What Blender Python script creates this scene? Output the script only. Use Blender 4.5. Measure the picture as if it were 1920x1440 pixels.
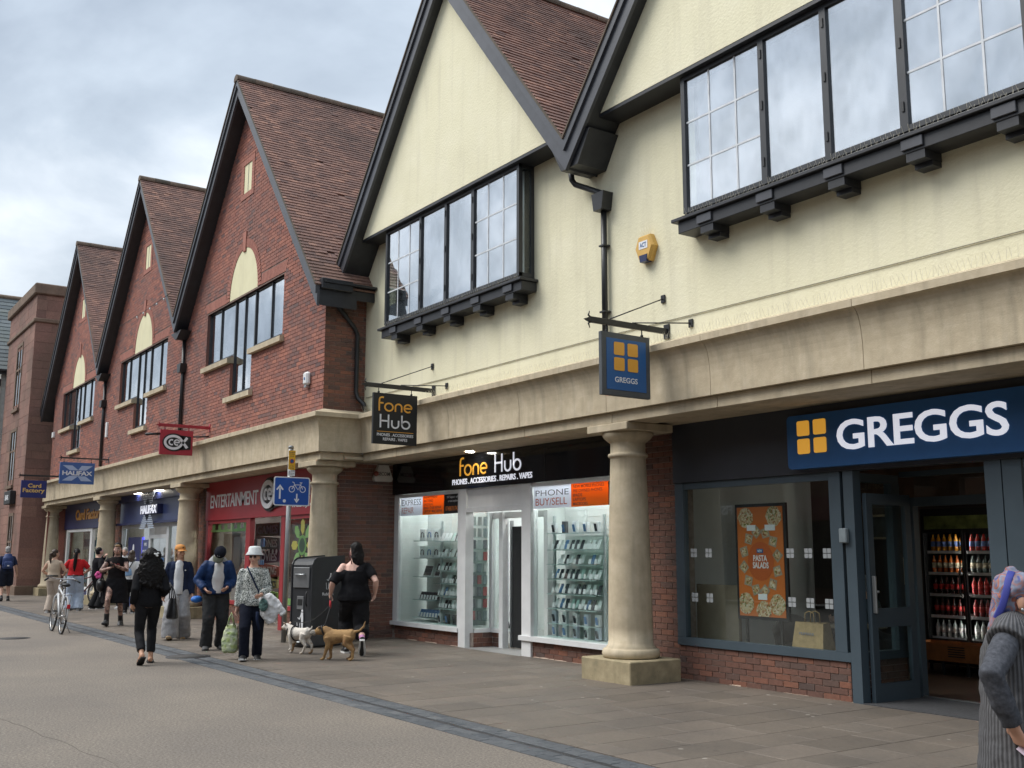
import bpy, bmesh, math, random
from mathutils import Vector, Matrix, noise
random.seed(7)
R = math.radians
sc = bpy.context.scene
for o in list(bpy.data.objects): bpy.data.objects.remove(o)
COL = sc.collection
# ------------------------------------------------------------------ camera
cd = bpy.data.cameras.new('camera'); cam = bpy.data.objects.new('camera', cd); COL.objects.link(cam)
cd.sensor_width = 36.0; cd.lens = 36.0 * 1963.0 / 1920.0; cd.clip_end = 3000; cd.clip_start = 0.05
_yaw, _pit, _rol = R(55.3926), R(9.1018), R(0.1016)
_f = Vector((-math.sin(_yaw)*math.cos(_pit), math.cos(_yaw)*math.cos(_pit), math.sin(_pit)))
_r = Vector((math.cos(_yaw), math.sin(_yaw), 0)); _u = _r.cross(_f)
_r2 = math.cos(_rol)*_r + math.sin(_rol)*_u; _u2 = -math.sin(_rol)*_r + math.cos(_rol)*_u
CAM = Vector((0, 0, 1.6))
cam.matrix_world = Matrix(((_r2.x, _u2.x, -_f.x, CAM.x), (_r2.y, _u2.y, -_f.y, CAM.y), (_r2.z, _u2.z, -_f.z, CAM.z), (0, 0, 0, 1)))
sc.camera = cam
# ------------------------------------------------------------------ world: thin Nishita sky behind broken cloud
w = bpy.data.worlds.new('World'); sc.world = w; w.use_nodes = True
nt = w.node_tree; nt.nodes.clear(); N = nt.nodes.new; LK = nt.links.new
out = N('ShaderNodeOutputWorld'); bg = N('ShaderNodeBackground'); LK(bg.outputs[0], out.inputs[0])
sky = N('ShaderNodeTexSky'); sky.sky_type = 'NISHITA'; sky.sun_disc = False
SUN_EL, SUN_AZ = R(52), R(215)
sky.sun_elevation = SUN_EL; sky.sun_rotation = SUN_AZ; sky.air_density = 1.0; sky.dust_density = 2.0
tc = N('ShaderNodeTexCoord'); sep = N('ShaderNodeSeparateXYZ'); LK(tc.outputs['Generated'], sep.inputs[0])
def wm(op, a, b=None, c=None):
    n = N('ShaderNodeMath'); n.operation = op
    for i, v in enumerate((a, b, c)):
        if v is None: continue
        if isinstance(v, (int, float)): n.inputs[i].default_value = v
        else: LK(v, n.inputs[i])
    return n.outputs[0]
zz = wm('ADD', wm('MAXIMUM', sep.outputs[2], 0.0), 0.22)
cx = wm('DIVIDE', sep.outputs[0], zz); cyy = wm('DIVIDE', sep.outputs[1], zz)
cmb = N('ShaderNodeCombineXYZ'); LK(cx, cmb.inputs[0]); LK(cyy, cmb.inputs[1]); cmb.inputs[2].default_value = 3.7
n1 = N('ShaderNodeTexNoise'); n1.inputs['Scale'].default_value = 1.45; n1.inputs['Detail'].default_value = 7; n1.inputs['Roughness'].default_value = 0.52; n1.inputs['Distortion'].default_value = 0.35
LK(cmb.outputs[0], n1.inputs['Vector'])
n2 = N('ShaderNodeTexNoise'); n2.inputs['Scale'].default_value = 0.42; n2.inputs['Detail'].default_value = 3; LK(cmb.outputs[0], n2.inputs['Vector'])
mixn = wm('ADD', wm('MULTIPLY', n1.outputs[0], 0.62), wm('MULTIPLY', n2.outputs[0], 0.38))
cr = N('ShaderNodeValToRGB'); LK(mixn, cr.inputs[0])
e = cr.color_ramp.elements
e[0].position = 0.37; e[0].color = (0.205, 0.240, 0.285, 1)
e[1].position = 0.645; e[1].color = (0.78, 0.80, 0.82, 1)
q = e.new(0.465); q.color = (0.325, 0.37, 0.42, 1)
q = e.new(0.54); q.color = (0.50, 0.54, 0.58, 1)
skm = N('ShaderNodeMixRGB'); skm.blend_type = 'MULTIPLY'; skm.inputs[0].default_value = 1; LK(sky.outputs[0], skm.inputs[1]); skm.inputs[2].default_value = (0.10, 0.10, 0.10, 1)
mx = N('ShaderNodeMixRGB'); mx.inputs[0].default_value = 0.90; LK(skm.outputs[0], mx.inputs[1]); LK(cr.outputs[0], mx.inputs[2])
# overcast luminance rises from the horizon to the zenith
ov = N('ShaderNodeMixRGB'); ov.blend_type = 'MULTIPLY'; ov.inputs[0].default_value = 1; lum = wm('ADD', wm('MULTIPLY', wm('MAXIMUM', sep.outputs[2], 0.0), 0.95), 0.62); LK(mx.outputs[0], ov.inputs[1]); LK(lum, ov.inputs[2])
LK(ov.outputs[0], bg.inputs[0]); bg.inputs[1].default_value = 1.0
# ------------------------------------------------------------------ veiled sun
sl = bpy.data.lights.new('sun', 'SUN'); sl.energy = 1.5; sl.angle = R(38); sl.color = (1.0, 0.965, 0.91)
so = bpy.data.objects.new('sun', sl); COL.objects.link(so)
_sd = Vector((math.sin(SUN_AZ)*math.cos(SUN_EL), math.cos(SUN_AZ)*math.cos(SUN_EL), math.sin(SUN_EL)))
so.rotation_euler = _sd.to_track_quat('Z', 'Y').to_euler(); so.location = _sd * 60
vs = sc.view_settings; vs.view_transform = 'Standard'; vs.look = 'None'; vs.gamma = 1; vs.exposure = 1.08; vs.use_curve_mapping = False
sc.render.engine = 'CYCLES'
cy_ = sc.cycles; cy_.max_bounces = 6; cy_.diffuse_bounces = 3; cy_.glossy_bounces = 3; cy_.transmission_bounces = 3; cy_.transparent_max_bounces = 14; cy_.caustics_reflective = False; cy_.caustics_refractive = False; cy_.sample_clamp_indirect = 6
# ------------------------------------------------------------------ object helpers
def tag(o, label=None, cat=None, group=None, kind=None):
    if label: o['label'] = label
    if cat: o['category'] = cat
    if group: o['group'] = group
    if kind: o['kind'] = kind
    return o
def empty(name, label, cat, loc=(0, 0, 0), rz=0, group=None):
    o = bpy.data.objects.new(name, None); o.empty_display_size = 0.2; COL.objects.link(o)
    o.location = loc; o.rotation_euler = (0, 0, rz); tag(o, label, cat, group); return o
def link(name, me, mat=None, parent=None, mw=None):
    o = bpy.data.objects.new(name, me); COL.objects.link(o)
    if mat is not None:
        if len(me.materials) == 0: me.materials.append(mat)
    if parent is not None: adopt(o, parent)
    if mw is not None: o.matrix_basis = mw
    return o
BASE = {}
def adopt(o, parent):
    o.parent = parent
    if parent.name in BASE: o.matrix_parent_inverse = BASE[parent.name]
def base(name, label, cat, loc, group=None):
    # an Empty at the thing's base whose children are written in world coordinates
    o = empty(name, label, cat, loc, 0, group); BASE[o.name] = Matrix.Translation(-Vector(loc)); return o
def copy_tree(o, parent=None):
    c = o.copy(); COL.objects.link(c)
    if parent is not None: c.parent = parent
    for ch in list(o.children): copy_tree(ch, c)
    return c
class MB:
    def __init__(s): s.v = []; s.f = []; s.sm = []
    def add(s, vs, fs, smooth=False):
        b = len(s.v); s.v += [tuple(p) for p in vs]; s.f += [tuple(i + b for i in f) for f in fs]; s.sm += [smooth] * len(fs); return s
    def box(s, x0, x1, y0, y1, z0, z1, M=None):
        vs = [Vector((x, y, z)) for z in (z0, z1) for y in (y0, y1) for x in (x0, x1)]
        if M is not None: vs = [M @ p for p in vs]
        return s.add(vs, [(0, 2, 3, 1), (4, 5, 7, 6), (0, 1, 5, 4), (2, 6, 7, 3), (0, 4, 6, 2), (1, 3, 7, 5)])
    def cbox(s, x0, x1, y0, y1, z0, z1, c=0.01, M=None):
        X, Y, Z = (x0, x1), (y0, y1), (z0, z1); vs = []; idx = {}
        for i in (0, 1):
            for j in (0, 1):
                for k in (0, 1):
                    for a in range(3):
                        p = [X[i], Y[j], Z[k]]; m = (i, j, k)
                        for b in range(3):
                            if b != a: p[b] += c if m[b] == 0 else -c
                        idx[(i, j, k, a)] = len(vs); vs.append(Vector(p))
        I = lambda i, j, k, a: idx[(i, j, k, a)]
        fs = [(I(0,0,0,0), I(0,0,1,0), I(0,1,1,0), I(0,1,0,0)), (I(1,0,0,0), I(1,1,0,0), I(1,1,1,0), I(1,0,1,0)),
              (I(0,0,0,1), I(1,0,0,1), I(1,0,1,1), I(0,0,1,1)), (I(0,1,0,1), I(0,1,1,1), I(1,1,1,1), I(1,1,0,1)),
              (I(0,0,0,2), I(0,1,0,2), I(1,1,0,2), I(1,0,0,2)), (I(0,0,1,2), I(1,0,1,2), I(1,1,1,2), I(0,1,1,2))]
        for i in (0, 1):
            for j in (0, 1): fs.append((I(i,j,0,0), I(i,j,1,0), I(i,j,1,1), I(i,j,0,1)))
            for k in (0, 1): fs.append((I(i,0,k,0), I(i,1,k,0), I(i,1,k,2), I(i,0,k,2)))
        for j in (0, 1):
            for k in (0, 1): fs.append((I(0,j,k,1), I(1,j,k,1), I(1,j,k,2), I(0,j,k,2)))
        for i in (0, 1):
            for j in (0, 1):
                for k in (0, 1): fs.append((I(i,j,k,0), I(i,j,k,1), I(i,j,k,2)))
        if M is not None: vs = [M @ p for p in vs]
        return s.add(vs, fs)
    def prism(s, poly, y0, y1, axis='y', M=None):
        n = len(poly)
        if axis == 'y': vs = [Vector((a, y0, b)) for a, b in poly] + [Vector((a, y1, b)) for a, b in poly]
        elif axis == 'x': vs = [Vector((y0, a, b)) for a, b in poly] + [Vector((y1, a, b)) for a, b in poly]
        else: vs = [Vector((a, b, y0)) for a, b in poly] + [Vector((a, b, y1)) for a, b in poly]
        if M is not None: vs = [M @ p for p in vs]
        fs = [tuple(range(n))[::-1], tuple(range(n, 2*n))] + [(i, (i+1) % n, n + (i+1) % n, n + i) for i in range(n)]
        return s.add(vs, fs)
    def tube(s, pts, r, n=8, caps=True, smooth=True, closed=False):
        pts = [Vector(p) for p in pts]; rs = r if isinstance(r, (list, tuple)) else [r] * len(pts)
        rings = []; m = len(pts); up = None
        for i, p in enumerate(pts):
            if closed: t = (pts[(i+1) % m] - pts[i-1])
            else: t = (pts[min(i+1, m-1)] - pts[max(i-1, 0)])
            t.normalize()
            if up is None:
                up = Vector((0, 0, 1)) if abs(t.z) < 0.9 else Vector((1, 0, 0))
            a = t.cross(up); 
            if a.length < 1e-4: a = t.cross(Vector((0.3, 1, 0.2)))
            a.normalize(); b = a.cross(t).normalized(); up = b
            rings.append([p + a*math.cos(2*math.pi*k/n)*rs[i] + b*math.sin(2*math.pi*k/n)*rs[i] for k in range(n)])
        vs = [p for rg in rings for p in rg]; fs = []
        for i in range(m if closed else m - 1):
            j = (i + 1) % m
            for k in range(n): fs.append((i*n+k, i*n+(k+1) % n, j*n+(k+1) % n, j*n+k))
        if caps and not closed: fs += [tuple(range(n))[::-1], tuple(range((m-1)*n, m*n))]
        return s.add(vs, fs, smooth)
    def lathe(s, prof, c=(0, 0, 0), n=24, smooth=True, M=None):
        vs = []; fs = []
        for r, z in prof:
            for k in range(n):
                a = 2*math.pi*k/n; vs.append(Vector((c[0]+r*math.cos(a), c[1]+r*math.sin(a), c[2]+z)))
        if M is not None: vs = [M @ p for p in vs]
        for i in range(len(prof)-1):
            for k in range(n): fs.append((i*n+k, i*n+(k+1) % n, (i+1)*n+(k+1) % n, (i+1)*n+k))
        fs += [tuple(range(n))[::-1], tuple(range((len(prof)-1)*n, len(prof)*n))]
        return s.add(vs, fs, smooth)
    def ell(s, c, r, n=12, m=8, M=None, smooth=True):
        c = Vector(c); vs = []; fs = []
        for i in range(m+1):
            t = math.pi*i/m
            for k in range(n):
                a = 2*math.pi*k/n; vs.append(Vector((r[0]*math.sin(t)*math.cos(a), r[1]*math.sin(t)*math.sin(a), r[2]*math.cos(t))))
        vs = [(M @ p if M is not None else p) + c for p in vs]
        for i in range(m):
            for k in range(n): fs.append((i*n+k, (i+1)*n+k, (i+1)*n+(k+1) % n, i*n+(k+1) % n))
        return s.add(vs, fs, smooth)
    def mesh(s, name='mesh'):
        me = bpy.data.meshes.new(name); me.from_pydata(s.v, [], s.f)
        me.polygons.foreach_set('use_smooth', s.sm); me.update()
        return me
    def build(s, name, mat, parent=None, mw=None, fix=True):
        me = s.mesh(name)
        if fix:
            bm = bmesh.new(); bm.from_mesh(me); bmesh.ops.recalc_face_normals(bm, faces=bm.faces); bm.to_mesh(me); bm.free()
        return link(name, me, mat, parent, mw)
# ------------------------------------------------------------------ materials
MATS = {}
def nodes(name):
    m = bpy.data.materials.new(name); m.use_nodes = True; t = m.node_tree; t.nodes.clear()
    o = t.nodes.new('ShaderNodeOutputMaterial'); b = t.nodes.new('ShaderNodeBsdfPrincipled'); t.links.new(b.outputs[0], o.inputs[0])
    MATS[name] = m; return m, t, b, o
def ramp(t, fac, cols):
    r = t.nodes.new('ShaderNodeValToRGB'); t.links.new(fac, r.inputs[0]); el = r.color_ramp.elements
    while len(el) < len(cols): el.new(0.5)
    for i, (p, c) in enumerate(cols): el[i].position = p; el[i].color = (*c, 1)
    return r.outputs[0]
def tnoise(t, scale, detail=4, rough=0.55, vec=None, coord='Object', stretch=None):
    n = t.nodes.new('ShaderNodeTexNoise'); n.inputs['Scale'].default_value = scale; n.inputs['Detail'].default_value = min(detail, 3.5); n.inputs['Roughness'].default_value = rough
    if vec is None:
        c = t.nodes.new('ShaderNodeTexCoord'); vec = c.outputs[coord]
        if coord == 'World':
            pass
    if stretch:
        mp = t.nodes.new('ShaderNodeMapping'); mp.inputs['Scale'].default_value = stretch; t.links.new(vec, mp.inputs[0]); vec = mp.outputs[0]
    t.links.new(vec, n.inputs['Vector']); return n.outputs[0]
def wpos(t):
    return t.nodes.new('ShaderNodeNewGeometry').outputs['Position']
def mixc(t, fac, a, b, mode='MIX'):
    m = t.nodes.new('ShaderNodeMixRGB'); m.blend_type = mode
    for i, v in ((0, fac), (1, a), (2, b)):
        if isinstance(v, (int, float)): m.inputs[i].default_value = v
        elif isinstance(v, tuple): m.inputs[i].default_value = (*v, 1)
        else: t.links.new(v, m.inputs[i])
    return m.outputs[0]
def mth(t, op, a, b=0.0):
    m = t.nodes.new('ShaderNodeMath'); m.operation = op
    for i, v in ((0, a), (1, b)):
        if isinstance(v, (int, float)): m.inputs[i].default_value = v
        else: t.links.new(v, m.inputs[i])
    return m.outputs[0]
def bump(t, b, h, strength=0.3, dist=0.01):
    n = t.nodes.new('ShaderNodeBump'); n.inputs['Strength'].default_value = strength; n.inputs['Distance'].default_value = dist
    t.links.new(h, n.inputs['Height']); t.links.new(n.outputs[0], b.inputs['Normal'])
def plain(name, col, rough=0.6, metal=0.0, var=0.15, scale=6, bmp=0.0, bscale=40, spec=0.5, emit=None, es=1.0, coat=0):
    if name in MATS: return MATS[name]
    m, t, b, o = nodes(name)
    if var > 0:
        f = tnoise(t, scale, 5, 0.6, vec=wpos(t)); c2 = tuple(max(0, x*(1-var)) for x in col); c3 = tuple(min(1, x*(1+var)) for x in col)
        t.links.new(ramp(t, f, [(0.3, c2), (0.7, c3)]), b.inputs['Base Color'])
    else: b.inputs['Base Color'].default_value = (*col, 1)
    b.inputs['Roughness'].default_value = rough; b.inputs['Metallic'].default_value = metal; b.inputs['Specular IOR Level'].default_value = spec
    b.inputs['Coat Weight'].default_value = coat
    if bmp: bump(t, b, tnoise(t, bscale, 6, 0.6, vec=wpos(t)), bmp, 0.01)
    if emit: b.inputs['Emission Color'].default_value = (*emit, 1); b.inputs['Emission Strength'].default_value = es
    return m
def pieces_mat(name, cols, rough=0.85, big=None, bigamt=0.35, bigscale=0.8, bmp=0.5, bscale=60, spec=0.25):
    """colour differs from piece to piece: per island inside a joined mesh, per object for single pieces"""
    m, t, b, o = nodes(name)
    g = t.nodes.new('ShaderNodeNewGeometry'); oi = t.nodes.new('ShaderNodeObjectInfo')
    r = mth(t, 'FRACT', mth(t, 'ADD', g.outputs['Random Per Island'], oi.outputs['Random']))
    c = ramp(t, r, cols)
    f = tnoise(t, 25, 5, 0.6, vec=g.outputs['Position'])
    c = mixc(t, 0.55, c, ramp(t, f, [(0.25, (0.55, 0.55, 0.55)), (0.75, (1.25, 1.25, 1.25))]), 'MULTIPLY')
    if big:
        f2 = tnoise(t, bigscale, 5, 0.62, vec=g.outputs['Position'])
        fr = ramp(t, f2, [(0.46, (0, 0, 0)), (0.68, (1, 1, 1))])
        c = mixc(t, mth(t, 'MULTIPLY', fr, bigamt), c, big)
    t.links.new(c, b.inputs['Base Color']); b.inputs['Roughness'].default_value = rough; b.inputs['Specular IOR Level'].default_value = spec
    bump(t, b, tnoise(t, bscale, 6, 0.65, vec=g.outputs['Position']), bmp, 0.006)
    return m
def glass(name, refl=0.25, tint=(0.9, 0.95, 0.95), rough=0.0, fres=True, wav=0.0, dirt=False):
    m = bpy.data.materials.new(name); m.use_nodes = True; t = m.node_tree; t.nodes.clear()
    o = t.nodes.new('ShaderNodeOutputMaterial'); tr = t.nodes.new('ShaderNodeBsdfTransparent'); tr.inputs[0].default_value = (*tint, 1)
    gl = t.nodes.new('ShaderNodeBsdfGlossy'); gl.inputs['Roughness'].default_value = rough; gl.inputs[0].default_value = (0.95, 0.97, 1.0, 1)
    ms = t.nodes.new('ShaderNodeMixShader')
    if wav:
        bn = t.nodes.new('ShaderNodeBump'); bn.inputs['Strength'].default_value = wav; bn.inputs['Distance'].default_value = 0.02
        t.links.new(tnoise(t, 1.6, 2, 0.5, vec=wpos(t)), bn.inputs['Height']); t.links.new(bn.outputs[0], gl.inputs['Normal'])
    if fres:      # Schlick, the same from both sides of the pane
        lw = t.nodes.new('ShaderNodeLayerWeight'); lw.inputs[0].default_value = 0.5
        rf = 0.025 + refl
        if dirt: rf = mth(t, 'MULTIPLY', ramp(t, tnoise(t, 2.2, 3, 0.6, vec=wpos(t), stretch=(1.0, 1.0, 0.7)), [(0.35, (0.72, 0.72, 0.72)), (0.65, (1.15, 1.15, 1.15))]), 0.025+refl)
        t.links.new(mth(t, 'MINIMUM', mth(t, 'ADD', mth(t, 'MULTIPLY', mth(t, 'POWER', lw.outputs['Facing'], 4.0), 0.9), rf), 0.95), ms.inputs[0])
    else: ms.inputs[0].default_value = refl
    t.links.new(tr.outputs[0], ms.inputs[1]); t.links.new(gl.outputs[0], ms.inputs[2]); t.links.new(ms.outputs[0], o.inputs[0])
    MATS[name] = m; return m
def vinyl(name, col):
    # printed film: scatters light from both sides
    m = bpy.data.materials.new(name); m.use_nodes = True; t = m.node_tree; t.nodes.clear()
    o = t.nodes.new('ShaderNodeOutputMaterial'); d = t.nodes.new('ShaderNodeBsdfDiffuse'); r = t.nodes.new('ShaderNodeBsdfTranslucent'); ms = t.nodes.new('ShaderNodeMixShader'); ms.inputs[0].default_value = 0.45
    d.inputs[0].default_value = (*col, 1); r.inputs[0].default_value = (*col, 1); t.links.new(d.outputs[0], ms.inputs[1]); t.links.new(r.outputs[0], ms.inputs[2]); t.links.new(ms.outputs[0], o.inputs[0]); MATS[name] = m; return m
def emis(name, col, s):
    m = bpy.data.materials.new(name); m.use_nodes = True; t = m.node_tree; t.nodes.clear()
    o = t.nodes.new('ShaderNodeOutputMaterial'); e_ = t.nodes.new('ShaderNodeEmission'); e_.inputs[0].default_value = (*col, 1); e_.inputs[1].default_value = s
    t.links.new(e_.outputs[0], o.inputs[0]); MATS[name] = m; return m
def weathered(name, c1, c2, c3, stain, rough=0.85, s1=3, s2=0.6, s3=45, bmp=0.35, streak=0.35, bdist=0.01, speck=0.0):
    m, t, b, o = nodes(name); P = wpos(t)
    c = ramp(t, tnoise(t, s1, 6, 0.62, vec=P), [(0.28, c1), (0.5, c2), (0.72, c3)])
    st = tnoise(t, 1.0, 5, 0.6, vec=P, stretch=(5.5, 5.5, 0.45))
    c = mixc(t, mth(t, 'MULTIPLY', ramp(t, st, [(0.50, (0, 0, 0)), (0.72, (1, 1, 1))]), streak), c, stain)
    bl = tnoise(t, s2, 5, 0.65, vec=P)
    c = mixc(t, mth(t, 'MULTIPLY', ramp(t, bl, [(0.5, (0, 0, 0)), (0.75, (1, 1, 1))]), streak*0.8), c, stain)
    if speck:
        c = mixc(t, mth(t, 'MULTIPLY', ramp(t, tnoise(t, 38, 2, 0.5, vec=P), [(0.66, (0, 0, 0)), (0.72, (1, 1, 1))]), speck), c, tuple(x*0.3 for x in c1))
    t.links.new(c, b.inputs['Base Color']); b.inputs['Roughness'].default_value = rough; b.inputs['Specular IOR Level'].default_value = 0.25
    bump(t, b, tnoise(t, s3, 6, 0.65, vec=P), bmp, bdist); return m
M_BRICK = pieces_mat('red_brick', [(0.0, (0.311, 0.129, 0.101)), (0.25, (0.364, 0.157, 0.118)), (0.45, (0.260, 0.119, 0.099)), (0.62, (0.423, 0.179, 0.129)), (0.78, (0.185, 0.114, 0.109)), (0.9, (0.336, 0.142, 0.108)), (1.0, (0.151, 0.102, 0.100))], big=(0.166, 0.116, 0.107), bigamt=0.5)
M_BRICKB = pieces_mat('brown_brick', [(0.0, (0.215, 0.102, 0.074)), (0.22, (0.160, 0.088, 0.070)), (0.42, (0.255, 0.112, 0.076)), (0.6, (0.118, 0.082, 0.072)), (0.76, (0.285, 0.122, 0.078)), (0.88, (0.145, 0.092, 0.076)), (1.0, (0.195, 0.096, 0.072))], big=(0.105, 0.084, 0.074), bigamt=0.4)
M_SOLD = pieces_mat('pink_brick', [(0.0, (0.358, 0.155, 0.120)), (0.5, (0.400, 0.177, 0.138)), (1.0, (0.326, 0.143, 0.113))])
M_MORT = plain('mortar', (0.207, 0.145, 0.125), 0.95, var=0.3, scale=12)
M_MORTL = plain('pale_mortar', (0.34, 0.275, 0.235), 0.95, var=0.3, scale=12)
M_TILE = pieces_mat('clay_tile', [(0.0, (0.283, 0.167, 0.133)), (0.35, (0.229, 0.142, 0.119)), (0.6, (0.339, 0.198, 0.154)), (0.8, (0.187, 0.121, 0.107)), (0.93, (0.414, 0.241, 0.180)), (1.0, (0.256, 0.156, 0.125))], big=(0.105, 0.084, 0.077), bigamt=0.65, bigscale=0.45)
M_RIDGE = pieces_mat('ridge_tile', [(0, (0.15, 0.115, 0.09)), (0.5, (0.19, 0.14, 0.105)), (1, (0.12, 0.10, 0.08))], big=(0.06, 0.06, 0.045), bigamt=0.6, bigscale=3)
M_CREAM = weathered('cream_render', (0.775, 0.735, 0.530), (0.81, 0.77, 0.565), (0.84, 0.80, 0.605), (0.60, 0.56, 0.42), 0.92, s1=1.3, s3=30, bmp=0.42, streak=0.38, bdist=0.014)
M_STONE = weathered('sandstone_ashlar', (0.45, 0.375, 0.265), (0.525, 0.445, 0.315), (0.60, 0.515, 0.38), (0.27, 0.235, 0.175), 0.88, s1=5, s3=70, bmp=0.3, streak=0.5, speck=0.10)
M_STONEG = weathered('damp_stone', (0.27, 0.235, 0.15), (0.36, 0.30, 0.19), (0.44, 0.37, 0.24), (0.16, 0.155, 0.09), 0.9, s1=7, s3=60, bmp=0.4, streak=0.6, speck=0.3)
M_DARK = plain('black_painted_timber', (0.020, 0.022, 0.027), 0.45, var=0.25, scale=5, bmp=0.05)
M_DARKG = plain('grey_painted_timber', (0.058, 0.062, 0.074), 0.42, var=0.18, scale=4, bmp=0.05)
M_FRAME = plain('dark_window_frame', (0.030, 0.033, 0.038), 0.4, var=0.15)
M_IRON = plain('black_iron', (0.018, 0.019, 0.021), 0.4, var=0.2)
M_WHITEP = plain('white_paint', (0.74, 0.75, 0.75), 0.45, var=0.07, scale=3)
M_ANTH = plain('anthracite_paint', (0.060, 0.085, 0.105), 0.42, var=0.08, scale=3)
M_GLASSU = glass('upper_window_glass', 0.50, (0.80, 0.84, 0.86), 0.0, True, wav=0.25, dirt=True)
M_GLASS = glass('shop_glass', 0.03, (0.92, 0.96, 0.95), 0.0, True)
# ------------------------------------------------------------------ pieces (bricks, tiles, slabs)
def dims_mesh(cache, key, L, W, n0, nlo, nhi, mat, ch=0.0):
    k = (key, round(L, 2), round(W, 3), round(nlo, 3), round(nhi, 3))
    if k in cache: return cache[k]
    b = MB(); piece_geo(b, 0, L, 0, W, n0, nlo, nhi, Matrix.Identity(4), ch); me = b.mesh(key); me.materials.append(mat); cache[k] = me; return me
def piece_geo(b, u0, u1, v0, v1, n0, nlo, nhi, F, ch=0.0):
    if ch:
        P_ = [(u0, v0, n0), (u1, v0, n0), (u1, v1, n0), (u0, v1, n0), (u0, v0, nlo-ch), (u1, v0, nlo-ch), (u1, v1, nhi-ch), (u0, v1, nhi-ch),
              (u0+ch, v0+ch, nlo), (u1-ch, v0+ch, nlo), (u1-ch, v1-ch, nhi), (u0+ch, v1-ch, nhi)]
        fs = [(8, 9, 10, 11), (4, 5, 9, 8), (5, 6, 10, 9), (6, 7, 11, 10), (7, 4, 8, 11), (0, 1, 5, 4), (1, 2, 6, 5), (2, 3, 7, 6), (3, 0, 4, 7)]
    else:
        P_ = [(u0, v0, n0), (u1, v0, n0), (u1, v1, n0), (u0, v1, n0), (u0, v0, nlo), (u1, v0, nlo), (u1, v1, nhi), (u0, v1, nhi)]
        fs = [(4, 5, 6, 7), (0, 1, 5, 4), (1, 2, 6, 5), (2, 3, 7, 6), (3, 0, 4, 7)]
    b.add([F @ Vector(p) for p in P_], fs)
CACHE = {}
def lay(plist, name, mat, parent, limit=300, ch=0.0, key=None, stuff_name=None):
    """plist: (F, u0, u1, v0, v1, n0, nlo, nhi) with F the wall frame (u along, v up, n out)"""
    plist = sorted(plist, key=lambda p: ((p[0] @ Vector(((p[1]+p[2])/2, (p[3]+p[4])/2, 0))) - CAM).length)
    for (F, u0, u1, v0, v1, n0, nlo, nhi) in plist[:limit]:
        me = dims_mesh(CACHE, (key or name) + mat.name, u1-u0, v1-v0, n0, nlo, nhi, mat, ch)
        o = bpy.data.objects.new(name, me); COL.objects.link(o); adopt(o, parent); o.matrix_basis = F @ Matrix.Translation((u0, v0, 0))
    rest = plist[limit:]
    if rest:
        b = MB()
        for (F, u0, u1, v0, v1, n0, nlo, nhi) in rest: piece_geo(b, u0, u1, v0, v1, n0, nlo, nhi, F, ch)
        o = b.build(stuff_name or (name + 's'), mat, parent, fix=False); tag(o, kind='stuff'); return o
def frame(o, u, v):
    u = Vector(u).normalized(); v = Vector(v).normalized(); n = u.cross(v)
    return Matrix(((u.x, v.x, n.x, o[0]), (u.y, v.y, n.y, o[1]), (u.z, v.z, n.z, o[2]), (0, 0, 0, 1)))
def brick_courses(F, ivals, z0, z1, out, bl=0.225, bh=0.075, j=0.010, seed=1):
    rnd = random.Random(seed); n = int(round((z1-z0)/bh)); bh = (z1-z0)/n
    for i in range(n):
        za = z0 + i*bh; zb = za + bh
        for a, b_ in ivals((za+zb)/2):
            off = (i % 2) * bl/2; k = math.floor((a - off)/bl); u = off + k*bl
            while u < b_ - 1e-6:
                s, e_ = max(a, u), min(b_, u+bl)
                if e_ - s > 0.03:
                    h = rnd.uniform(0.007, 0.0115); out.append((F, s + (j/2 if s > a+1e-6 else 0), e_ - (j/2 if e_ < b_-1e-6 else 0), za+j/2, zb-j/2, 0.0, h, h))
                u += bl
def minus(iv, a, b_):
    r = []
    for s, e_ in iv:
        if b_ <= s or a >= e_: r.append((s, e_)); continue
        if a > s: r.append((s, a))
        if b_ < e_: r.append((b_, e_))
    return r
# ------------------------------------------------------------------ lettering
def text(name, body, size, mat, parent, mw, ext=0.004, off=0.0, sx=1.0, align='CENTER', spacing=1.0, valign='CENTER', shear=0.0):
    c = bpy.data.curves.new(name, 'FONT'); c.body = body; c.size = size; c.extrude = ext; c.offset = off; c.align_x = align; c.align_y = valign; c.space_character = spacing; c.shear = shear; c.resolution_u = 4
    o = bpy.data.objects.new(name, c); COL.objects.link(o)
    dg = bpy.context.evaluated_depsgraph_get(); me = bpy.data.meshes.new_from_object(o.evaluated_get(dg))
    bpy.data.objects.remove(o); bpy.data.curves.remove(c); me.materials.clear()
    return link(name, me, mat, parent, mw @ Matrix.Diagonal((sx, 1, 1, 1)))
def face_front(x, y, z):      # board facing the street (-y): local x -> +x, local y -> +z
    return Matrix(((1, 0, 0, x), (0, 0, -1, y), (0, 1, 0, z), (0, 0, 0, 1)))
def face_right(x, y, z):      # board facing +x: local x -> +y, local y -> +z
    return Matrix(((0, 0, 1, x), (1, 0, 0, y), (0, 1, 0, z), (0, 0, 0, 1)))
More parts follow.
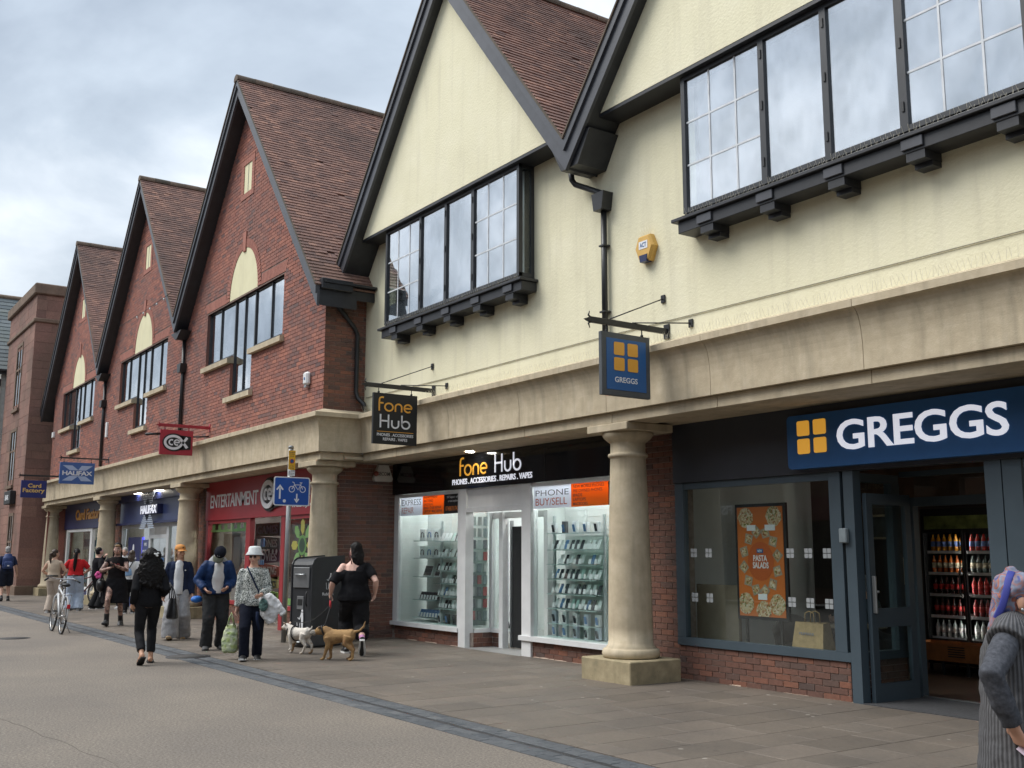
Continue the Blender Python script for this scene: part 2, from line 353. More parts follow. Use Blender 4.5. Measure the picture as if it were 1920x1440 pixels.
def stroke(b, pts, wd, d=0.004, closed=False, M=None):
    """flat ribbon along 2-d points"""
    pts = [Vector((p[0], p[1], 0)) for p in pts]; m = len(pts); L = []; Rr = []
    for i, p in enumerate(pts):
        t = (pts[(i+1) % m] - pts[i-1]) if closed else (pts[min(i+1, m-1)] - pts[max(i-1, 0)])
        t.normalize(); nn = Vector((-t.y, t.x, 0)) * wd/2; L.append(p+nn); Rr.append(p-nn)
    vs = L + Rr + [p + Vector((0, 0, d)) for p in L] + [p + Vector((0, 0, d)) for p in Rr]; fs = []
    for i in range(m if closed else m-1):
        j = (i+1) % m
        fs += [(2*m+i, 3*m+i, 3*m+j, 2*m+j), (i, 2*m+i, 2*m+j, j), (m+i, m+j, 3*m+j, 3*m+i)]
    if not closed: fs += [(0, m, 3*m, 2*m), (m-1, 3*m-1, 4*m-1, 2*m-1)]
    if M is not None: vs = [M @ p for p in vs]
    b.add(vs, fs)
def arc(cx_, cy_, r, a0, a1, n=10, ry=None):
    ry = r if ry is None else ry
    return [(cx_ + r*math.cos(R(a0+(a1-a0)*i/n)), cy_ + ry*math.sin(R(a0+(a1-a0)*i/n))) for i in range(n+1)]
def disc(b, c, r, d=0.004, n=20, ry=None, M=None):
    ry = r if ry is None else ry
    b.prism([(c[0]+r*math.cos(2*math.pi*k/n), c[1]+ry*math.sin(2*math.pi*k/n)) for k in range(n)], 0, d, 'z', M)
def rrect(x0, x1, z0, z1, r, n=4):
    P_ = []
    for cx_, cz_, a in ((x1-r, z1-r, 0), (x0+r, z1-r, 90), (x0+r, z0+r, 180), (x1-r, z0+r, 270)):
        P_ += [(cx_ + r*math.cos(R(a+90*i/n)), cz_ + r*math.sin(R(a+90*i/n))) for i in range(n+1)]
    return P_
# ================================================================== ground
def sheet(name, x0, x1, y0, y1, z, mat, kind='structure'):
    b = MB(); b.add([(x0, y0, z), (x1, y0, z), (x1, y1, z), (x0, y1, z)], [(0, 1, 2, 3)]); o = b.build(name, mat, fix=False); tag(o, kind=kind); return o
def m_road():
    m, t, b, o = nodes('tan_asphalt'); P = wpos(t)
    c = ramp(t, tnoise(t, 44, 6, 0.8, vec=P), [(0.30, (0.080, 0.069, 0.058)), (0.48, (0.193, 0.169, 0.143)), (0.60, (0.246, 0.218, 0.187)), (0.72, (0.442, 0.399, 0.346))])
    c = mixc(t, 0.8, c, ramp(t, tnoise(t, 0.45, 6, 0.6, vec=P), [(0.3, (0.80, 0.80, 0.82)), (0.7, (1.12, 1.10, 1.06))]), 'MULTIPLY')
    c = mixc(t, mth(t, 'MULTIPLY', ramp(t, tnoise(t, 3.2, 5, 0.65, vec=P), [(0.58, (0, 0, 0)), (0.72, (1, 1, 1))]), 0.25), c, (0.12, 0.105, 0.09))
    t.links.new(c, b.inputs['Base Color']); b.inputs['Roughness'].default_value = 0.82; b.inputs['Specular IOR Level'].default_value = 0.3
    bump(t, b, tnoise(t, 75, 5, 0.7, vec=P), 0.7, 0.01); return m
M_ROAD = m_road()
def m_slab():
    m, t, b, o = nodes('paving_slab'); g = t.nodes.new('ShaderNodeNewGeometry'); oi = t.nodes.new('ShaderNodeObjectInfo'); P = g.outputs['Position']
    r = mth(t, 'FRACT', mth(t, 'ADD', g.outputs['Random Per Island'], oi.outputs['Random']))
    c = ramp(t, r, [(0.0, (0.145, 0.123, 0.101)), (0.3, (0.167, 0.141, 0.116)), (0.55, (0.132, 0.112, 0.091)), (0.8, (0.180, 0.151, 0.124)), (1.0, (0.154, 0.132, 0.110))])
    c = mixc(t, 0.55, c, ramp(t, tnoise(t, 30, 6, 0.7, vec=P), [(0.3, (0.72, 0.72, 0.72)), (0.7, (1.2, 1.2, 1.2))]), 'MULTIPLY')
    c = mixc(t, 0.85, c, ramp(t, tnoise(t, 0.8, 6, 0.62, vec=P), [(0.35, (0.74, 0.75, 0.77)), (0.68, (1.1, 1.08, 1.05))]), 'MULTIPLY')
    v = t.nodes.new('ShaderNodeTexVoronoi'); v.inputs['Scale'].default_value = 2.4; t.links.new(P, v.inputs['Vector'])
    c = mixc(t, mth(t, 'MULTIPLY', mth(t, 'LESS_THAN', v.outputs['Distance'], 0.055), 0.6), c, (0.42, 0.39, 0.34))     # old chewing gum
    v2 = t.nodes.new('ShaderNodeTexVoronoi'); v2.inputs['Scale'].default_value = 1.7; t.links.new(P, v2.inputs['Vector'])
    c = mixc(t, mth(t, 'MULTIPLY', mth(t, 'LESS_THAN', v2.outputs['Distance'], 0.05), 0.45), c, (0.07, 0.06, 0.05))
    t.links.new(c, b.inputs['Base Color']); b.inputs['Roughness'].default_value = 0.62; b.inputs['Specular IOR Level'].default_value = 0.4
    bump(t, b, tnoise(t, 60, 5, 0.65, vec=P), 0.3, 0.006); return m
M_SLAB = m_slab()
M_PAVER = pieces_mat('blue_grey_paver', [(0, (0.095, 0.102, 0.110)), (0.4, (0.118, 0.125, 0.132)), (0.7, (0.082, 0.090, 0.098)), (1, (0.140, 0.145, 0.150))], rough=0.75, bmp=0.4)
M_JOINT = plain('joint_sand', (0.085, 0.072, 0.058), 0.95, var=0.3, scale=20)
M_GRATE = plain('drain_slot_iron', (0.030, 0.030, 0.032), 0.6, var=0.3)
PVZ = 0.012
sheet('ground', -400, 400, -400, 400, -0.30, plain('far_ground', (0.12, 0.11, 0.10), 0.9))
road = sheet('road', -140, 45, -5.2, 5.06, 0.0, M_ROAD)
pave = sheet('pavement', -140, 45, 5.05, 12.5, -0.004, M_JOINT)
rnd = random.Random(3)
FG = frame((0, 0, 0), (1, 0, 0), (0, 1, 0))
lst = []; x = -80.0; wrow = 0.45
while x < 10:
    y = 5.55 - rnd.uniform(0, 0.5)
    while y < 10.7:
        L_ = rnd.choice((0.45, 0.6, 0.6, 0.75, 0.9)); a, b_ = max(y, 5.56), min(y+L_, 10.7)
        if b_ - a > 0.08:
            h = PVZ + rnd.uniform(-0.0012, 0.0012)
            if not (x < -17.6 and a > 8.9): lst.append((FG, x+0.003, x+wrow-0.003, a+0.003, b_-0.003, -0.02, h, h))
        y += L_
    x += wrow
lay(lst, 'paving_slab', M_SLAB, pave, 300, 0.003, stuff_name='paving_slabs')
lst = []
for ri, yy in enumerate((5.055, 5.160, 5.330, 5.435)):
    x = -60.0 + (ri % 2)*0.1
    while x < 4:
        h = 0.010 + rnd.uniform(-0.002, 0.002); lst.append((FG, x+0.003, x+0.197, yy+0.003, yy+0.102, -0.02, h, h)); x += 0.2
lay(lst, 'paver', M_PAVER, pave, 300, 0.004, stuff_name='pavers')
b = MB(); b.box(-60, 4, 5.268, 5.327, -0.02, 0.006)
b.build('drain_channel', M_GRATE, pave)
# long cracks and a patch joint in the road surface
b = MB()
for k, (p0, p1) in enumerate((((-7.9, 2.3), (-5.0, 3.0)), ((-11.5, 1.9), (-7.9, 2.3)))):
    pts = [(p0[0]+(p1[0]-p0[0])*i/16 + rnd.uniform(-.02, .02), p0[1]+(p1[1]-p0[1])*i/16 + rnd.uniform(-.035, .035)) for i in range(17)]
    stroke(b, pts, 0.003, 0.0015, M=Matrix.Translation((0, 0, 0.001)))
b.build('crack', plain('crack_tar', (0.14, 0.122, 0.104), 0.9), road)
# ================================================================== shared builders
def ybox(b, x0, x1, y0, y1, z0, z1, c=0): 
    return b.cbox(x0, x1, y0, y1, z0, z1, c) if c else b.box(x0, x1, y0, y1, z0, z1)
def column(parent, cx_, cy_, fr):
    """fr = street side of the plinth"""
    c = MB(); prof = [(0.335, 0.285), (0.358, 0.30), (0.368, 0.345), (0.358, 0.388), (0.335, 0.402), (0.312, 0.405), (0.312, 0.425), (0.296, 0.435), (0.287, 0.47)]
    for i in range(13):
        t = i/12; prof.append((0.284 - 0.054*t**1.6, 0.47 + 2.33*t))
    prof += [(0.236, 2.805), (0.256, 2.815), (0.261, 2.835), (0.256, 2.855), (0.236, 2.862), (0.228, 2.872), (0.228, 2.99), (0.236, 3.00), (0.262, 3.02), (0.305, 3.055), (0.332, 3.095), (0.335, 3.129)]
    c.lathe(prof, (cx_, cy_, 0), 40)
    col_ = c.build('column', M_STONE, parent)
    p = MB(); p.cbox(cx_-0.475, cx_+0.475, fr, fr+0.84, -0.02, 0.285, 0.012); p.build('plinth', M_STONEG, col_)
    p = MB(); p.cbox(cx_-0.40, cx_+0.40, fr+0.07, fr+0.86, 3.13, 3.228, 0.008); p.build('abacus', M_STONE, col_)
    return col_
def entab_profile(fy):
    P_ = [(fy+0.45, 3.372), (fy-0.07, 3.372), (fy-0.07, 3.56)]
    for i in range(1, 9):
        a = R(90*i/8); P_.append((fy-0.07 - 0.125*(1-math.cos(a)), 3.56 + 0.42*math.sin(a)))
    P_ += [(fy-0.215, 3.985), (fy-0.215, 4.062), (fy+0.055, 4.155), (fy+0.45, 4.155)]
    return P_
def entablature(parent, x0, x1, fy, joints, mitre=0.0):
    js = [x0] + sorted(j for j in joints if x0 < j < x1) + [x1]; prof = entab_profile(fy)
    for k, (a, b_) in enumerate(zip(js[:-1], js[1:])):
        last = (k == len(js)-2)
        m = MB(); n = len(prof); e1 = b_ - 0.003
        vs = [(a+0.0035, y, z) for y, z in prof] + [(e1 - 0.0005 + ((fy-y) + mitre if (last and mitre) else 0), y, z) for y, z in prof]
        m.add(vs, [tuple(range(n)), tuple(range(n, 2*n))[::-1]] + [(i, n+i, n+(i+1) % n, (i+1) % n) for i in range(n)])
        m.build('frieze_stone', M_STONE, parent)
        m = MB(); m.cbox(a+0.003+(0.03 if k else 0), e1 + 0.03 - (0.03 if last else 0) + (mitre if (last and mitre) else 0), fy, fy+0.45, 3.23, 3.369, 0.005); m.build('architrave_stone', M_STONE, parent)
    m = MB(); m.box(x0+0.01, x1-0.01+(mitre-0.02 if mitre else 0), fy+0.05, fy+0.44, 3.25, 4.13); m.build('backing', M_MORT, parent)
def rake(b, ax, az, ex, s, sgn, y0, y1, t0, t1):
    """board along a roof slope between vertical offsets t0 and t1 below the roof line"""
    ez = az - abs(ex-ax)*s
    b.prism([(ax, az-t0), (ex, ez-t0), (ex, ez-t1), (ax, az-t1)], y0, y1)
def tiled_slope(parent, ax, az, run, s, yf, yb, right, lst, fine=True, seed=1):
    rn = random.Random(seed); L_ = run*math.sqrt(1+s*s)
    if right: F = frame((ax+run, yf, az-run*s), (0, 1, 0), (-1, 0, s))
    else: F = frame((ax-run, yb, az-run*s), (0, -1, 0), (1, 0, s))
    g, wd = (0.10, 0.165) if fine else (0.30, 0.6); nr = int(L_/g); D = yb-yf
    for i in range(nr):
        v = i*g; u = -(i % 2)*wd/2 + rn.uniform(-0.006, 0.006)
        while u < D:
            a, b_ = max(u, 0), min(u+wd-0.003, D)
            if b_-a > 0.02:
                if rn.random() < 0.004: u += wd; continue
                k = rn.uniform(-0.002, 0.003)+(0.008 if rn.random() < 0.02 else 0); lst.append((F, a, b_, v-0.012, min(v+g+0.06, L_), -0.01, 0.030+k, 0.003+k*0.3))
            u += wd
def gable_roof(parent, ax, az, runl, runr, s, yf, yb, wall_y, name_seed, tl, vt=0.44, left_fine=False):
    d = MB()
    for sg, rn_ in ((-1, runl), (1, runr)):
        ex = ax+sg*rn_; ez = az-rn_*s
        d.prism([(ax, az-0.03), (ex, ez-0.03), (ex, ez-vt+0.02), (ax, az-vt+0.02)], yf+0.055, wall_y+0.45); d.prism([(ax, az-0.03), (ex, ez-0.03), (ex, ez-0.2), (ax, az-0.2)], wall_y+0.451, yb)
    roof = d.build('roof', M_DARK, parent)
    for sg, rn_ in ((-1, runl), (1, runr)):
        ex = ax+sg*rn_
        m = MB(); rake(m, ax, az, ex, s, sg, yf, yf+0.05, 0.02, vt); m.build('bargeboard', M_DARKG, parent)
        m = MB(); rake(m, ax, az, ex, s, sg, yf-0.035, yf-0.002, 0.015, 0.17); m.build('barge_moulding', M_DARKG, parent)
        m = MB(); rake(m, ax, az, ex, s, sg, yf-0.055, yf+0.0, -0.030, 0.012); m.build('verge', M_RIDGE, parent)
        tiled_slope(roof, ax, az+0.0, rn_, s, yf-0.04, yb, sg > 0, tl, fine=(sg > 0 or left_fine), seed=name_seed+sg)
    y = yf-0.06; k = 0
    while y < yb:
        m = MB(); prof = [(0.125*math.cos(R(a)), 0.11*math.sin(R(a))) for a in range(-20, 201, 20)]
        L_ = 0.42; m.prism([(ax+p[0], az-0.03+p[1]+(0.004 if k % 2 else 0)) for p in prof], y, min(y+L_, yb)); m.build('ridge_tile', M_RIDGE, roof); y += L_+0.006; k += 1
    return roof
def pipe(parent, pts, r=0.034, name='downpipe', mat=None):
    m = MB(); m.tube(pts, r, 10); return m.build(name, mat or M_IRON, parent)
def curtain(parent, x0, x1, z0, z1, y, mat, name='net_curtain'):
    m = MB(); n = int((x1-x0)/0.06); vs = []
    for i in range(n+1):
        x = x0+(x1-x0)*i/n; dy = 0.012*math.sin(i*2.1)+0.008*math.sin(i*0.9+1); vs += [(x, y+dy, z0), (x, y+dy, z1)]
    m.add(vs, [(2*i, 2*i+2, 2*i+3, 2*i+1) for i in range(n)], True); return m.build(name, mat, parent)
M_NET = plain('net_curtain', (0.78, 0.80, 0.82), 0.9, var=0.06)
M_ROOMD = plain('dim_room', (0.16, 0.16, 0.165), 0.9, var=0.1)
# ================================================================== cream rendered building
YB = base('cream_building', 'cream rendered gabled building with dark timber bays over a phone shop and a bakery', 'building', (-8.0, 9.0, 0))
YW = 8.72; YX0, YX1 = -17.5, 1.4; VX, A1, A2 = -10.60, -14.05, -6.55; S1, S2 = 1.245, 1.235
AZ1 = 11.37; VZ = AZ1-(VX-A1)*S1; AZ2 = VZ+(A2-VX)*S2
b = MB(); b.box(YX0+0.002, YX1, YW, YW+0.25, 4.12, 5.50); b.box(YX0+0.002, -16.2, YW, YW+0.25, 5.50, 7.30); b.box(-12.08, -8.64, YW, YW+0.25, 5.50, 7.30); b.box(-4.42, YX1, YW, YW+0.25, 5.50, 7.30); b.build('wall', M_CREAM, YB)
b = MB(); b.box(YX0+0.004, YX1, YW+0.25, YW+0.45, 3.31, 5.4); b.build('inner_wall', M_MORT, YB)
YT = 8.36; vt = 0.44
def tri(ax, az, s, hw):
    zi = az - vt + 0.10; z0 = 7.302
    return [(ax-(zi-z0)/s, z0), (ax+(zi-z0)/s, z0), (ax, zi)]
for ax, az, s in ((A1, AZ1, S1), (A2, AZ2, S2)):
    b = MB(); b.prism(tri(ax, az, s, 0), YT, YT+0.06); b.build('gable_panel', M_CREAM, YB)
b = MB(); b.box(YX0+0.01, YX1, YT+0.004, YW-0.002, 7.255, 7.299); b.build('soffit', M_DARK, YB)
tl = []
gable_roof(YB, A1, AZ1, 3.55, VX-A1, S1, 8.17, 17.5, YT, 11, tl)
gable_roof(YB, A2, AZ2, A2-VX, 6.5, S2, 8.17, 17.5, YT, 21, tl)
lay(tl, 'tile', M_TILE, YB, 300, stuff_name='tiles')
b = MB(); b.prism([(VX-0.40, 7.10), (VX-0.16, 6.68), (VX+0.20, 6.68), (VX+0.46, 7.10)], 8.225, YW-0.003); b.build('valley_box', M_DARK, YB)
# bird spikes along the cornice and the window sills
M_SPIKE = plain('spike_wire', (0.62, 0.59, 0.48), 0.5, 0.0)
def spikes(parent, x0, x1, y, z, step=0.055, h=0.10):
    m = MB(); rr = random.Random(int(x0*10)); x = x0
    while x < x1:
        for dy in (-0.035, 0.035):
            a = Vector((x+rr.uniform(-.005, .005), y, z)); c = a+Vector((rr.uniform(-.03, .03), dy, h*rr.uniform(.9, 1.05))); m.tube([a, c], 0.0016, 3, False)
        x += step
    o = m.build('bird_spikes', M_SPIKE, parent, fix=False); tag(o, kind='stuff'); return o
spikes(YB, YX0+0.3, YX1, 8.56, 4.12)
# bays
def bay(x0, x1, posts, grids, peel):
    B = MB(); zt, zb, yf = 7.255, 5.53, 8.45
    bw = B
    bw.box(x0, x1, yf+0.01, YW+0.02, zb-0.02, zb+0.02)
    o = bw.build('bay_window', M_FRAME, YB)
    s = MB(); s.cbox(x0-0.17, x1+0.10, yf-0.06, YW-0.002, 5.47, 5.512, 0.006); s.cbox(x0-0.10, x1+0.06, yf-0.01, YW-0.003, 5.33, 5.468, 0.005); s.build('sill', M_DARK, o)
    fr = MB()
    for xp, wd in posts: fr.box(xp-wd/2, xp+wd/2, yf-0.012, yf+0.055, zb+0.02, zt)
    fr.box(x0, x1, yf-0.010, yf+0.05, zt-0.05, zt-0.001); fr.box(x0, x1, yf-0.008, yf+0.05, zb+0.021, zb+0.075)
    for xs, sg in ((x0, 1), (x1, -1)):
        xa, xb = sorted((xs, xs+sg*0.05)); fr.box(xa, xb, yf+0.056, YW-0.004, zt-0.06, zt-0.002); fr.box(xa, xb, yf+0.056, YW-0.004, zb+0.022, zb+0.08); fr.box(xa+0.001, xb-0.001, YW-0.06, YW-0.003, zb+0.08, zt-0.06)
    fr.build('frame', M_FRAME, o)
    px = [p[0] for p in posts]
    for k, (a, c) in enumerate(zip(px[:-1], px[1:])):
        g = MB(); g.box(a+0.03, c-0.03, yf+0.018, yf+0.024, zb+0.07, zt-0.045); g.build('pane', M_GLASSU, o)
        if grids[k]:
            gb = MB(); nx, nz = 3, 3
            for i in range(1, nx): xx = a+(c-a)*i/nx; gb.box(xx-0.011, xx+0.011, yf+0.012, yf+0.030, zb+0.07, zt-0.05)
            for i in range(1, nz): zz_ = zb+0.07+(zt-zb-0.12)*i/nz; gb.box(a+0.03, c-0.03, yf+0.0125, yf+0.0295, zz_-0.011, zz_+0.011)
            gb.build('glazing_bars', plain('pale_glazing_bar', (0.62, 0.65, 0.68), 0.5), o)
    for xs in (x0+0.02, x1-0.026):
        g = MB(); g.box(xs, xs+0.006, yf+0.06, YW-0.06, zb+0.08, zt-0.06); g.build('pane', M_GLASS, o)
    k = 0; nb = 5; 
    for i in range(nb):
        xx = x0+0.36+(x1-x0-0.62)*i/(nb-1)
        s = MB(); s.box(xx-0.10, xx+0.10, yf+0.0, YW-0.004, 5.245, 5.329); s.box(xx-0.095, xx+0.095, yf+0.12, YW-0.005, 5.195, 5.244); s.build('bracket', M_DARK, o)
        s = MB(); s.cbox(xx-0.13, xx+0.10, yf-0.035, yf-0.012, 5.36, 5.462, 0.004); s.build('bracket_cap', M_DARKG, o)
    spikes(o, x0, x1, yf-0.03, 5.512, 0.06, 0.085)
    # hinges
    for xp, wd in posts[1:-1]:
        h = MB()
        for zz_ in (5.75, 6.4, 7.0): h.box(xp-0.012, xp+0.012, yf-0.024, yf-0.0125, zz_, zz_+0.10)
        h.build('hinge', M_IRON, o)
    return o
bay1 = bay(-16.22, -12.06, [(-16.19, 0.06), (-14.98, 0.07), (-14.15, 0.07), (-13.33, 0.08), (-12.09, 0.06)], [1, 0, 0, 1], True)
bay2 = bay(-8.66, -4.40, [(-8.63, 0.06), (-7.40, 0.08), (-6.55, 0.08), (-5.66, 0.09), (-4.43, 0.06)], [1, 0, 0, 1], False)
# film on the first pane of the left bay, torn away in one corner
M_FILM = plain('white_window_film', (0.80, 0.82, 0.84), 0.5, var=0.04)
b = MB(); yy = 8.495
b.prism([(-16.14, 5.60), (-15.03, 5.60), (-15.03, 7.18), (-15.62, 7.18), (-16.06, 6.55), (-15.80, 6.27), (-15.66, 6.13), (-15.66, 5.92), (-16.14, 5.90)], yy, yy+0.002); b.build('torn_film', M_FILM, bay1)
curtain(bay1, -14.95, -12.15, 5.58, 7.2, 8.60, M_NET)
curtain(bay2, -8.55, -4.5, 5.58, 7.2, 8.60, M_NET)
# room behind with a ceiling strip light
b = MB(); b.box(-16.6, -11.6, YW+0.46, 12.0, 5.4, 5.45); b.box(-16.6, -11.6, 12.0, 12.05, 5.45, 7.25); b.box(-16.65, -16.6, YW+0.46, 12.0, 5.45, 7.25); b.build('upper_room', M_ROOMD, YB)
# entablature and columns
entablature(YB, YX0+0.12, YX1, 8.65, [-16.1, -14.2, -12.25, -10.30, -8.44, -6.36, -4.4, -2.4, -0.5])
column(YB, -10.35, 8.98, 8.55); column(YB, -2.75, 8.98, 8.55)
b = MB(); b.box(YX0-0.4, YX1, 9.105, 9.66, 3.252, 3.30); b.box(YX0-0.4, YX0+0.19, 8.27, 9.104, 3.254, 3.302); b.build('portico_ceiling', M_STONE, YB)
# thin cable on the wall above the cornice
pipe(YB, [(YX0+0.1, YW-0.012, 4.42), (-14.5, YW-0.012, 4.40), (-10.4, YW-0.012, 4.41), (-6, YW-0.012, 4.385), (1.2, YW-0.012, 4.40)], 0.006, 'cable', plain('grey_cable', (0.35, 0.33, 0.25), 0.6))
# downpipe with hopper
yp = YW-0.065
pipe(YB, [(-10.90, 8.50, 6.80), (-10.90, 8.52, 6.66), (-10.88, 8.56, 6.60), (-10.42, yp, 6.36), (-10.39, yp, 6.30)], 0.040)
pipe(YB, [(-10.39, yp, 6.20), (-10.39, yp, 4.16)], 0.040)
b = MB(); b.prism([(-10.39-0.125, 6.34), (-10.39+0.125, 6.34), (-10.39+0.085, 6.10), (-10.39-0.085, 6.10)], yp-0.11, YW-0.004); b.build('rainwater_hopper', M_IRON, YB)
for zz_ in (5.62, 4.72):
    b = MB(); b.cbox(-10.39-0.055, -10.39+0.055, yp-0.05, YW-0.004, zz_-0.012, zz_+0.012, 0.003); b.build('pipe_clip', M_IRON, YB)
# ================================================================== red brick building
RB = base('red_brick_building', 'red brick building with three steep tiled gables above a stone frieze on columns', 'building', (-29.5, 8.5, 0))
RW = 7.90; RX0, RX1 = -41.25, -17.5; RS = 1.225; RZ = 12.16; PIT = 7.82; RA = [-21.88, -29.70, -37.52]; RVZ = RZ-PIT/2*RS
rzi = RZ-0.38
ops = []
for a in RA:
    ops += [(a-2.33, a+2.33, 5.905, 7.19), (a-0.63, a+0.65, 5.01, 5.906)]
def gable_iv(z):
    iv = []
    if z < 6.55: iv = [(RX0, RX1)]
    else:
        for a in RA:
            h = (rzi-z)/RS
            if h > 0: iv.append((max(a-h, a-PIT/2+0.0), min(a+h, a+PIT/2)))
        iv2 = []
        for s_, e_ in sorted(iv):
            if iv2 and s_ <= iv2[-1][1]+1e-6: iv2[-1] = (iv2[-1][0], max(e_, iv2[-1][1]))
            else: iv2.append((s_, e_))
        iv = [(max(s_, RX0), min(e_, RX1)) for s_, e_ in iv2 if e_ > RX0 and s_ < RX1]
    return iv
def arch_half(z, w_, z0, h_):
    if z < z0 or z > z0+h_: return 0
    return w_*math.sqrt(max(0, 1-((z-z0)/h_)**2.0))
def red_iv(z, deco=True):
    iv = gable_iv(z)
    for (x0, x1, z0, z1) in ops:
        if z0 < z < z1: iv = minus(iv, x0, x1)
    if deco:
        for a in RA:
            if 7.19 < z < 7.42:
                iv = minus(iv, a-2.40-(z-7.19)*0.5, a+2.40+(z-7.19)*0.5)
            h = arch_half(z, 1.07, 7.19, 1.26)
            if h: iv = minus(iv, a-h, a+h)
            if 9.41 < z < 10.37: iv = minus(iv, a-0.41, a+0.41)
    return iv
FR = frame((0, RW, 0), (1, 0, 0), (0, 0, 1))
lst = []; brick_courses(FR, red_iv, 4.158, 11.88, lst, seed=5)
b = MB(); nC = 103; hC = (11.88-4.158)/nC
for i in range(nC):
    z0 = 4.158+i*hC
    for s_, e_ in red_iv(z0+hC/2, False): b.add([(s_, RW, z0), (e_, RW, z0), (e_, RW, z0+hC), (s_, RW, z0+hC)], [(0, 1, 2, 3)])
rwall = b.build('wall', M_MORT, RB, fix=False)
# side return beside the cream building, and below the frieze beside the phone shop
FS = frame((RX1, 0, 0), (0, 1, 0), (0, 0, 1))
l2 = []; brick_courses(FS, lambda z: [(RW-0.008, YW)], 4.158, 6.41, l2, seed=6)
FS2 = frame((-17.86, 0, 0), (0, 1, 0), (0, 0, 1))
brick_courses(FS2, lambda z: [(8.12, 9.60)], 0.0, 3.225, l2, seed=7)
b = MB(); b.box(RX1-0.25, RX1, RW, YW+0.01, 4.15, 6.42); b.box(-18.2, -17.86, 8.12, 9.66, -0.02, 3.253); rside = b.build('side_wall', M_MORTL, RB)
l2s = sorted(l2, key=lambda p: ((p[0] @ Vector(((p[1]+p[2])/2, (p[3]+p[4])/2, 0))) - CAM).length)
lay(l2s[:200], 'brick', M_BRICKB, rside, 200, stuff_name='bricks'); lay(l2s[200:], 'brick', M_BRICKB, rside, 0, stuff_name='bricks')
lay(lst, 'brick', M_BRICK, rwall, 100, stuff_name='bricks')
M_CREAMR = weathered('cream_panel', (0.70, 0.655, 0.44), (0.74, 0.70, 0.47), (0.77, 0.73, 0.50), (0.55, 0.52, 0.38), 0.9, s3=40, bmp=0.15, streak=0.25)
def red_gable_details(a, k):
    # flat arch of soldier bricks
    sold = []; FL = frame((0, RW, 0), (1, 0, 0), (0, 0, 1))
    m = MB(); n = 64
    for i in range(n):
        u0, u1 = -2.40+4.8*i/n, -2.40+4.8*(i+1)/n
        if -1.07 < (u0+u1)/2 < 1.07: continue
        t0, t1 = u0*1.048, u1*1.048; g = 0.004
        y = RW-0.012
        m.add([(a+u0+g, RW, 7.195), (a+u1-g, RW, 7.195), (a+t1-g, RW, 7.42), (a+t0+g, RW, 7.42), (a+u0+g, y, 7.195), (a+u1-g, y, 7.195), (a+t1-g, y, 7.42), (a+t0+g, y, 7.42)],
              [(4, 5, 6, 7), (0, 1, 5, 4), (1, 2, 6, 5), (2, 3, 7, 6), (3, 0, 4, 7)])
    # ring of voussoirs
    nv = 42
    def pt(t, w_, h_): return (a+w_*math.cos(t), 7.195+h_*math.sin(t))
    for i in range(nv):
        t0, t1 = math.pi*i/nv+0.008, math.pi*(i+1)/nv-0.008; y = RW-0.016
        q = [pt(t0, 0.86, 1.06), pt(t1, 0.86, 1.06), pt(t1, 1.05, 1.25), pt(t0, 1.05, 1.25)]
        m.add([(x, RW+0.02, z) for x, z in q]+[(x, y, z) for x, z in q], [(4, 5, 6, 7), (0, 1, 5, 4), (1, 2, 6, 5), (2, 3, 7, 6), (3, 0, 4, 7)])
    arch = m.build('arch_bricks', M_SOLD, RB); tag(arch, kind='stuff')
    m = MB(); m.prism([(a-0.075, 8.17), (a+0.075, 8.17), (a+0.10, 8.62), (a-0.10, 8.62)], RW-0.035, RW); m.build('keystone', M_SOLD, RB)
    m = MB(); P_ = [pt(math.pi*i/28, 0.855, 1.055) for i in range(29)]; m.prism(P_, RW-0.004, RW+0.004); m.build('blind_arch_panel', M_CREAMR, RB)
    # slit with brick surround
    m = MB(); w0, w1 = 0.40, 0.245
    for (x0, x1, z0, z1, nn, hz) in ((-w0, w0, 9.42, 9.55, 6, 0), (-w0, w0, 10.23, 10.36, 6, 0), (-w0, -w1, 9.554, 10.226, 9, 1), (w1, w0, 9.554, 10.226, 9, 1)):
        for i in range(nn):
            if hz: q = (x0, x1, z0+(z1-z0)*i/nn+0.003, z0+(z1-z0)*(i+1)/nn-0.003)
            else: q = (x0+(x1-x0)*i/nn+0.003, x0+(x1-x0)*(i+1)/nn-0.003, z0, z1)
            m.box(a+q[0], a+q[1], RW-0.02, RW+0.001, q[2], q[3])
    tag(m.build('slit_surround_bricks', M_SOLD, RB), kind='stuff')
    m = MB(); m.box(a-w1, a+w1, RW-0.003, RW+0.004, 9.55, 10.23); sl_ = m.build('slit_panel', M_CREAMR, RB)
    m = MB(); m.box(a-0.012, a+0.012, RW-0.006, RW-0.0035, 9.56, 10.22); m.build('slit_divider', M_FRAME, sl_)
    # T-shaped window
    yg = RW+0.085
    m = MB(); m.box(a-2.33, a+2.33, yg-0.03, yg+0.03, 7.14, 7.19)
    zA, zB = 5.905, 5.01
    xs = [-2.30, -1.53, -0.77, 0.0, 0.78, 1.55, 2.30]
    for i, xx in enumerate(xs):
        wd = 0.048 if i in (0, 2, 4, 6) else 0.028; lo = zB if i in (2, 3, 4) else zA
        if i == 2: xx = -0.60
        if i == 4: xx = 0.62
        m.box(a+xx-wd/2, a+xx+wd/2, yg-0.031, yg+0.029, lo, 7.139)
    m.box(a-2.33, a-0.63, yg-0.029, yg+0.028, zA, zA+0.055); m.box(a+0.65, a+2.33, yg-0.029, yg+0.028, zA, zA+0.055); m.box(a-0.63, a+0.65, yg-0.029, yg+0.028, zB, zB+0.055)
    wn = m.build('window', M_FRAME, RB)
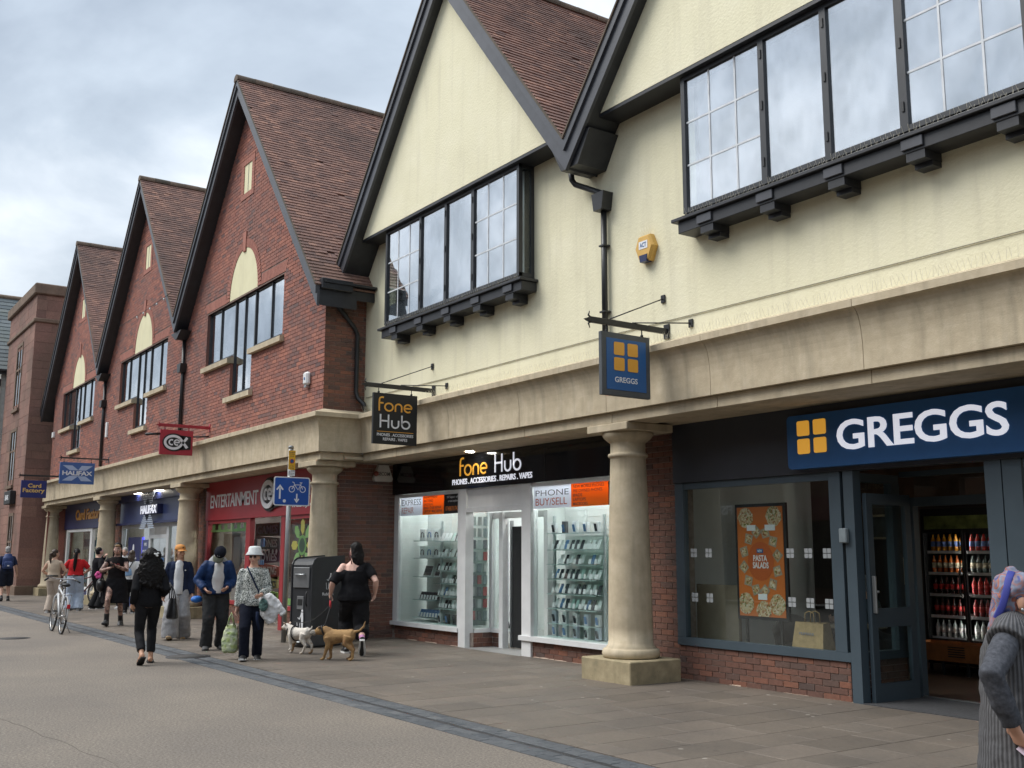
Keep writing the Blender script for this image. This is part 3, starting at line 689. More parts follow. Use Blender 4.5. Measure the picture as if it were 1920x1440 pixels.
    for i in range(6):
        x0, x1 = xs[i], xs[i+1]
        if i == 1: x1 = -0.60
        if i == 2: x0 = -0.60
        if i == 3: x1 = 0.62
        if i == 4: x0 = 0.62
        g = MB(); g.box(a+x0+0.02, a+x1-0.02, yg, yg+0.006, (zB if i in (2, 3) else zA)+0.05, 7.145); g.build('pane', M_GLASSU, wn)
    for (x0, x1, z_) in ((-2.42, -0.60, zA), (0.62, 2.42, zA), (-0.78, 0.80, zB)):
        m = MB(); m.add([(a+x0, RW-0.10, z_-0.16), (a+x1, RW-0.10, z_-0.16), (a+x1, RW+0.06, z_-0.16), (a+x0, RW+0.06, z_-0.16), (a+x0, RW-0.10, z_-0.05), (a+x1, RW-0.10, z_-0.05), (a+x1, RW+0.06, z_-0.006), (a+x0, RW+0.06, z_-0.006)],
                         [(0, 3, 2, 1), (4, 5, 6, 7), (0, 1, 5, 4), (1, 2, 6, 5), (2, 3, 7, 6), (3, 0, 4, 7)]); m.build('sill', M_STONE, wn)
    # reveals
    m = MB()
    for (xx, z0, z1) in ((-2.33, zA, 7.19), (2.33, zA, 7.19), (-0.63, zB, zA), (0.65, zB, zA)):
        m.box(a+xx-(0.004 if xx < 0 else 0), a+xx+(0 if xx < 0 else 0.004), RW+0.001, yg+0.03, z0, z1)
    m.box(a-2.33, a+2.33, RW+0.001, yg+0.03, 7.19, 7.194); m.build('reveal', M_BRICK, wn)
    curtain(wn, a-2.28, a+2.28, zA+0.06, 7.13, RW+0.16, M_NET)
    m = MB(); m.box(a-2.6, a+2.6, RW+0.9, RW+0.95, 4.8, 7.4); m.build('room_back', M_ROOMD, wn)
for k, a in enumerate(RA): red_gable_details(a, k)
tl = []
for k, a in enumerate(RA):
    gable_roof(RB, a, RZ, PIT/2 if k < 2 else 4.75, PIT/2 if k > 0 else 4.72, RS, 7.56, 16.5, RW, 40+k*10, tl, vt=0.40)
lay(tl, 'tile', M_TILE, RB, 300, stuff_name='tiles')
# valley rainwater pipes
for xv in (RA[0]-PIT/2, RA[1]-PIT/2):
    b = MB(); b.prism([(xv-0.4, 6.99), (xv-0.06, 6.80), (xv+0.06, 6.80), (xv+0.4, 6.99)], 7.62, RW-0.002); b.build('valley_box', M_DARK, RB)
    pipe(RB, [(xv, RW-0.06, 6.9), (xv, RW-0.06, 4.16)], 0.045)
    b = MB(); b.prism([(xv-0.15, 6.20), (xv+0.15, 6.20), (xv+0.10, 5.98), (xv-0.10, 5.98)], RW-0.17, RW-0.004); b.build('rainwater_hopper', M_IRON, RB)
# eaves gutter at the near corner and its downpipe
b = MB(); b.cbox(RX1-0.10, RX1+0.42, 7.62, 8.24, 6.30, 6.50, 0.01); b.build('gutter', M_DARK, RB)
b = MB(); b.box(RX1-0.02, RX1+0.45, 7.66, YW-0.01, 6.415, 6.46); b.build('soffit', M_DARK, RB)
pipe(RB, [(RX1+0.06, 7.98, 6.32), (RX1+0.06, 7.99, 6.22), (RX1+0.06, 8.46, 5.72), (RX1+0.06, 8.52, 5.60), (RX1+0.06, 8.52, 4.52), (RX1+0.08, 8.55, 4.40), (RX1+0.20, 8.62, 4.28), (RX1+0.24, 8.62, 4.17)], 0.042)
# entablature: front run, with a mitred return at the near corner
entablature(RB, RX0-0.25, -17.36, 7.81, [-39.5, -37.5, -35.6, -33.55, -31.6, -29.6, -27.7, -25.72, -23.8, -21.85, -19.87, -17.85], mitre=0.001)
prof = entab_profile(0.0)
b = MB(); n = len(prof); e_y = 8.655
b.add([(-17.36-y, 7.81+y+0.0, z) for y, z in prof] + [(-17.36-y, e_y, z) for y, z in prof], [tuple(range(n)), tuple(range(n, 2*n))] + [(i, (i+1) % n, n+(i+1) % n, n+i) for i in range(n)])
b.build('frieze_stone', M_STONE, RB)
b = MB(); b.cbox(-17.80, -17.362, 8.265, 8.648, 3.231, 3.368, 0.004); b.build('architrave_stone', M_STONE, RB)
for cx_ in (-17.87, -25.72, -33.55, -41.40): column(RB, cx_, 8.14, 7.71)
b = MB(); b.box(RX0-0.2, -17.92, 8.265, 9.2, 3.252, 3.30); b.build('portico_ceiling', M_STONE, RB)
b = MB(); b.box(RX0-0.02, RX0+0.02, RW+0.01, 12, 0, 6.8); b.build('end_wall', M_BRICK, RB)
# ================================================================== shopfronts and what is inside
ORD = ['first', 'second', 'third', 'fourth', 'fifth', 'sixth', 'seventh', 'eighth', 'ninth', 'tenth']
def fit(name, body, mat, parent, F, x0, x1, z0, z1, ext=0.003, off=0.0, spacing=1.0):
    o = text(name, body, 1.0, mat, parent, Matrix.Identity(4), ext, off, 1, 'LEFT', spacing, 'BOTTOM_BASELINE')
    vs = [v.co for v in o.data.vertices]; a, b_ = min(v.x for v in vs), max(v.x for v in vs); c, d = min(v.y for v in vs), max(v.y for v in vs)
    sx, sz = (x1-x0)/(b_-a), (z1-z0)/(d-c)
    for v in o.data.vertices: v.co.x = x0+(v.co.x-a)*sx; v.co.y = z0+(v.co.y-c)*sz
    o.matrix_basis = F; return o
def mb_box(name, mat, parent, x0, x1, y0, y1, z0, z1, c=0.0):
    b = MB(); ybox(b, x0, x1, y0, y1, z0, z1, c); return b.build(name, mat, parent)
M_WHITE = plain('sign_white', (0.80, 0.81, 0.83), 0.4, var=0.0)
M_WHITEL = plain('sign_white_added_glow', (0.80, 0.81, 0.83), 0.4, var=0.0, emit=(0.85, 0.88, 1.0), es=0.28)  # weak emission added to brighten lettering in the portico shade
M_AMBERL = plain('sign_amber_added_glow', (0.85, 0.42, 0.06), 0.4, var=0.0, emit=(0.85, 0.42, 0.05), es=0.22)  # same added glow for the amber letters and logo squares
M_BLACK = plain('gloss_black', (0.008, 0.009, 0.012), 0.08, var=0.0, spec=0.6)
M_MBLK = plain('matt_black', (0.012, 0.013, 0.014), 0.6, var=0.1)
M_ORANGE = plain('sign_orange', (0.80, 0.235, 0.045), 0.5, var=0.03)
M_AMBER = plain('sign_amber', (0.85, 0.42, 0.06), 0.4, var=0.0)
M_GREYTX = plain('sign_dark_text', (0.07, 0.065, 0.07), 0.5, var=0.0)
M_REDTX = plain('sign_red_text', (0.55, 0.08, 0.035), 0.5, var=0.0)
M_BLUE = plain('sign_blue', (0.020, 0.105, 0.29), 0.4, var=0.05)
M_WOODD = plain('brown_wood', (0.12, 0.062, 0.035), 0.55, var=0.3, scale=5)
M_WOODP = plain('pale_wood', (0.34, 0.28, 0.20), 0.6, var=0.15, scale=4)
M_SLATW = plain('slatwall_white', (0.62, 0.64, 0.63), 0.5, var=0.03)
M_STEEL = plain('brushed_steel', (0.42, 0.44, 0.45), 0.35, 0.9, var=0.08)
M_SHELF = glass('glass_shelf', 0.12, (0.80, 0.90, 0.87))
M_LED = emis('led_panel', (0.97, 1.0, 0.98), 11.0)
M_LEDS = emis('led_small', (1.0, 0.90, 0.75), 20.0)
M_DOWNB = emis('portico_downlight', (1.0, 0.95, 0.86), 30.0)
M_DOWN = emis('soffit_downlight', (1.0, 0.93, 0.80), 18.0)
# ---------------------------------------------------------------- bakery (right)
FY = 9.62
lst = []
FF = frame((0, FY, 0), (1, 0, 0), (0, 0, 1))
brick_courses(FF, lambda z: [(-10.13, -7.50)], 0.005, 0.43, lst, seed=9, bh=0.0708)
FRR = frame((-7.50, 0, 0), (0, 1, 0), (0, 0, 1)); brick_courses(FRR, lambda z: [(FY-0.006, 10.62)], 0.005, 0.43, lst, seed=10)
brick_courses(FF, lambda z: [(-10.86, -10.135)], 0.005, 3.23, lst, seed=11)                    # pier behind the column
brick_courses(FF, lambda z: [(-17.80, -15.46), (-13.52, -10.87)], 0.005, 0.25, lst, seed=12, bh=0.0817)
FRT = frame((-15.21, 0, 0), (0, 1, 0), (0, 0, 1)); brick_courses(FRT, lambda z: [(9.72, 10.10)], 0.005, 0.25, lst, seed=13)
FFB = frame((0, 10.10, 0), (1, 0, 0), (0, 0, 1)); brick_courses(FFB, lambda z: [(-15.20, -14.87)], 0.005, 0.25, lst, seed=14)
b = MB(); b.box(-10.86, -10.135, FY, FY+0.3, -0.02, 3.24); b.box(-10.13, -7.5, FY, FY+0.12, -0.02, 0.43); b.box(-7.62, -7.5, FY+0.12, 10.62, -0.02, 0.43)
b.box(-17.82, -15.46, FY, FY+0.1, -0.02, 0.25); b.box(-13.52, -10.865, FY, FY+0.1, -0.02, 0.25); b.box(-15.3, -15.21, 9.66, 10.10, -0.02, 0.25); b.box(-15.2, -14.87, 10.10, 10.16, -0.02, 0.25)
riser = b.build('stall_riser', M_MORTL, YB)
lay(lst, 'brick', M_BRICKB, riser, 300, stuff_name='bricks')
# patchy cement along the foot of the riser
m = MB(); rr = random.Random(4)
for (x0, x1, y) in ((-10.1, -7.52, FY-0.012), (-17.3, -15.5, FY-0.012), (-13.5, -10.9, FY-0.012)):
    x = x0
    while x < x1:
        L_ = rr.uniform(0.12, 0.5); h = rr.uniform(0.005, 0.035)
        if rr.random() < 0.75: m.add([(x, y-0.02, 0.0), (x+L_, y-0.02, 0.0), (x+L_*0.9, y+0.013, h+0.01), (x+L_*0.1, y+0.013, h*0.8+0.01)], [(0, 1, 2, 3)])
        x += L_*0.95
m.build('cement_fillet', plain('pale_cement', (0.46, 0.36, 0.28), 0.95, var=0.25, scale=14), riser)
b = MB()
b.box(-10.135, -9.985, FY-0.03, FY+0.06, 0.532, 2.485); b.box(-10.135, -7.46, FY-0.035, FY+0.07, 0.432, 0.53); b.box(-9.985, -7.66, FY-0.02, FY+0.06, 2.40, 2.484)
b.box(-7.66, -7.505, FY-0.03, FY+0.06, 0.532, 2.485); b.box(-7.455, -7.325, FY-0.04, FY+0.09, 0.0, 2.486)
b.box(-7.57, -7.46, FY+0.095, 10.6, 0.432, 0.52); b.box(-7.56, -7.47, FY+0.10, 10.6, 2.38, 2.48); b.box(-7.565, -7.465, 10.45, 10.60, 0.521, 2.379)
b.box(-5.79, -5.62, FY-0.03, FY+0.10, 0.0, 2.486); b.box(-5.61, -5.53, FY+0.1, 10.6, 0.0, 2.48)
b.box(-5.40, 1.3, FY-0.03, FY+0.06, 0.432, 0.53); b.box(-5.61, -5.42, FY-0.025, FY+0.06, 0.0, 2.485); b.box(-5.40, 1.3, FY-0.02, FY+0.06, 2.40, 2.484); b.box(-2.4, -2.3, FY-0.03, FY+0.06, 0.53, 2.4)
# inner door frame
b.box(-7.46, -5.62, 10.60, 10.70, 2.12, 2.22); b.box(-7.40, -7.30, 10.60, 10.70, 0.0, 2.12); b.box(-6.16, -6.02, 10.60, 10.70, 0.0, 2.12); b.box(-7.46, -5.62, 10.60, 10.70, 2.46, 2.52)
bak = b.build('bakery_shopfront', M_ANTH, YB)
for (x0, x1, y0, y1, z0, z1) in ((-9.985, -7.66, FY+0.01, FY+0.016, 0.53, 2.40), (-7.515, -7.509, FY+0.1, 10.45, 0.52, 2.38), (-7.3, -5.63, 10.64, 10.646, 2.22, 2.46), (-5.40, -2.4, FY+0.01, FY+0.016, 0.53, 2.40), (-2.3, 1.3, FY+0.01, FY+0.016, 0.53, 2.40), (-6.02, -5.62, 10.64, 10.646, 0.02, 2.12)):
    mb_box('pane', M_GLASS, bak, x0, x1, y0, y1, z0, z1)
mb_box('fascia', plain('fascia_anthracite', (0.040, 0.044, 0.054), 0.35, var=0.05), bak, -10.132, 1.3, FY-0.06, FY+0.10, 2.487, 3.25)
b = MB(); P_ = rrect(-8.10, -5.20, 2.535, 3.145, 0.05); b.prism(P_, FY-0.17, FY-0.065); sg = b.build('bakery_sign_board', M_BLUE, bak)
FB = face_front(0, FY-0.172, 0)
for (x0, x1) in ((-7.945, -7.775), (-7.715, -7.545)):
    for (z0, z1) in ((2.70, 2.87), (2.905, 3.075)):
        b = MB(); b.prism(rrect(x0, x1, z0, z1, 0.022), FY-0.182, FY-0.171); b.build('logo_square', M_AMBERL, sg)
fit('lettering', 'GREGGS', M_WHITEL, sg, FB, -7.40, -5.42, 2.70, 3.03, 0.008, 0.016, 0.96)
b = MB()
for zz_, x0 in ((1.585, -9.9), (1.03, -9.9)):
    x = x0
    while x < -7.7:
        if -9.45 < x < -8.52: x += 0.262; continue
        for dx in (0, 0.058):
            for dz in (0, 0.058): b.prism([(x+dx, zz_+dz-0.05), (x+dx+0.05, zz_+dz-0.05), (x+dx+0.05, zz_+dz), (x+dx, zz_+dz)], FY+0.006, FY+0.009)
        x += 0.262
o = b.build('window_manifestation', plain('frosted_vinyl', (0.34, 0.36, 0.37), 0.6, var=0), bak); tag(o, kind='stuff')
mb_box('closer_box', plain('grey_box', (0.22, 0.26, 0.28), 0.5), bak, -7.50, -7.40, FY-0.10, FY-0.042, 1.70, 1.86, 0.01)
# door leaf folded back into the lobby
b = MB(); X0, X1 = -7.31, -7.26
b.box(X0, X1, 9.71, 9.81, 0.02, 2.24); b.box(X0, X1, 10.39, 10.49, 0.02, 2.24); b.box(X0, X1, 9.81, 10.39, 0.02, 0.21); b.box(X0, X1, 9.81, 10.39, 2.12, 2.24); b.box(X0, X1, 9.81, 10.39, 0.80, 1.00)
dr = b.build('door', M_ANTH, YB)
mb_box('pane', M_GLASS, dr, X0+0.02, X0+0.026, 9.81, 10.39, 0.21, 0.80); mb_box('pane', M_GLASS, dr, X0+0.02, X0+0.026, 9.81, 10.39, 1.00, 2.12)
mb_box('handle', M_STEEL, dr, X1, X1+0.05, 9.73, 9.76, 0.95, 1.35, 0.008); mb_box('lock_plate', M_WHITE, dr, X1, X1+0.006, 9.77, 9.80, 1.02, 1.16)
b = MB(); b.tube([(X1, 9.785, 1.18), (X1+0.05, 9.785, 1.18)], 0.014, 8); b.build('door_knob', M_STEEL, dr)
mb_box('door_mat', plain('grey_entrance_mat', (0.055, 0.056, 0.060), 0.85, var=0.25, scale=30, bmp=0.3, bscale=120), None, -7.32, -5.63, FY-0.05, 10.58, 0.012, 0.022)
tag(bpy.data.objects['door_mat'], 'dark grey entrance mat in the bakery doorway', 'mat')
mb_box('threshold', M_STEEL, bak, -7.30, -5.62, 10.585, 10.66, 0.0, 0.028, 0.004)
# bakery room
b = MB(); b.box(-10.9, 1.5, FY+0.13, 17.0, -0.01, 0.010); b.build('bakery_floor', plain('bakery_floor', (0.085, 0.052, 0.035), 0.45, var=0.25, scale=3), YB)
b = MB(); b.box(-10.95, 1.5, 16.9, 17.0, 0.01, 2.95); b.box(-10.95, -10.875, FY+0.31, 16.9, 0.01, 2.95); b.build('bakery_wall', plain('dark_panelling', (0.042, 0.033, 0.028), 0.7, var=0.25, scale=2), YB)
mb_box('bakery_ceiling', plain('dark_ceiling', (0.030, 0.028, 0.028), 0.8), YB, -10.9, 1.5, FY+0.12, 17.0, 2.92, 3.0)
mb_box('bulkhead', M_WOODD, YB, -9.0, -5.0, 11.9, 11.95, 2.25, 2.85)
fit('bulkhead_lettering', 'FRESHLY BAKED', plain('cream_lettering', (0.55, 0.42, 0.28), 0.6, var=0), YB, face_front(0, 11.89, 0), -6.75, -5.2, 2.43, 2.56, 0.004, 0.008)
for xx in (-9.4, -7.2, -4.8):
    for yy_ in (12.2, 14.6):
        b = MB(); b.lathe([(0.055, 0.0), (0.06, 0.02), (0.05, 0.05)], (xx, yy_, 2.87), 14); L1 = b.build('ceiling_spotlight', M_LEDS, None); tag(L1, 'small round ceiling spotlight inside the bakery, %s, %s' % ({-9.4: 'left', -7.2: 'middle', -4.8: 'right'}[xx], {12.2: 'nearer', 14.6: 'further back'}[yy_]), 'light', 'bakery ceiling spotlights')
# poster stand in the window
M_POST = None
def poster_mat():
    m, t, b_, o = nodes('salad_poster'); P = wpos(t)
    v = t.nodes.new('ShaderNodeTexVoronoi'); v.inputs['Scale'].default_value = 38; t.links.new(P, v.inputs['Vector'])
    c = ramp(t, tnoise(t, 2, 2, 0.5, vec=P), [(0.3, (0.52, 0.13, 0.02)), (0.7, (0.62, 0.17, 0.035))]); t.links.new(c, b_.inputs['Base Color']); b_.inputs['Roughness'].default_value = 0.45
    m2, t2, b2, o2 = nodes('salad_print'); P2 = wpos(t2)
    v2 = t2.nodes.new('ShaderNodeTexVoronoi'); v2.inputs['Scale'].default_value = 55; t2.links.new(P2, v2.inputs['Vector'])
    sp = t2.nodes.new('ShaderNodeSeparateColor'); t2.links.new(v2.outputs['Color'], sp.inputs[0])
    t2.links.new(ramp(t2, sp.outputs[0], [(0.0, (0.62, 0.52, 0.36)), (0.3, (0.55, 0.40, 0.20)), (0.5, (0.30, 0.09, 0.03)), (0.62, (0.16, 0.20, 0.04)), (0.75, (0.70, 0.62, 0.48)), (1.0, (0.42, 0.22, 0.08))]), b2.inputs['Base Color'])
    return m, m2
M_POST, M_SALAD = poster_mat()
pst = base('poster_stand', 'tall orange poster of pasta salads standing in the bakery window', 'poster', (-8.93, 9.87, 0.5))
mb_box('frame', M_MBLK, pst, -9.33, -8.52, 9.852, 9.89, 0.79, 2.19); mb_box('board', M_POST, pst, -9.29, -8.56, 9.845, 9.851, 0.83, 2.15)
for xx in (-9.2, -8.65): mb_box('leg', M_MBLK, pst, xx-0.015, xx+0.015, 9.86, 9.885, 0.02, 0.79)
FP = face_front(0, 9.8445, 0); b = MB(); disc(b, (-8.925, 1.49), 0.205, 0.002, 28, 0.235, FP); b.build('centre_disc', plain('deep_orange', (0.47, 0.10, 0.02), 0.5, var=0), pst)
for k in range(12):
    a = 2*math.pi*k/12+0.2; cx_, cz_ = -8.925+0.275*math.cos(a), 1.49+0.36*math.sin(a); b = MB()
    Mr = FP @ Matrix.Translation((cx_, cz_, 0)) @ Matrix.Rotation(a+0.6, 4, 'Z'); b.prism([(-0.062, -0.06), (0.062, -0.06), (0.055, 0.06), (-0.055, 0.06)], 0, 0.002, 'z', Mr); b.build('salad_tub', M_WOODP, pst)
    b = MB(); disc(b, (0, 0), 0.048, 0.003, 12, None, Mr); b.build('salad', M_SALAD, pst)
for (cx_, cz_, r_) in ((-9.15, 2.02, 0.125), (-8.70, 2.03, 0.125), (-9.18, 0.98, 0.13), (-8.68, 0.98, 0.125), (-8.90, 0.90, 0.12)):
    b = MB(); pts = [(cx_+r_*math.cos(2*math.pi*k/18)*(0.95+0.1*math.sin(k*2.3)), cz_+r_*math.sin(2*math.pi*k/18)) for k in range(18)]
    pts = [(max(-9.288, min(-8.562, p[0])), max(0.832, min(2.148, p[1]))) for p in pts]; b.prism(pts, 0, 0.0025, 'z', FP); b.build('salad', M_SALAD, pst)
for (x0, x1, z0, z1) in ((-9.13, -8.99, 1.86, 1.93), (-8.84, -8.68, 1.86, 1.93), (-8.98, -8.84, 1.03, 1.10)):
    b = MB(); b.prism([(x0, z0), (x1, z0), (x1, z1), (x0, z1)], 0, 0.0035, 'z', FP); b.build('price_label', M_WHITE, pst)
FP2 = face_front(0, 9.842, 0)
fit('lettering', 'PASTA', M_WHITE, pst, FP2, -9.04, -8.82, 1.49, 1.565, 0.001, 0.02); fit('lettering', 'SALADS', M_WHITE, pst, FP2, -9.05, -8.80, 1.405, 1.48, 0.001, 0.02)
b = MB(); b.prism([(-8.98, 1.59), (-8.88, 1.59), (-8.88, 1.64), (-8.98, 1.64)], 0, 0.001, 'z', FP2); b.build('tag', M_BLUE, pst); fit('lettering', 'NEW', M_WHITE, pst, face_front(0, 9.840, 0), -8.965, -8.895, 1.60, 1.63, 0.0006, 0.01)
# things behind the bakery glass
o = mb_box('counter_screen', M_WOODP, None, -10.3, -9.56, 10.10, 10.16, 0.012, 1.18, 0.005); tag(o, 'pale wood screen standing inside the bakery window left of the poster', 'screen')
def paper_bag(x, y, z):
    t = base('paper_bag', 'brown paper carrier bag standing inside the bakery window', 'bag', (x, y, z)); M_KR = plain('kraft_paper', (0.40, 0.27, 0.13), 0.8, var=0.18, scale=14, bmp=0.3, bscale=18)
    b = MB(); w0, w1, d, h = 0.23, 0.20, 0.12, 0.36
    b.add([(x-w0, y-d, z), (x+w0, y-d, z), (x+w0, y+d, z), (x-w0, y+d, z), (x-w1, y-d*0.5, z+h), (x+w1, y-d*0.5, z+h*0.97), (x+w1*0.98, y+d*0.5, z+h), (x-w1, y+d*0.5, z+h*0.98), (x-w0*0.97, y, z+h*0.45), (x+w0*0.94, y, z+h*0.45)],
          [(0, 3, 2, 1), (0, 1, 5, 4), (1, 2, 9), (2, 6, 9), (6, 5, 9), (5, 1, 9), (2, 3, 7, 6), (3, 0, 8), (0, 4, 8), (4, 7, 8), (7, 3, 8)]); b.build('body', M_KR, t)
    for dy in (-0.05, 0.05):
        b = MB(); b.tube([(x-0.07, y+dy, z+h-0.01), (x-0.06, y+dy, z+h+0.10), (x, y+dy, z+h+0.125), (x+0.06, y+dy, z+h+0.10), (x+0.07, y+dy, z+h-0.01)], 0.007, 6); b.build('handle', M_KR, t)
    fit('print', 'PRIMARK', plain('bag_print', (0.16, 0.20, 0.30), 0.7, var=0), t, face_front(0, y-0.098, 0), x-0.12, x+0.10, z+0.215, z+0.245, 0.001, 0.0)
cafe_y = 10.35
def table(x, y, h=0.74, r_=0.36):
    t = base('cafe_table', 'round cafe table just inside the bakery window', 'table', (x, y, 0)); b = MB(); b.lathe([(r_, 0), (r_, 0.03)], (x, y, h-0.03), 28); b.build('tabletop', M_WOODP, t)
    b = MB(); b.lathe([(0.22, 0.0), (0.22, 0.02), (0.03, 0.03), (0.03, h-0.03)], (x, y, 0.012), 16); b.build('pedestal', M_MBLK, t)
table(-8.25, 10.72)
mb_box('window_ledge', M_ANTH, bak, -9.98, -7.66, FY+0.075, FY+0.42, 0.40, 0.44)
paper_bag(-8.22, FY+0.28, 0.443)
def tub_chair(x, y, rz, lab):
    t = empty('tub_chair', lab, 'chair', (x, y, 0.012), rz, 'tub chairs in the bakery window'); M_TUB = plain('grey_upholstery', (0.15, 0.145, 0.14), 0.9, var=0.12)
    b = MB(); n = 20; vs = []
    for i in range(n+1):
        a = R(-20+220*i/n); h = 0.80-0.20*abs(math.cos(a))**2
        for (r_, z) in ((0.30, 0.36), (0.34, h), (0.29, h+0.01), (0.25, 0.36)): vs.append((r_*math.cos(a), r_*math.sin(a), z))
    fs = [(i*4+k, (i+1)*4+k, (i+1)*4+(k+1) % 4, i*4+(k+1) % 4) for i in range(n) for k in range(4)]+[(0, 1, 2, 3), (n*4, n*4+1, n*4+2, n*4+3)]
    b.add(vs, fs, True); b.build('backrest', M_TUB, t); b = MB(); b.lathe([(0.27, 0.34), (0.29, 0.38), (0.28, 0.45), (0.2, 0.47)], n=20); b.build('seat', M_TUB, t)
    for sx in (-1, 1):
        for sy in (-1, 1): b = MB(); b.tube([(sx*0.16, sy*0.16, 0.35), (sx*0.22, sy*0.22, 0)], [0.018, 0.012], 8); b.build('leg', M_WOODP, t)
tub_chair(-8.95, 10.55, R(60), 'grey tub chair below the orange poster in the bakery window'); tub_chair(-8.32, 11.3, R(150), 'grey tub chair under the man seated in the bakery')
for k, (x, z, w_, h_) in enumerate(((-9.75, 1.75, 0.34, 0.5), (-9.2, 1.95, 0.4, 0.34), (-8.95, 1.35, 0.25, 0.36))):
    t = base('picture_frame', ('tall', 'wide', 'small')[k]+' pale wood picture frame on the dark bakery wall', 'picture', (x, 12.6, z), 'frames on the bakery wall')
    b = MB()
    for (x0, x1, z0, z1) in ((x-w_/2, x+w_/2, z-h_/2, z-h_/2+0.03), (x-w_/2, x+w_/2, z+h_/2-0.03, z+h_/2), (x-w_/2, x-w_/2+0.03, z-h_/2+0.03, z+h_/2-0.03), (x+w_/2-0.03, x+w_/2, z-h_/2+0.03, z+h_/2-0.03)): b.box(x0, x1, 12.57, 12.60, z0, z1)
    b.build('frame', M_WOODP, t); mb_box('print', plain('dark_print', (0.05, 0.06, 0.065), 0.5, var=0.4, scale=9), t, x-w_/2+0.03, x+w_/2-0.03, 12.59, 12.60, z-h_/2+0.03, z+h_/2-0.03)
mb_box('partition', plain('dark_panelling', (0.06, 0.05, 0.04)), YB, -10.4, -8.72, 12.61, 12.68, 0.01, 2.92)
# drinks fridge
fr_ = base('drinks_fridge', 'tall lit double-door drinks fridge seen through the bakery doorway', 'fridge', (-8.0, 13.6, 0)); x0, x1, y0, y1 = -8.98, -7.68, 13.2, 13.9
b = MB(); b.box(x0, x0+0.05, y0, y1, 0.10, 2.20); b.box(x1-0.05, x1, y0, y1, 0.10, 2.20); b.box(x0, x1, y1-0.03, y1, 0.10, 2.20); b.box(x0+0.05, x1-0.05, y0, y1-0.03, 2.0, 2.20); b.box(x0+0.05, x1-0.05, y0, y1-0.03, 0.10, 0.40); b.build('cabinet', M_MBLK, fr_)
mid = (x0+x1)/2
mb_box('header', plain('fridge_header', (0.16, 0.20, 0.06), 0.4, var=0.6, scale=6), fr_, x0+0.06, x1-0.06, y0-0.012, y0-0.002, 1.92, 2.10)
for xx in (x1-0.065, mid-0.03): mb_box('light_strip', emis('fridge_led_%d' % int(-xx*100), (1.0, 0.95, 0.88), 13.0), fr_, xx, xx+0.012, y0+0.012, y0+0.022, 0.42, 1.9)
for k, (a, c) in enumerate(((x0+0.02, mid-0.004), (mid+0.004, x1-0.02))):
    b = MB(); b.box(a, a+0.03, y0-0.035, y0-0.014, 0.40, 1.91); b.box(c-0.03, c, y0-0.035, y0-0.014, 0.40, 1.91); b.box(a+0.03, c-0.03, y0-0.035, y0-0.014, 0.40, 0.44); b.box(a+0.03, c-0.03, y0-0.035, y0-0.014, 1.87, 1.91); d_ = b.build('door', M_MBLK, fr_)
    b = MB(); xx = c-0.05 if k == 0 else a+0.05; b.tube([(xx, y0-0.03, 1.0), (xx, y0-0.075, 1.05), (xx, y0-0.08, 1.2), (xx, y0-0.075, 1.35), (xx, y0-0.03, 1.4)], 0.011, 6); b.build('handle', M_MBLK, d_)
SH = [0.46, 0.75, 1.04, 1.33, 1.62]
for z in SH:
    mb_box('shelf', M_STEEL, fr_, x0+0.07, x1-0.07, y0+0.03, y1-0.04, z-0.03, z); mb_box('price_strip', M_WHITE, fr_, x0+0.07, x1-0.07, y0+0.018, y0+0.028, z-0.035, z+0.004)
def bottle(r_, h):
    b = MB(); b.lathe([(r_*0.9, 0), (r_, 0.01), (r_, h*0.62), (r_*0.8, h*0.74), (r_*0.36, h*0.87), (r_*0.36, h)], n=10); return b.mesh('bottle')
bm_ = bottle(0.034, 0.225); bc_ = MB().lathe([(0.014, 0), (0.014, 0.022)], (0, 0, 0.222), 8).mesh('cap'); bl_ = MB().lathe([(0.0348, 0.06), (0.0348, 0.13)], n=10).mesh('label')
bl_.materials.append(None)
rows = {0: ('clear', (0.45, 0.50, 0.50), (0.7, 0.7, 0.7)), 1: ('dark', (0.05, 0.012, 0.01), (0.42, 0.03, 0.03)), 2: ('cola', (0.035, 0.01, 0.008), (0.50, 0.03, 0.03)), 3: ('juice', (0.55, 0.14, 0.03), (0.6, 0.55, 0.4)), 4: ('orange', (0.62, 0.28, 0.03), (0.12, 0.2, 0.45))}
alt = {0: (0.5, 0.55, 0.55), 1: (0.20, 0.03, 0.03), 2: (0.48, 0.03, 0.03), 3: (0.10, 0.14, 0.13), 4: (0.42, 0.035, 0.03)}
nm = ['bottom', 'second', 'third', 'fourth', 'top']
for z, k in zip(SH, range(5)):
    for half in (0, 1):
        colr = rows[k][1] if half == 0 else alt[k]; mt_ = plain('drink_%d_%d' % (k, half), colr, 0.15, var=0.1, spec=0.6); ml_ = plain('drinklab_%d_%d' % (k, half), rows[k][2], 0.5, var=0.2, scale=30)
        for i in range(6):
            xx = (x0+0.125 if half == 0 else mid+0.06)+i*0.087
            o = bpy.data.objects.new('drink_bottle', bm_.copy() if i == 0 else me_); COL.objects.link(o); me_ = o.data
            if i == 0: me_.materials.append(mt_)
            o.location = (xx, y0+0.085, z+0.002); tag(o, 'drink bottle %s from left on the %s fridge shelf behind the %s glass door' % (ORD[i], nm[k], ('left', 'right')[half]), 'bottle', 'bottles on the %s shelf, %s door' % (nm[k], ('left', 'right')[half]))
            l_ = bpy.data.objects.new('label', bl_.copy() if i == 0 else ml2); COL.objects.link(l_); ml2 = l_.data
            if i == 0: ml2.materials.clear(); ml2.materials.append(ml_)
            l_.parent = o
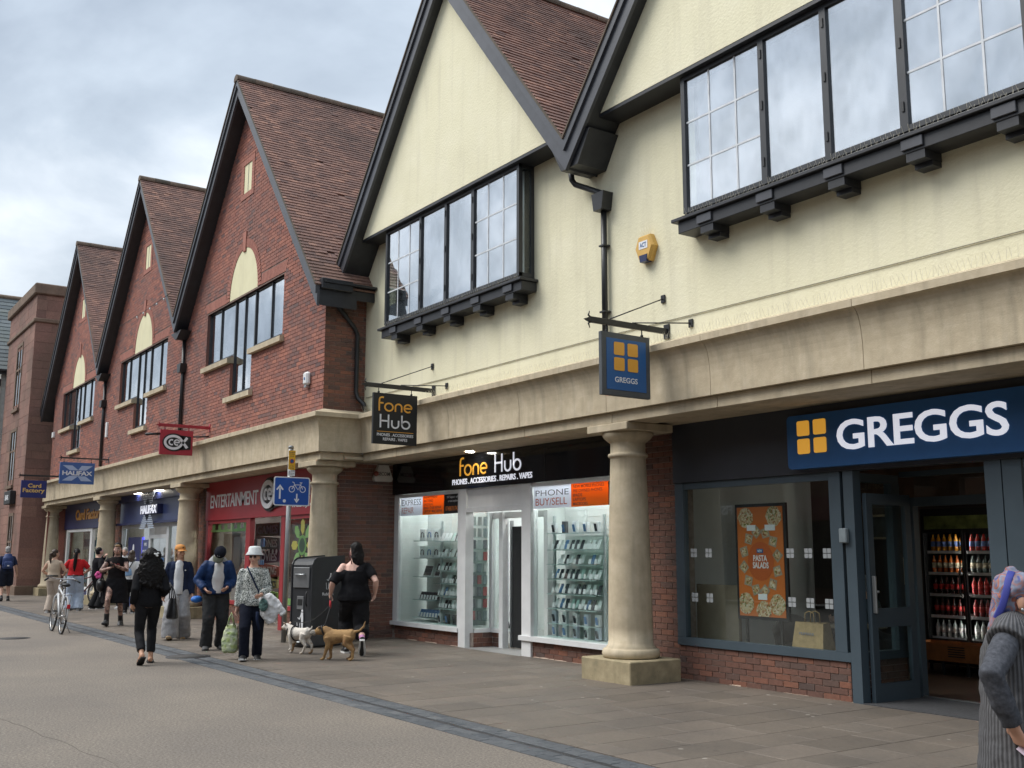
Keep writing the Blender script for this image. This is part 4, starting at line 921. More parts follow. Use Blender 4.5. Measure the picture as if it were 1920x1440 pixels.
# wooden crate trough in front of the fridge
t = base('wooden_trough', 'low orange wood trough on black legs below the drinks fridge', 'trough', (-8.0, 12.9, 0)); M_TRW = plain('orange_wood', (0.33, 0.12, 0.035), 0.5, var=0.2, scale=7)
b = MB()
for (xa, xb, ya, yb_) in ((-8.88, -7.71, 12.72, 12.74), (-8.88, -7.71, 13.10, 13.12), (-8.88, -8.86, 12.74, 13.10), (-7.73, -7.71, 12.74, 13.10)): b.box(xa, xb, ya, yb_, 0.19, 0.42)
b.box(-8.86, -7.73, 12.74, 13.10, 0.19, 0.21); b.build('box', M_TRW, t)
for i in range(5): mb_box('slot', M_MBLK, t, -8.36, -8.12, 12.716, 12.719, 0.25+i*0.03, 0.262+i*0.03)
for xx in (-8.84, -8.46, -8.11, -7.76):
    for yy_ in (12.76, 13.06): mb_box('leg', M_MBLK, t, xx-0.015, xx+0.015, yy_-0.015, yy_+0.015, 0.012, 0.188)
# food cabinet glimpsed to the right
t = base('food_counter', 'lit food display counter glimpsed right of the fridge', 'counter', (-6.2, 14.2, 0)); mb_box('base', M_MBLK, t, -6.9, -5.0, 13.9, 14.7, 0.01, 0.8)
for z in (0.95, 1.25, 1.55):
    mb_box('shelf', M_STEEL, t, -6.9, -5.0, 13.95, 14.6, z, z+0.02); mb_box('light_strip', emis('counter_led%d' % int(z*100), (1.0, 0.8, 0.5), 6.0), t, -6.9, -5.0, 13.955, 13.965, z+0.26, z+0.27)
    for i in range(9): b = MB(); b.ell((-6.8+i*0.2, 14.1, z+0.06), (0.08, 0.1, 0.04), 8, 5); b.build('pastry', plain('baked_pastry', (0.42, 0.2, 0.06), 0.6, var=0.3, scale=20), t)
mb_box('back', M_MBLK, t, -6.9, -5.0, 14.6, 14.65, 0.8, 1.9)
# ---------------------------------------------------------------- phone shop (middle)
b = MB()
b.box(-17.845, -17.68, FY-0.03, FY+0.06, 0.325, 2.66); b.box(-15.55, -15.455, FY-0.025, FY+0.06, 0.325, 2.66); b.box(-15.45, -15.235, FY-0.06, FY+0.10, 0.0, 2.66); b.box(-13.60, -13.36, FY-0.05, FY+0.10, 0.0, 2.66)
b.box(-17.88, -15.455, FY-0.085, FY+0.10, 0.252, 0.322); b.box(-13.64, -10.87, FY-0.085, FY+0.10, 0.252, 0.322); b.box(-17.68, -15.55, FY-0.02, FY+0.05, 2.60, 2.66); b.box(-13.36, -10.87, FY-0.02, FY+0.05, 2.60, 2.66)
b.box(-15.235, -13.60, FY-0.02, FY+0.06, 2.33, 2.66); b.box(-15.235, -13.60, FY-0.05, FY+0.08, 2.26, 2.325)
b.box(-15.27, -15.20, 9.73, 10.12, 0.252, 0.32); b.box(-15.20, -14.86, 10.05, 10.14, 0.252, 0.32); b.box(-15.23, -15.15, 10.04, 10.12, 0.321, 2.26); b.box(-14.90, -14.79, 10.02, 10.14, 0.0, 2.26); b.box(-15.15, -14.90, 10.06, 10.12, 2.16, 2.259); b.box(-13.62, -13.52, 10.02, 10.14, 0.0, 2.26); b.box(-14.79, -13.62, 10.06, 10.12, 2.16, 2.259)
ph = b.build('phone_shopfront', M_WHITEP, YB)
for (x0, x1, y0, y1, z0, z1) in ((-17.68, -15.55, FY+0.01, FY+0.016, 0.325, 2.60), (-13.36, -10.87, FY+0.01, FY+0.016, 0.325, 2.60), (-15.236, -15.230, 9.73, 10.04, 0.32, 2.26), (-15.15, -14.90, 10.085, 10.091, 0.32, 2.16)): mb_box('pane', M_GLASS, ph, x0, x1, y0, y1, z0, z1)
mb_box('fascia', M_BLACK, ph, -17.856, -10.87, FY-0.075, FY+0.10, 2.665, 3.25)
mb_box('fascia_joint', M_MBLK, ph, -12.94, -12.93, FY-0.079, FY-0.0755, 2.67, 3.245)
LTR = {  # monoline rounded alphabet for the shop name, in units of x-height 1
 'f': [[(0.62, 1.62), (0.42, 1.64), (0.22, 1.56), (0.14, 1.38), (0.12, 1.0), (0.12, 0.0)], [(0.12, 0.95), (0.58, 0.95)]],
 'o': [[(0.5+0.46*math.cos(R(a)), 0.5+0.46*math.sin(R(a))) for a in range(0, 361, 20)]],
 'n': [[(0.1, 0.0), (0.1, 0.55)]+[(0.46+0.36*math.cos(R(a)), 0.58+0.36*math.sin(R(a))) for a in range(180, -1, -20)]+[(0.82, 0.0)]],
 'e': [[(0.06, 0.50), (0.92, 0.50)]+[(0.49+0.43*math.cos(R(a)), 0.5+0.46*math.sin(R(a))) for a in range(10, 316, 20)]],
 'H': [[(0.1, 0.0), (0.1, 1.6)], [(0.95, 0.0), (0.95, 1.6)], [(0.1, 0.82), (0.95, 0.82)]],
 'u': [[(0.1, 0.95), (0.1, 0.42)]+[(0.46+0.36*math.cos(R(a)), 0.42+0.38*math.sin(R(a))) for a in range(180, 361, 20)]+[(0.82, 0.95)]],
 'b': [[(0.1, 1.6), (0.1, 0.5)]+[(0.52+0.42*math.cos(R(a)), 0.48+0.44*math.sin(R(a))) for a in range(180, 541, 20)]]}
ADV = {'f': 0.72, 'o': 1.14, 'n': 1.06, 'e': 1.05, 'H': 1.22, 'u': 1.08, 'b': 1.05}
def word(w_, x0, z0, h, F, parent, mat, wd=0.17, wx=1.0):
    x = x0
    for ch in w_:
        b = MB()
        for st in LTR[ch]: stroke(b, [(x+p[0]*h*wx, z0+p[1]*h) for p in st], wd*h, 0.008, M=F)
        b.build('letter', mat, parent); x += ADV[ch]*h*wx
    return x
FPH = face_front(0, FY-0.078, 0)
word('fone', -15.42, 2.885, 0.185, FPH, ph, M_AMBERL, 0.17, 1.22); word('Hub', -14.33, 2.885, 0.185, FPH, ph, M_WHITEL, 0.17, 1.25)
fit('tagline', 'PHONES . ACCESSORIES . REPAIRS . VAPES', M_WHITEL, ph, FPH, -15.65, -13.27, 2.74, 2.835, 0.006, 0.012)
M_VW = vinyl('vinyl_white', (0.86, 0.86, 0.92)); M_VO = vinyl('vinyl_orange', (0.85, 0.27, 0.05))
def band(x0, x1, za, zb, title, sub, items, tail):
    w_ = x1-x0; xa = x0+w_*0.40; xb = x0+w_*0.76
    y = FY+0.004
    p0 = mb_box('window_poster', M_VW, ph, x0, xa, y, y+0.003, za, zb)
    p1 = mb_box('window_poster', M_VO, ph, xa, xb, y, y+0.003, za, zb); p2 = mb_box('window_poster', M_MBLK, ph, xb, x1, y, y+0.003, za, zb)
    F = face_front(0, y-0.0012, 0); fit('lettering', title, M_GREYTX, p0, F, x0+0.06, xa-0.06, za+0.19, zb-0.07, 0.0005, -0.006); fit('lettering', sub, M_REDTX, p0, F, x0+0.06, x0+0.06+(xa-x0-0.12)*(0.62 if len(sub) < 7 else 0.95), za+0.045, za+0.155, 0.0005, 0.0)
    for i, s_ in enumerate(items): fit('lettering', s_, M_GREYTX, p1, F, xa+0.05, xa+0.05+(xb-xa-0.1)*min(1, len(s_)/18), zb-0.075-i*0.064, zb-0.030-i*0.064, 0.0005, 0.004)
    fit('lettering', tail[0], M_WHITE, p2, F, xb+0.10, x1-0.04, zb-0.11, zb-0.06, 0.0005, 0.0); fit('lettering', tail[1], M_WHITE, p2, F, xb+0.14, x1-0.04, zb-0.18, zb-0.13, 0.0005, 0.0); fit('lettering', tail[2], M_ORANGE, p2, F, xb+0.06, x1-0.02, za+0.05, za+0.13, 0.0005, 0.004)
band(-17.67, -15.56, 2.26, 2.63, 'EXPRESS', 'REPAIR', ['PHONE SCREENS', 'BATTERIES', 'UNLOCKING', 'IPAD / TAB REPAIR', 'LAPTOP / MAC REPAIR'], ['24/7 Support - call', 'or text anytime', '07488701742'])
band(-13.35, -10.95, 2.26, 2.61, 'PHONE', 'BUY/SELL', ['NEW MOBILE PHONES', 'PRE OWNED PHONES', 'IPADS', 'LAPTOPS', 'MACBOOKS'], ['24/7 Support - call', 'or text anytime', '07488701742'])
# phone shop room
M_SHOPW = plain('shop_white', (0.70, 0.73, 0.72), 0.6, var=0.03)
b = MB(); b.box(-17.85, -10.87, FY+0.11, 15.0, -0.01, 0.009); b.build('shop_floor', plain('shop_floor_grey', (0.33, 0.33, 0.32), 0.4, var=0.08), YB)
mb_box('lobby_floor', plain('lobby_grey', (0.25, 0.25, 0.245), 0.6, var=0.08), YB, -15.22, -13.6, FY-0.10, 10.13, 0.0, 0.0165)
b = MB(); b.box(-17.85, -10.87, 15.0, 15.05, 0.0, 2.9); b.box(-17.85, -17.80, FY+0.11, 15.0, 0.0, 2.9); b.box(-10.92, -10.87, FY+0.11, 15.0, 0.0, 2.9); b.build('shop_wall', M_SHOPW, YB)
mb_box('shop_ceiling', M_SHOPW, YB, -17.85, -10.87, FY+0.11, 15.0, 2.8, 2.9)
for xx in (-16.9, -14.2, -11.9):
    for yy_ in (10.9, 13.0):
        o = mb_box('ceiling_panel_light', M_LED, None, xx-0.3, xx+0.3, yy_-0.3, yy_+0.3, 2.775, 2.795); tag(o, 'square panel light in the phone shop ceiling, %s, %s' % ({-16.9: 'left', -14.2: 'middle', -11.9: 'right'}[xx], {10.9: 'near the window', 13.0: 'further back'}[yy_]), 'light', 'phone shop ceiling lights')
# slatwall backs behind the windows
def slat(x0, x1, y, z0, z1):
    b = MB(); n = int((z1-z0)/0.10)
    for i in range(n): b.box(x0, x1, y, y+0.02, z0+i*0.10+0.008, z0+(i+1)*0.10)
    b.box(x0, x1, y+0.012, y+0.03, z0, z1); o = b.build('slatwall', M_SLATW, YB); return o
slat(-17.66, -15.60, 10.22, 0.33, 2.62); slat(-13.32, -10.95, 10.22, 0.33, 2.62)
b = MB(); b.box(-17.66, -15.60, FY+0.03, 10.22, 0.30, 0.325); b.box(-13.32, -10.95, FY+0.03, 10.22, 0.30, 0.325); b.build('window_base', M_SLATW, YB)
for (x0, x1) in ((-17.6, -15.62), (-13.3, -10.95)):
    o = mb_box('window_strip_light', emis('win_led%d' % int(-x0), (0.98, 1.0, 0.985), 19.0), None, x0, x1, 9.70, 9.76, 2.585, 2.60); tag(o, 'strip light at the head of the %s phone shop window' % ('left' if x0 < -15 else 'right'), 'light')
M_PHS = [plain('phone_dark', (0.03, 0.035, 0.045), 0.2, var=0), plain('phone_white', (0.72, 0.75, 0.76), 0.35, var=0), plain('phone_blue', (0.10, 0.22, 0.42), 0.25, var=0), plain('phone_mint', (0.45, 0.62, 0.58), 0.3, var=0)]
phm = []
for m_ in M_PHS:
    b = MB(); b.cbox(-0.037, 0.037, -0.005, 0.005, 0, 0.15, 0.003, Matrix.Rotation(R(-24), 4, 'X')); me = b.mesh('handset'); me.materials.append(m_); phm.append(me)
b = MB(); b.box(-0.026, 0.026, -0.052, -0.049, 0, 0.075, Matrix.Rotation(R(-14), 4, 'X')); tick = b.mesh('price_card'); tick.materials.append(M_WHITE)
b = MB(); b.cbox(-0.03, 0.03, -0.03, 0.055, 0, 0.010, 0.002); stnd = b.mesh('stand'); stnd.materials.append(plain('clear_stand', (0.5, 0.55, 0.55), 0.2, var=0))
bxm = {}
def boxed(col_, w_, h_, d_):
    k = (col_, w_, h_, d_)
    if k not in bxm: b = MB(); b.cbox(-w_/2, w_/2, -d_/2, d_/2, 0, h_, 0.002); me = b.mesh('carton'); me.materials.append(plain('carton_%d' % len(bxm), col_, 0.45, var=0.05)); bxm[k] = me
    return bxm[k]
def shelf_rows(x0, x1, zs, win, seed, skip=()):
    rr = random.Random(seed)
    un = base('display_shelving', 'glass display shelving full of handsets in the %s phone shop window' % win, 'shelving', ((x0+x1)/2, 9.95, 0.33))
    for xx in (x0-0.02, x1+0.02): mb_box('upright', plain('silver_upright', (0.5, 0.55, 0.56), 0.35, 0.4), un, xx-0.02, xx+0.02, 9.90, 9.94, 0.33, 2.15)
    for k, z in enumerate(zs):
        mb_box('shelf', M_SHELF, un, x0, x1, 9.76, 10.20, z-0.008, z); mb_box('shelf_edge', plain('shelf_edge', (0.45, 0.58, 0.56), 0.2), un, x0, x1, 9.752, 9.759, z-0.010, z+0.002)
        lvl = ['bottom', 'second', 'third', 'fourth', 'fifth', 'sixth', 'seventh', 'eighth'][k]
        n = int((x1-x0)/0.118)
        for i in range(n):
            xx = x0+0.07+i*(x1-x0-0.14)/(n-1)
            if k in skip:
                if i % 2: continue
                c_ = rr.choice(((0.75, 0.78, 0.8), (0.70, 0.74, 0.78), (0.10, 0.10, 0.11), (0.6, 0.65, 0.75))); h_ = rr.choice((0.16, 0.18)); o = bpy.data.objects.new('phone_carton', boxed(c_, 0.10, h_, 0.05)); COL.objects.link(o); o.location = (xx, 9.86, z)
                s_ = bpy.data.objects.new('print', phm[rr.choice((0, 2))]); COL.objects.link(s_); s_.parent = o; s_.matrix_basis = Matrix.Translation((0, -0.027, 0.02)) @ Matrix.Rotation(R(24), 4, 'X') @ Matrix.Diagonal((0.8, 0.4, 0.8, 1)); tag(o, 'boxed phone %s from left on the %s shelf of the %s phone shop window' % (ORD[i//2], lvl, win), 'box', 'boxed phones, %s shelf, %s window' % (lvl, win)); continue
            if rr.random() < 0.06: continue
            t = empty('display_phone', 'handset %s from left on the %s shelf of the %s phone shop window' % (ORD[i], lvl, win), 'phone', (xx, 9.86+rr.uniform(-.01, .01), z), rr.uniform(-0.15, 0.15), 'handsets, %s shelf, %s window' % (lvl, win))
            h = bpy.data.objects.new('handset', phm[rr.choices((0, 1, 2, 3), (4, 5, 1.2, 0.6))[0]]); COL.objects.link(h); h.parent = t; h.matrix_basis = Matrix.Translation((0, 0, 0.012))
            h = bpy.data.objects.new('price_card', tick); COL.objects.link(h); h.parent = t; h.matrix_basis = Matrix.Translation((rr.uniform(-.012, .012), 0, 0.002))
            h = bpy.data.objects.new('stand', stnd); COL.objects.link(h); h.parent = t
    return un
shelf_rows(-13.18, -12.0, [0.34, 0.53, 0.75, 0.97, 1.19, 1.41, 1.63, 1.88], 'right', 1, skip=(0, 1, 7)); shelf_rows(-16.60, -15.72, [0.34, 0.60, 0.82, 1.04, 1.26, 1.50, 1.78], 'left', 2, skip=(0,)); 
# left window, left column: mixed accessories on wall shelves
un = base('accessory_shelving', 'glass wall shelves with headphones and tablets in the left phone shop window', 'shelving', (-17.15, 10.0, 0.33))
for k, z in enumerate((0.40, 0.72, 1.14, 1.48, 1.80)):
    mb_box('shelf', M_SHELF, un, -17.55, -16.70, 9.86, 10.20, z-0.008, z); mb_box('shelf_edge', plain('shelf_edge', (0.45, 0.58, 0.56)), un, -17.55, -16.70, 9.852, 9.859, z-0.010, z+0.002)
    lvl = ['bottom', 'second', 'third', 'fourth', 'top'][k]
    if k in (0, 1):
        for i in range(7):
            xx = -17.42+i*0.105; t = empty('display_phone', 'leaning handset %s from left on the %s accessory shelf of the phone shop' % (ORD[i], lvl), 'phone', (xx, 9.95, z), 0.2, 'leaning handsets on the %s accessory shelf' % lvl)
            for nm_, me_ in (('handset', phm[2 if k == 0 else 0]), ('price_card', tick), ('stand', stnd)): h = bpy.data.objects.new(nm_, me_); COL.objects.link(h); h.parent = t; h.matrix_basis = Matrix.Translation((0, 0, 0.004))
    elif k == 2:
        for i, (w_, h_) in enumerate(((0.30, 0.22), (0.20, 0.27))):
            t = base('tablet', ('wide dark tablet leaning', 'upright white-backed tablet')[i]+' on the third accessory shelf of the phone shop', 'tablet', (-17.25+i*0.36, 9.98, z)); b = MB(); b.cbox(-w_/2, w_/2, -0.006, 0.006, 0, h_, 0.003, Matrix.Translation((-17.25+i*0.36, 9.98, z)) @ Matrix.Rotation(R(-20), 4, 'X')); b.build('body', M_PHS[1], t)
            b = MB(); b.box(-w_/2+0.015, w_/2-0.015, -0.0075, -0.0065, 0.02, h_-0.015, Matrix.Translation((-17.25+i*0.36, 9.98, z)) @ Matrix.Rotation(R(-20), 4, 'X')); b.build('screen', M_PHS[0], t)
    else:
        for i in range(3):
            xx = -17.38+i*0.26
            t = base('boxed_headphones', 'white boxed headphones number %s from the left on the %s accessory shelf' % (('one', 'two', 'three')[i], lvl), 'headphones', (xx, 10.0, z)); b = MB(); b.cbox(xx-0.10, xx+0.10, 9.95, 10.05, z, z+0.22, 0.003); b.build('carton', M_PHS[1], t)
            b = MB(); b.tube([(xx+p[0], 9.946, z+0.10+p[1]) for p in arc(0, 0, 0.055, 10, 170, 10)], 0.008, 6); 
            for s_ in (-1, 1): b.ell((xx+s_*0.052, 9.946, z+0.085), (0.018, 0.006, 0.032), 8, 6)
            b.build('print', M_PHS[(0, 2, 0)[i]], t)
# lobby display: packs hanging behind the return pane
rr = random.Random(12); pk = {}
for k in range(9):
    z = 0.45+k*0.2
    o = mb_box('pack_shelf', M_SHELF, None, -15.60, -15.27, 9.80, 10.18, z-0.012, z-0.005); tag(o, 'thin glass shelf of cases beside the phone shop door, %s from the bottom' % ORD[k], 'shelf', 'glass shelves beside the phone shop door')
    for i in range(3):
        c_ = rr.choice(((0.5, 0.5, 0.5), (0.62, 0.64, 0.64), (0.2, 0.2, 0.22), (0.45, 0.12, 0.12), (0.3, 0.34, 0.36)))
        o = bpy.data.objects.new('case_pack', boxed(c_, 0.08, 0.15, 0.02)); COL.objects.link(o); o.location = (-15.40, 9.83+i*0.12, z); o.rotation_euler = (0, 0, R(90)); tag(o, 'phone case pack %s from the street, %s glass shelf up beside the phone shop door' % (ORD[i], ORD[k]), 'pack', 'case packs beside the phone shop door')
slat(-15.14, -14.60, 12.0, 0.1, 2.6); slat(-14.55, -12.9, 12.6, 0.1, 2.6)
for k in range(8):
    for i in range(5):
        if rr.random() < 0.12: continue
        c_ = rr.choice(((0.62, 0.62, 0.62), (0.05, 0.05, 0.06), (0.6, 0.5, 0.05), (0.35, 0.05, 0.05), (0.7, 0.72, 0.72), (0.1, 0.12, 0.25)))
        o = bpy.data.objects.new('case_pack', boxed(c_, 0.10, 0.18, 0.02)); COL.objects.link(o); o.location = (-15.1+i*0.19+(0.25 if i > 2 else 0), (11.97 if i < 3 else 12.57), 0.35+k*0.27); tag(o, 'case pack %s from left, %s row up, on slatted wall inside the phone shop' % (ORD[i], ORD[k]), 'pack', 'case packs on the slatted wall')
# open door leaf with a black edge
b = MB(); b.box(-14.70, -14.40, 10.16, 10.20, 0.03, 2.02); dl = b.build('door', M_MBLK, YB)
b = MB(); b.box(-14.38, -14.28, 10.18, 10.23, 0.03, 2.14); b.box(-13.75, -13.66, 10.7, 10.75, 0.03, 2.14); b.build('door_frame', M_WHITEP, dl); mb_box('kick_panel', plain('grey_kick', (0.30, 0.31, 0.31), 0.5), dl, -14.25, -13.76, 10.60, 10.63, 0.03, 0.45)
mb_box('hinge_post', M_STEEL, dl, -14.76, -14.72, 10.15, 10.20, 0.03, 2.12)
b = MB(); stroke(b, [(-14.98+p[0], 0.33+p[1]) for p in arc(0, 0, 0.13, 0, 180, 14)], 0.05, 0.02, M=face_front(0, 10.20, 0)); o = b.build('arched_logo_stand', M_PHS[0], None); tag(o, 'dark arched logo stand at the foot of the phone shop side window', 'stand')
# portico lights
for (x, y, lab) in ((-14.75, 9.33, 'small round light in the ceiling above the phone shop sign'),):
    b = MB(); b.lathe([(0.07, 0), (0.075, 0.01), (0.06, 0.012)], (x, y, 3.240), 16); o = b.build('downlight', M_DOWNB, None); tag(o, lab, 'light')
# ---------------------------------------------------------------- red building shops
SY = 8.55
lst = []; FSR = frame((0, SY, 0), (1, 0, 0), (0, 0, 1)); piers = []
PI_ = [(-41.9, -41.2), (-34.35, -33.47), (-26.45, -25.5), (-18.6, -17.87)]
brick_courses(FSR, lambda z: PI_, 0.0, 3.23, lst, seed=31)
brick_courses(FSR, lambda z: [(-25.5, -22.75), (-20.72, -18.6)], 0.0, 0.42, lst, seed=32)
b = MB()
for (x0, x1) in PI_: b.box(x0, x1, SY, SY+0.3, -0.02, 3.24)
b.box(-25.5, -22.75, SY, SY+0.1, -0.02, 0.42); b.box(-20.72, -18.6, SY, SY+0.1, -0.02, 0.42); pr = b.build('shop_piers', M_MORT, RB)
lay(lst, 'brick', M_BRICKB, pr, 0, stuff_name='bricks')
# entertainment shop
M_RED = plain('shop_red', (0.36, 0.028, 0.040), 0.4, var=0.05); M_REDF = plain('frame_red', (0.33, 0.030, 0.038), 0.4, var=0.08)
mb_box('fascia', M_RED, RB, -25.5, -18.6, SY-0.06, SY+0.12, 2.33, 3.24); ft = [o for o in RB.children if o.name.startswith('fascia')][-1]
FCX = face_front(0, SY-0.062, 0)
fit('lettering', 'ENTERTAINMENT', M_WHITE, ft, FCX, -25.15, -22.05, 2.62, 2.93, 0.006, 0.012, 0.9); fit('lettering', 'EXCHANGE', M_WHITE, ft, FCX, -20.35, -18.7, 2.70, 3.0, 0.006, 0.012, 0.9); fit('lettering', 'webuy.com', M_WHITE, ft, FCX, -20.2, -18.75, 2.45, 2.58, 0.006, 0.012)
def cex_logo(F, cx_, cz_, s, parent, d=0.01, red=None):
    b = MB(); disc(b, (cx_, cz_), 1.10*s, d*0.6, 32, 0.86*s, F); b.prism([(cx_+0.5*s, cz_+0.72*s), (cx_+1.62*s, cz_+0.62*s), (cx_+1.62*s, cz_-0.62*s), (cx_+0.5*s, cz_-0.72*s)], 0, d*0.6, 'z', F); b.build('logo_outline', M_MBLK, parent)
    b = MB(); F2 = F @ Matrix.Translation((0, 0, d*0.62))
    stroke(b, [(cx_-0.05*s+p[0], cz_+p[1]) for p in arc(0, 0, 0.80*s, 38, 322, 26, 0.60*s)]+[(cx_+1.25*s, cz_+0.50*s)], 0.24*s, d*0.5, M=F2); stroke(b, [(cx_+0.55*s, cz_+0.40*s), (cx_+1.28*s, cz_-0.50*s)], 0.26*s, d*0.5, M=F2)
    stroke(b, [(cx_-0.22*s+p[0], cz_+p[1]) for p in arc(0, 0, 0.24*s, 60, 300, 12)], 0.13*s, d*0.55, M=F2); stroke(b, [(cx_+0.05*s, cz_), (cx_+0.52*s, cz_)]+[(cx_+0.28*s+p[0], cz_+p[1]) for p in arc(0, 0, 0.25*s, 10, 300, 12)], 0.13*s, d*0.58, M=F2)
    b.build('logo', M_WHITE, parent)
cex_logo(FCX, -21.35, 2.80, 0.42, ft, 0.06)
b = MB()
for (x0, x1) in ((-25.5, -25.36), (-22.80, -22.55), (-20.78, -20.60), (-18.72, -18.6)): b.box(x0, x1, SY-0.03, SY+0.08, 0.0 if x0 > -23 and x1 < -20 else 0.50, 2.328)
b.box(-25.5, -22.80, SY-0.04, SY+0.08, 0.42, 0.50); b.box(-20.6, -18.6, SY-0.04, SY+0.08, 0.42, 0.50); b.box(-25.36, -22.8, SY-0.02, SY+0.06, 2.25, 2.327); b.box(-20.6, -18.72, SY-0.02, SY+0.06, 2.25, 2.327)
b.box(-22.55, -20.78, 9.45, 9.52, 2.2, 2.3); cx = b.build('games_shopfront', M_REDF, RB)
for (x0, x1, y0, y1, z0, z1) in ((-25.36, -22.80, SY+0.01, SY+0.016, 0.5, 2.25), (-20.60, -18.72, SY+0.01, SY+0.016, 0.5, 2.25)): mb_box('pane', M_GLASS, cx, x0, x1, y0, y1, z0, z1)
def dark_room(x0, x1, y0, y1, nm_, wall):
    b = MB(); b.box(x0, x1, y0, y1, -0.01, 0.008); b.build(nm_+'_floor', plain('dim_floor', (0.14, 0.12, 0.11), 0.5), RB)
    b = MB(); b.box(x0, x1, y1, y1+0.05, 0, 3.2); b.box(x0-0.05, x0, y0, y1, 0, 3.2); b.box(x1, x1+0.05, y0, y1, 0, 3.2); b.box(x0, x1, y0, y1, 2.9, 2.95); b.build(nm_+'_wall', wall, RB)
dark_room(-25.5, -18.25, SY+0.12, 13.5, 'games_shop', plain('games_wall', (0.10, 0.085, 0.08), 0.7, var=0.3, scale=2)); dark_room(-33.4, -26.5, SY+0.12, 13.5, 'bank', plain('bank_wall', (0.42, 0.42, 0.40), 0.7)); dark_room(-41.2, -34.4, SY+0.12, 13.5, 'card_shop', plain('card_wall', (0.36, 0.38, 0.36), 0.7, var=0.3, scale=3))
# word posters on the return side of the games shop doorway
pcol = [((0.03, 0.035, 0.05), 'GAMES', (0.10, 0.12, 0.2)), ((0.10, 0.10, 0.12), 'PHONES', (0.5, 0.5, 0.52)), ((0.10, 0.03, 0.06), 'MOVIES', (0.55, 0.5, 0.55)), ((0.30, 0.07, 0.05), 'COMPUTING', (0.6, 0.45, 0.42)), ((0.36, 0.30, 0.12), 'ELECTRONICS', (0.04, 0.04, 0.04)), ((0.22, 0.36, 0.07), 'CASH', (0.02, 0.02, 0.02))]
zs = [2.25, 1.93, 1.62, 1.31, 1.0, 0.72, 0.34]
for k, (c_, s_, tc_) in enumerate(pcol):
    z1, z0 = zs[k], zs[k+1]+0.02
    b = MB(); b.box(-24.25, -22.76, 9.30, 9.32, z0, z1, Matrix.Translation((-23.5, 9.3, (z0+z1)/2)) @ Matrix.Rotation(R((0, 2, -3, 4, -3, 3)[k]), 4, 'Y') @ Matrix.Translation((23.5, -9.3, -(z0+z1)/2))); p = b.build('word_board', plain('board_%s' % s_.lower(), c_, 0.5, var=0.1), cx)
    fit('lettering', s_, plain('boardtx_%s' % s_.lower(), tc_, 0.5, var=0), p, face_front(0, 9.285, 0), -24.1, -22.85, z0+0.05, z1-0.06, 0.004, 0.012)
b = MB()
for i in range(7): disc(b, (-24.15+i*0.22, 1.60), 0.05, 0.006, 12, None, face_front(0, 9.27, 0))
b.build('board_dots', M_WHITE, cx)
# flower graphic on the right pane
FFl = face_front(0, SY+0.004, 0); fl = MB(); disc(fl, (-19.75, 1.72), 0.2, 0.003, 24, None, FFl); flo = fl.build('flower_sticker', plain('sticker_green', (0.12, 0.26, 0.08), 0.5, var=0), cx)
for i in range(8):
    a = math.pi/4*i; b = MB(); b.prism([(0.20, 0), (0.30, 0.085), (0.46, 0.09), (0.54, 0.0), (0.46, -0.09), (0.30, -0.085)], 0, 0.0025, 'z', FFl @ Matrix.Translation((-19.75, 1.72, 0)) @ Matrix.Rotation(a, 4, 'Z')); b.build('petal', plain('petal_yellow', (0.38, 0.36, 0.08), 0.5, var=0) if i % 2 == 0 else plain('petal_green', (0.18, 0.34, 0.12), 0.5, var=0), flo)
b = MB(); disc(b, (-19.75, 1.72), 0.14, 0.0045, 24, None, FFl); b.build('flower_centre', plain('sticker_dark', (0.03, 0.06, 0.04), 0.5, var=0), flo)
# games window: green bunting strip, shelves with devices
b = MB(); b.prism([(-25.3, 2.05), (-22.85, 2.05), (-22.85, 2.12), (-25.3, 2.10)], 0, 0.003, 'z', face_front(0, SY+0.03, 0))
for i in range(6): b.prism([(-25.2+i*0.42, 2.10), (-25.0+i*0.42, 2.10), (-25.0+i*0.42, 2.24), (-25.2+i*0.42, 2.24)], 0, 0.003, 'z', face_front(0, SY+0.028, 0))
b.build('green_strip', plain('strip_green', (0.18, 0.36, 0.10), 0.5), cx)
rr = random.Random(77)
for k, z in enumerate((0.9, 1.3, 1.7)):
    o = mb_box('window_shelf', M_SHELF, None, -24.1, -22.85, 8.85, 9.2, z-0.01, z); tag(o, ('lowest', 'middle', 'highest')[k]+' glass shelf in the games shop window', 'shelf')
    for i in range(6):
        b = MB(); w_ = rr.uniform(0.10, 0.17); xx = -24.0+i*0.2; b.cbox(xx, xx+w_, 8.95, 9.0, z, z+rr.uniform(0.08, 0.2), 0.004); o = b.build('games_box', plain('gamebox_%d' % (i % 4), [(0.5, 0.52, 0.55), (0.08, 0.16, 0.3), (0.65, 0.66, 0.66), (0.05, 0.05, 0.06)][i % 4], 0.4, var=0), None); tag(o, 'boxed gadget %s from left on the %s shelf of the games shop window' % (ORD[i], ('lowest', 'middle', 'highest')[k]), 'box', 'gadgets on the %s games shop shelf' % ('lowest', 'middle', 'highest')[k])
o = mb_box('window_panel', plain('brown_panel', (0.14, 0.09, 0.075), 0.6, var=0.15), None, -25.3, -24.15, 8.9, 8.95, 0.5, 2.02); tag(o, 'plain brown back panel in the left part of the games shop window', 'panel')
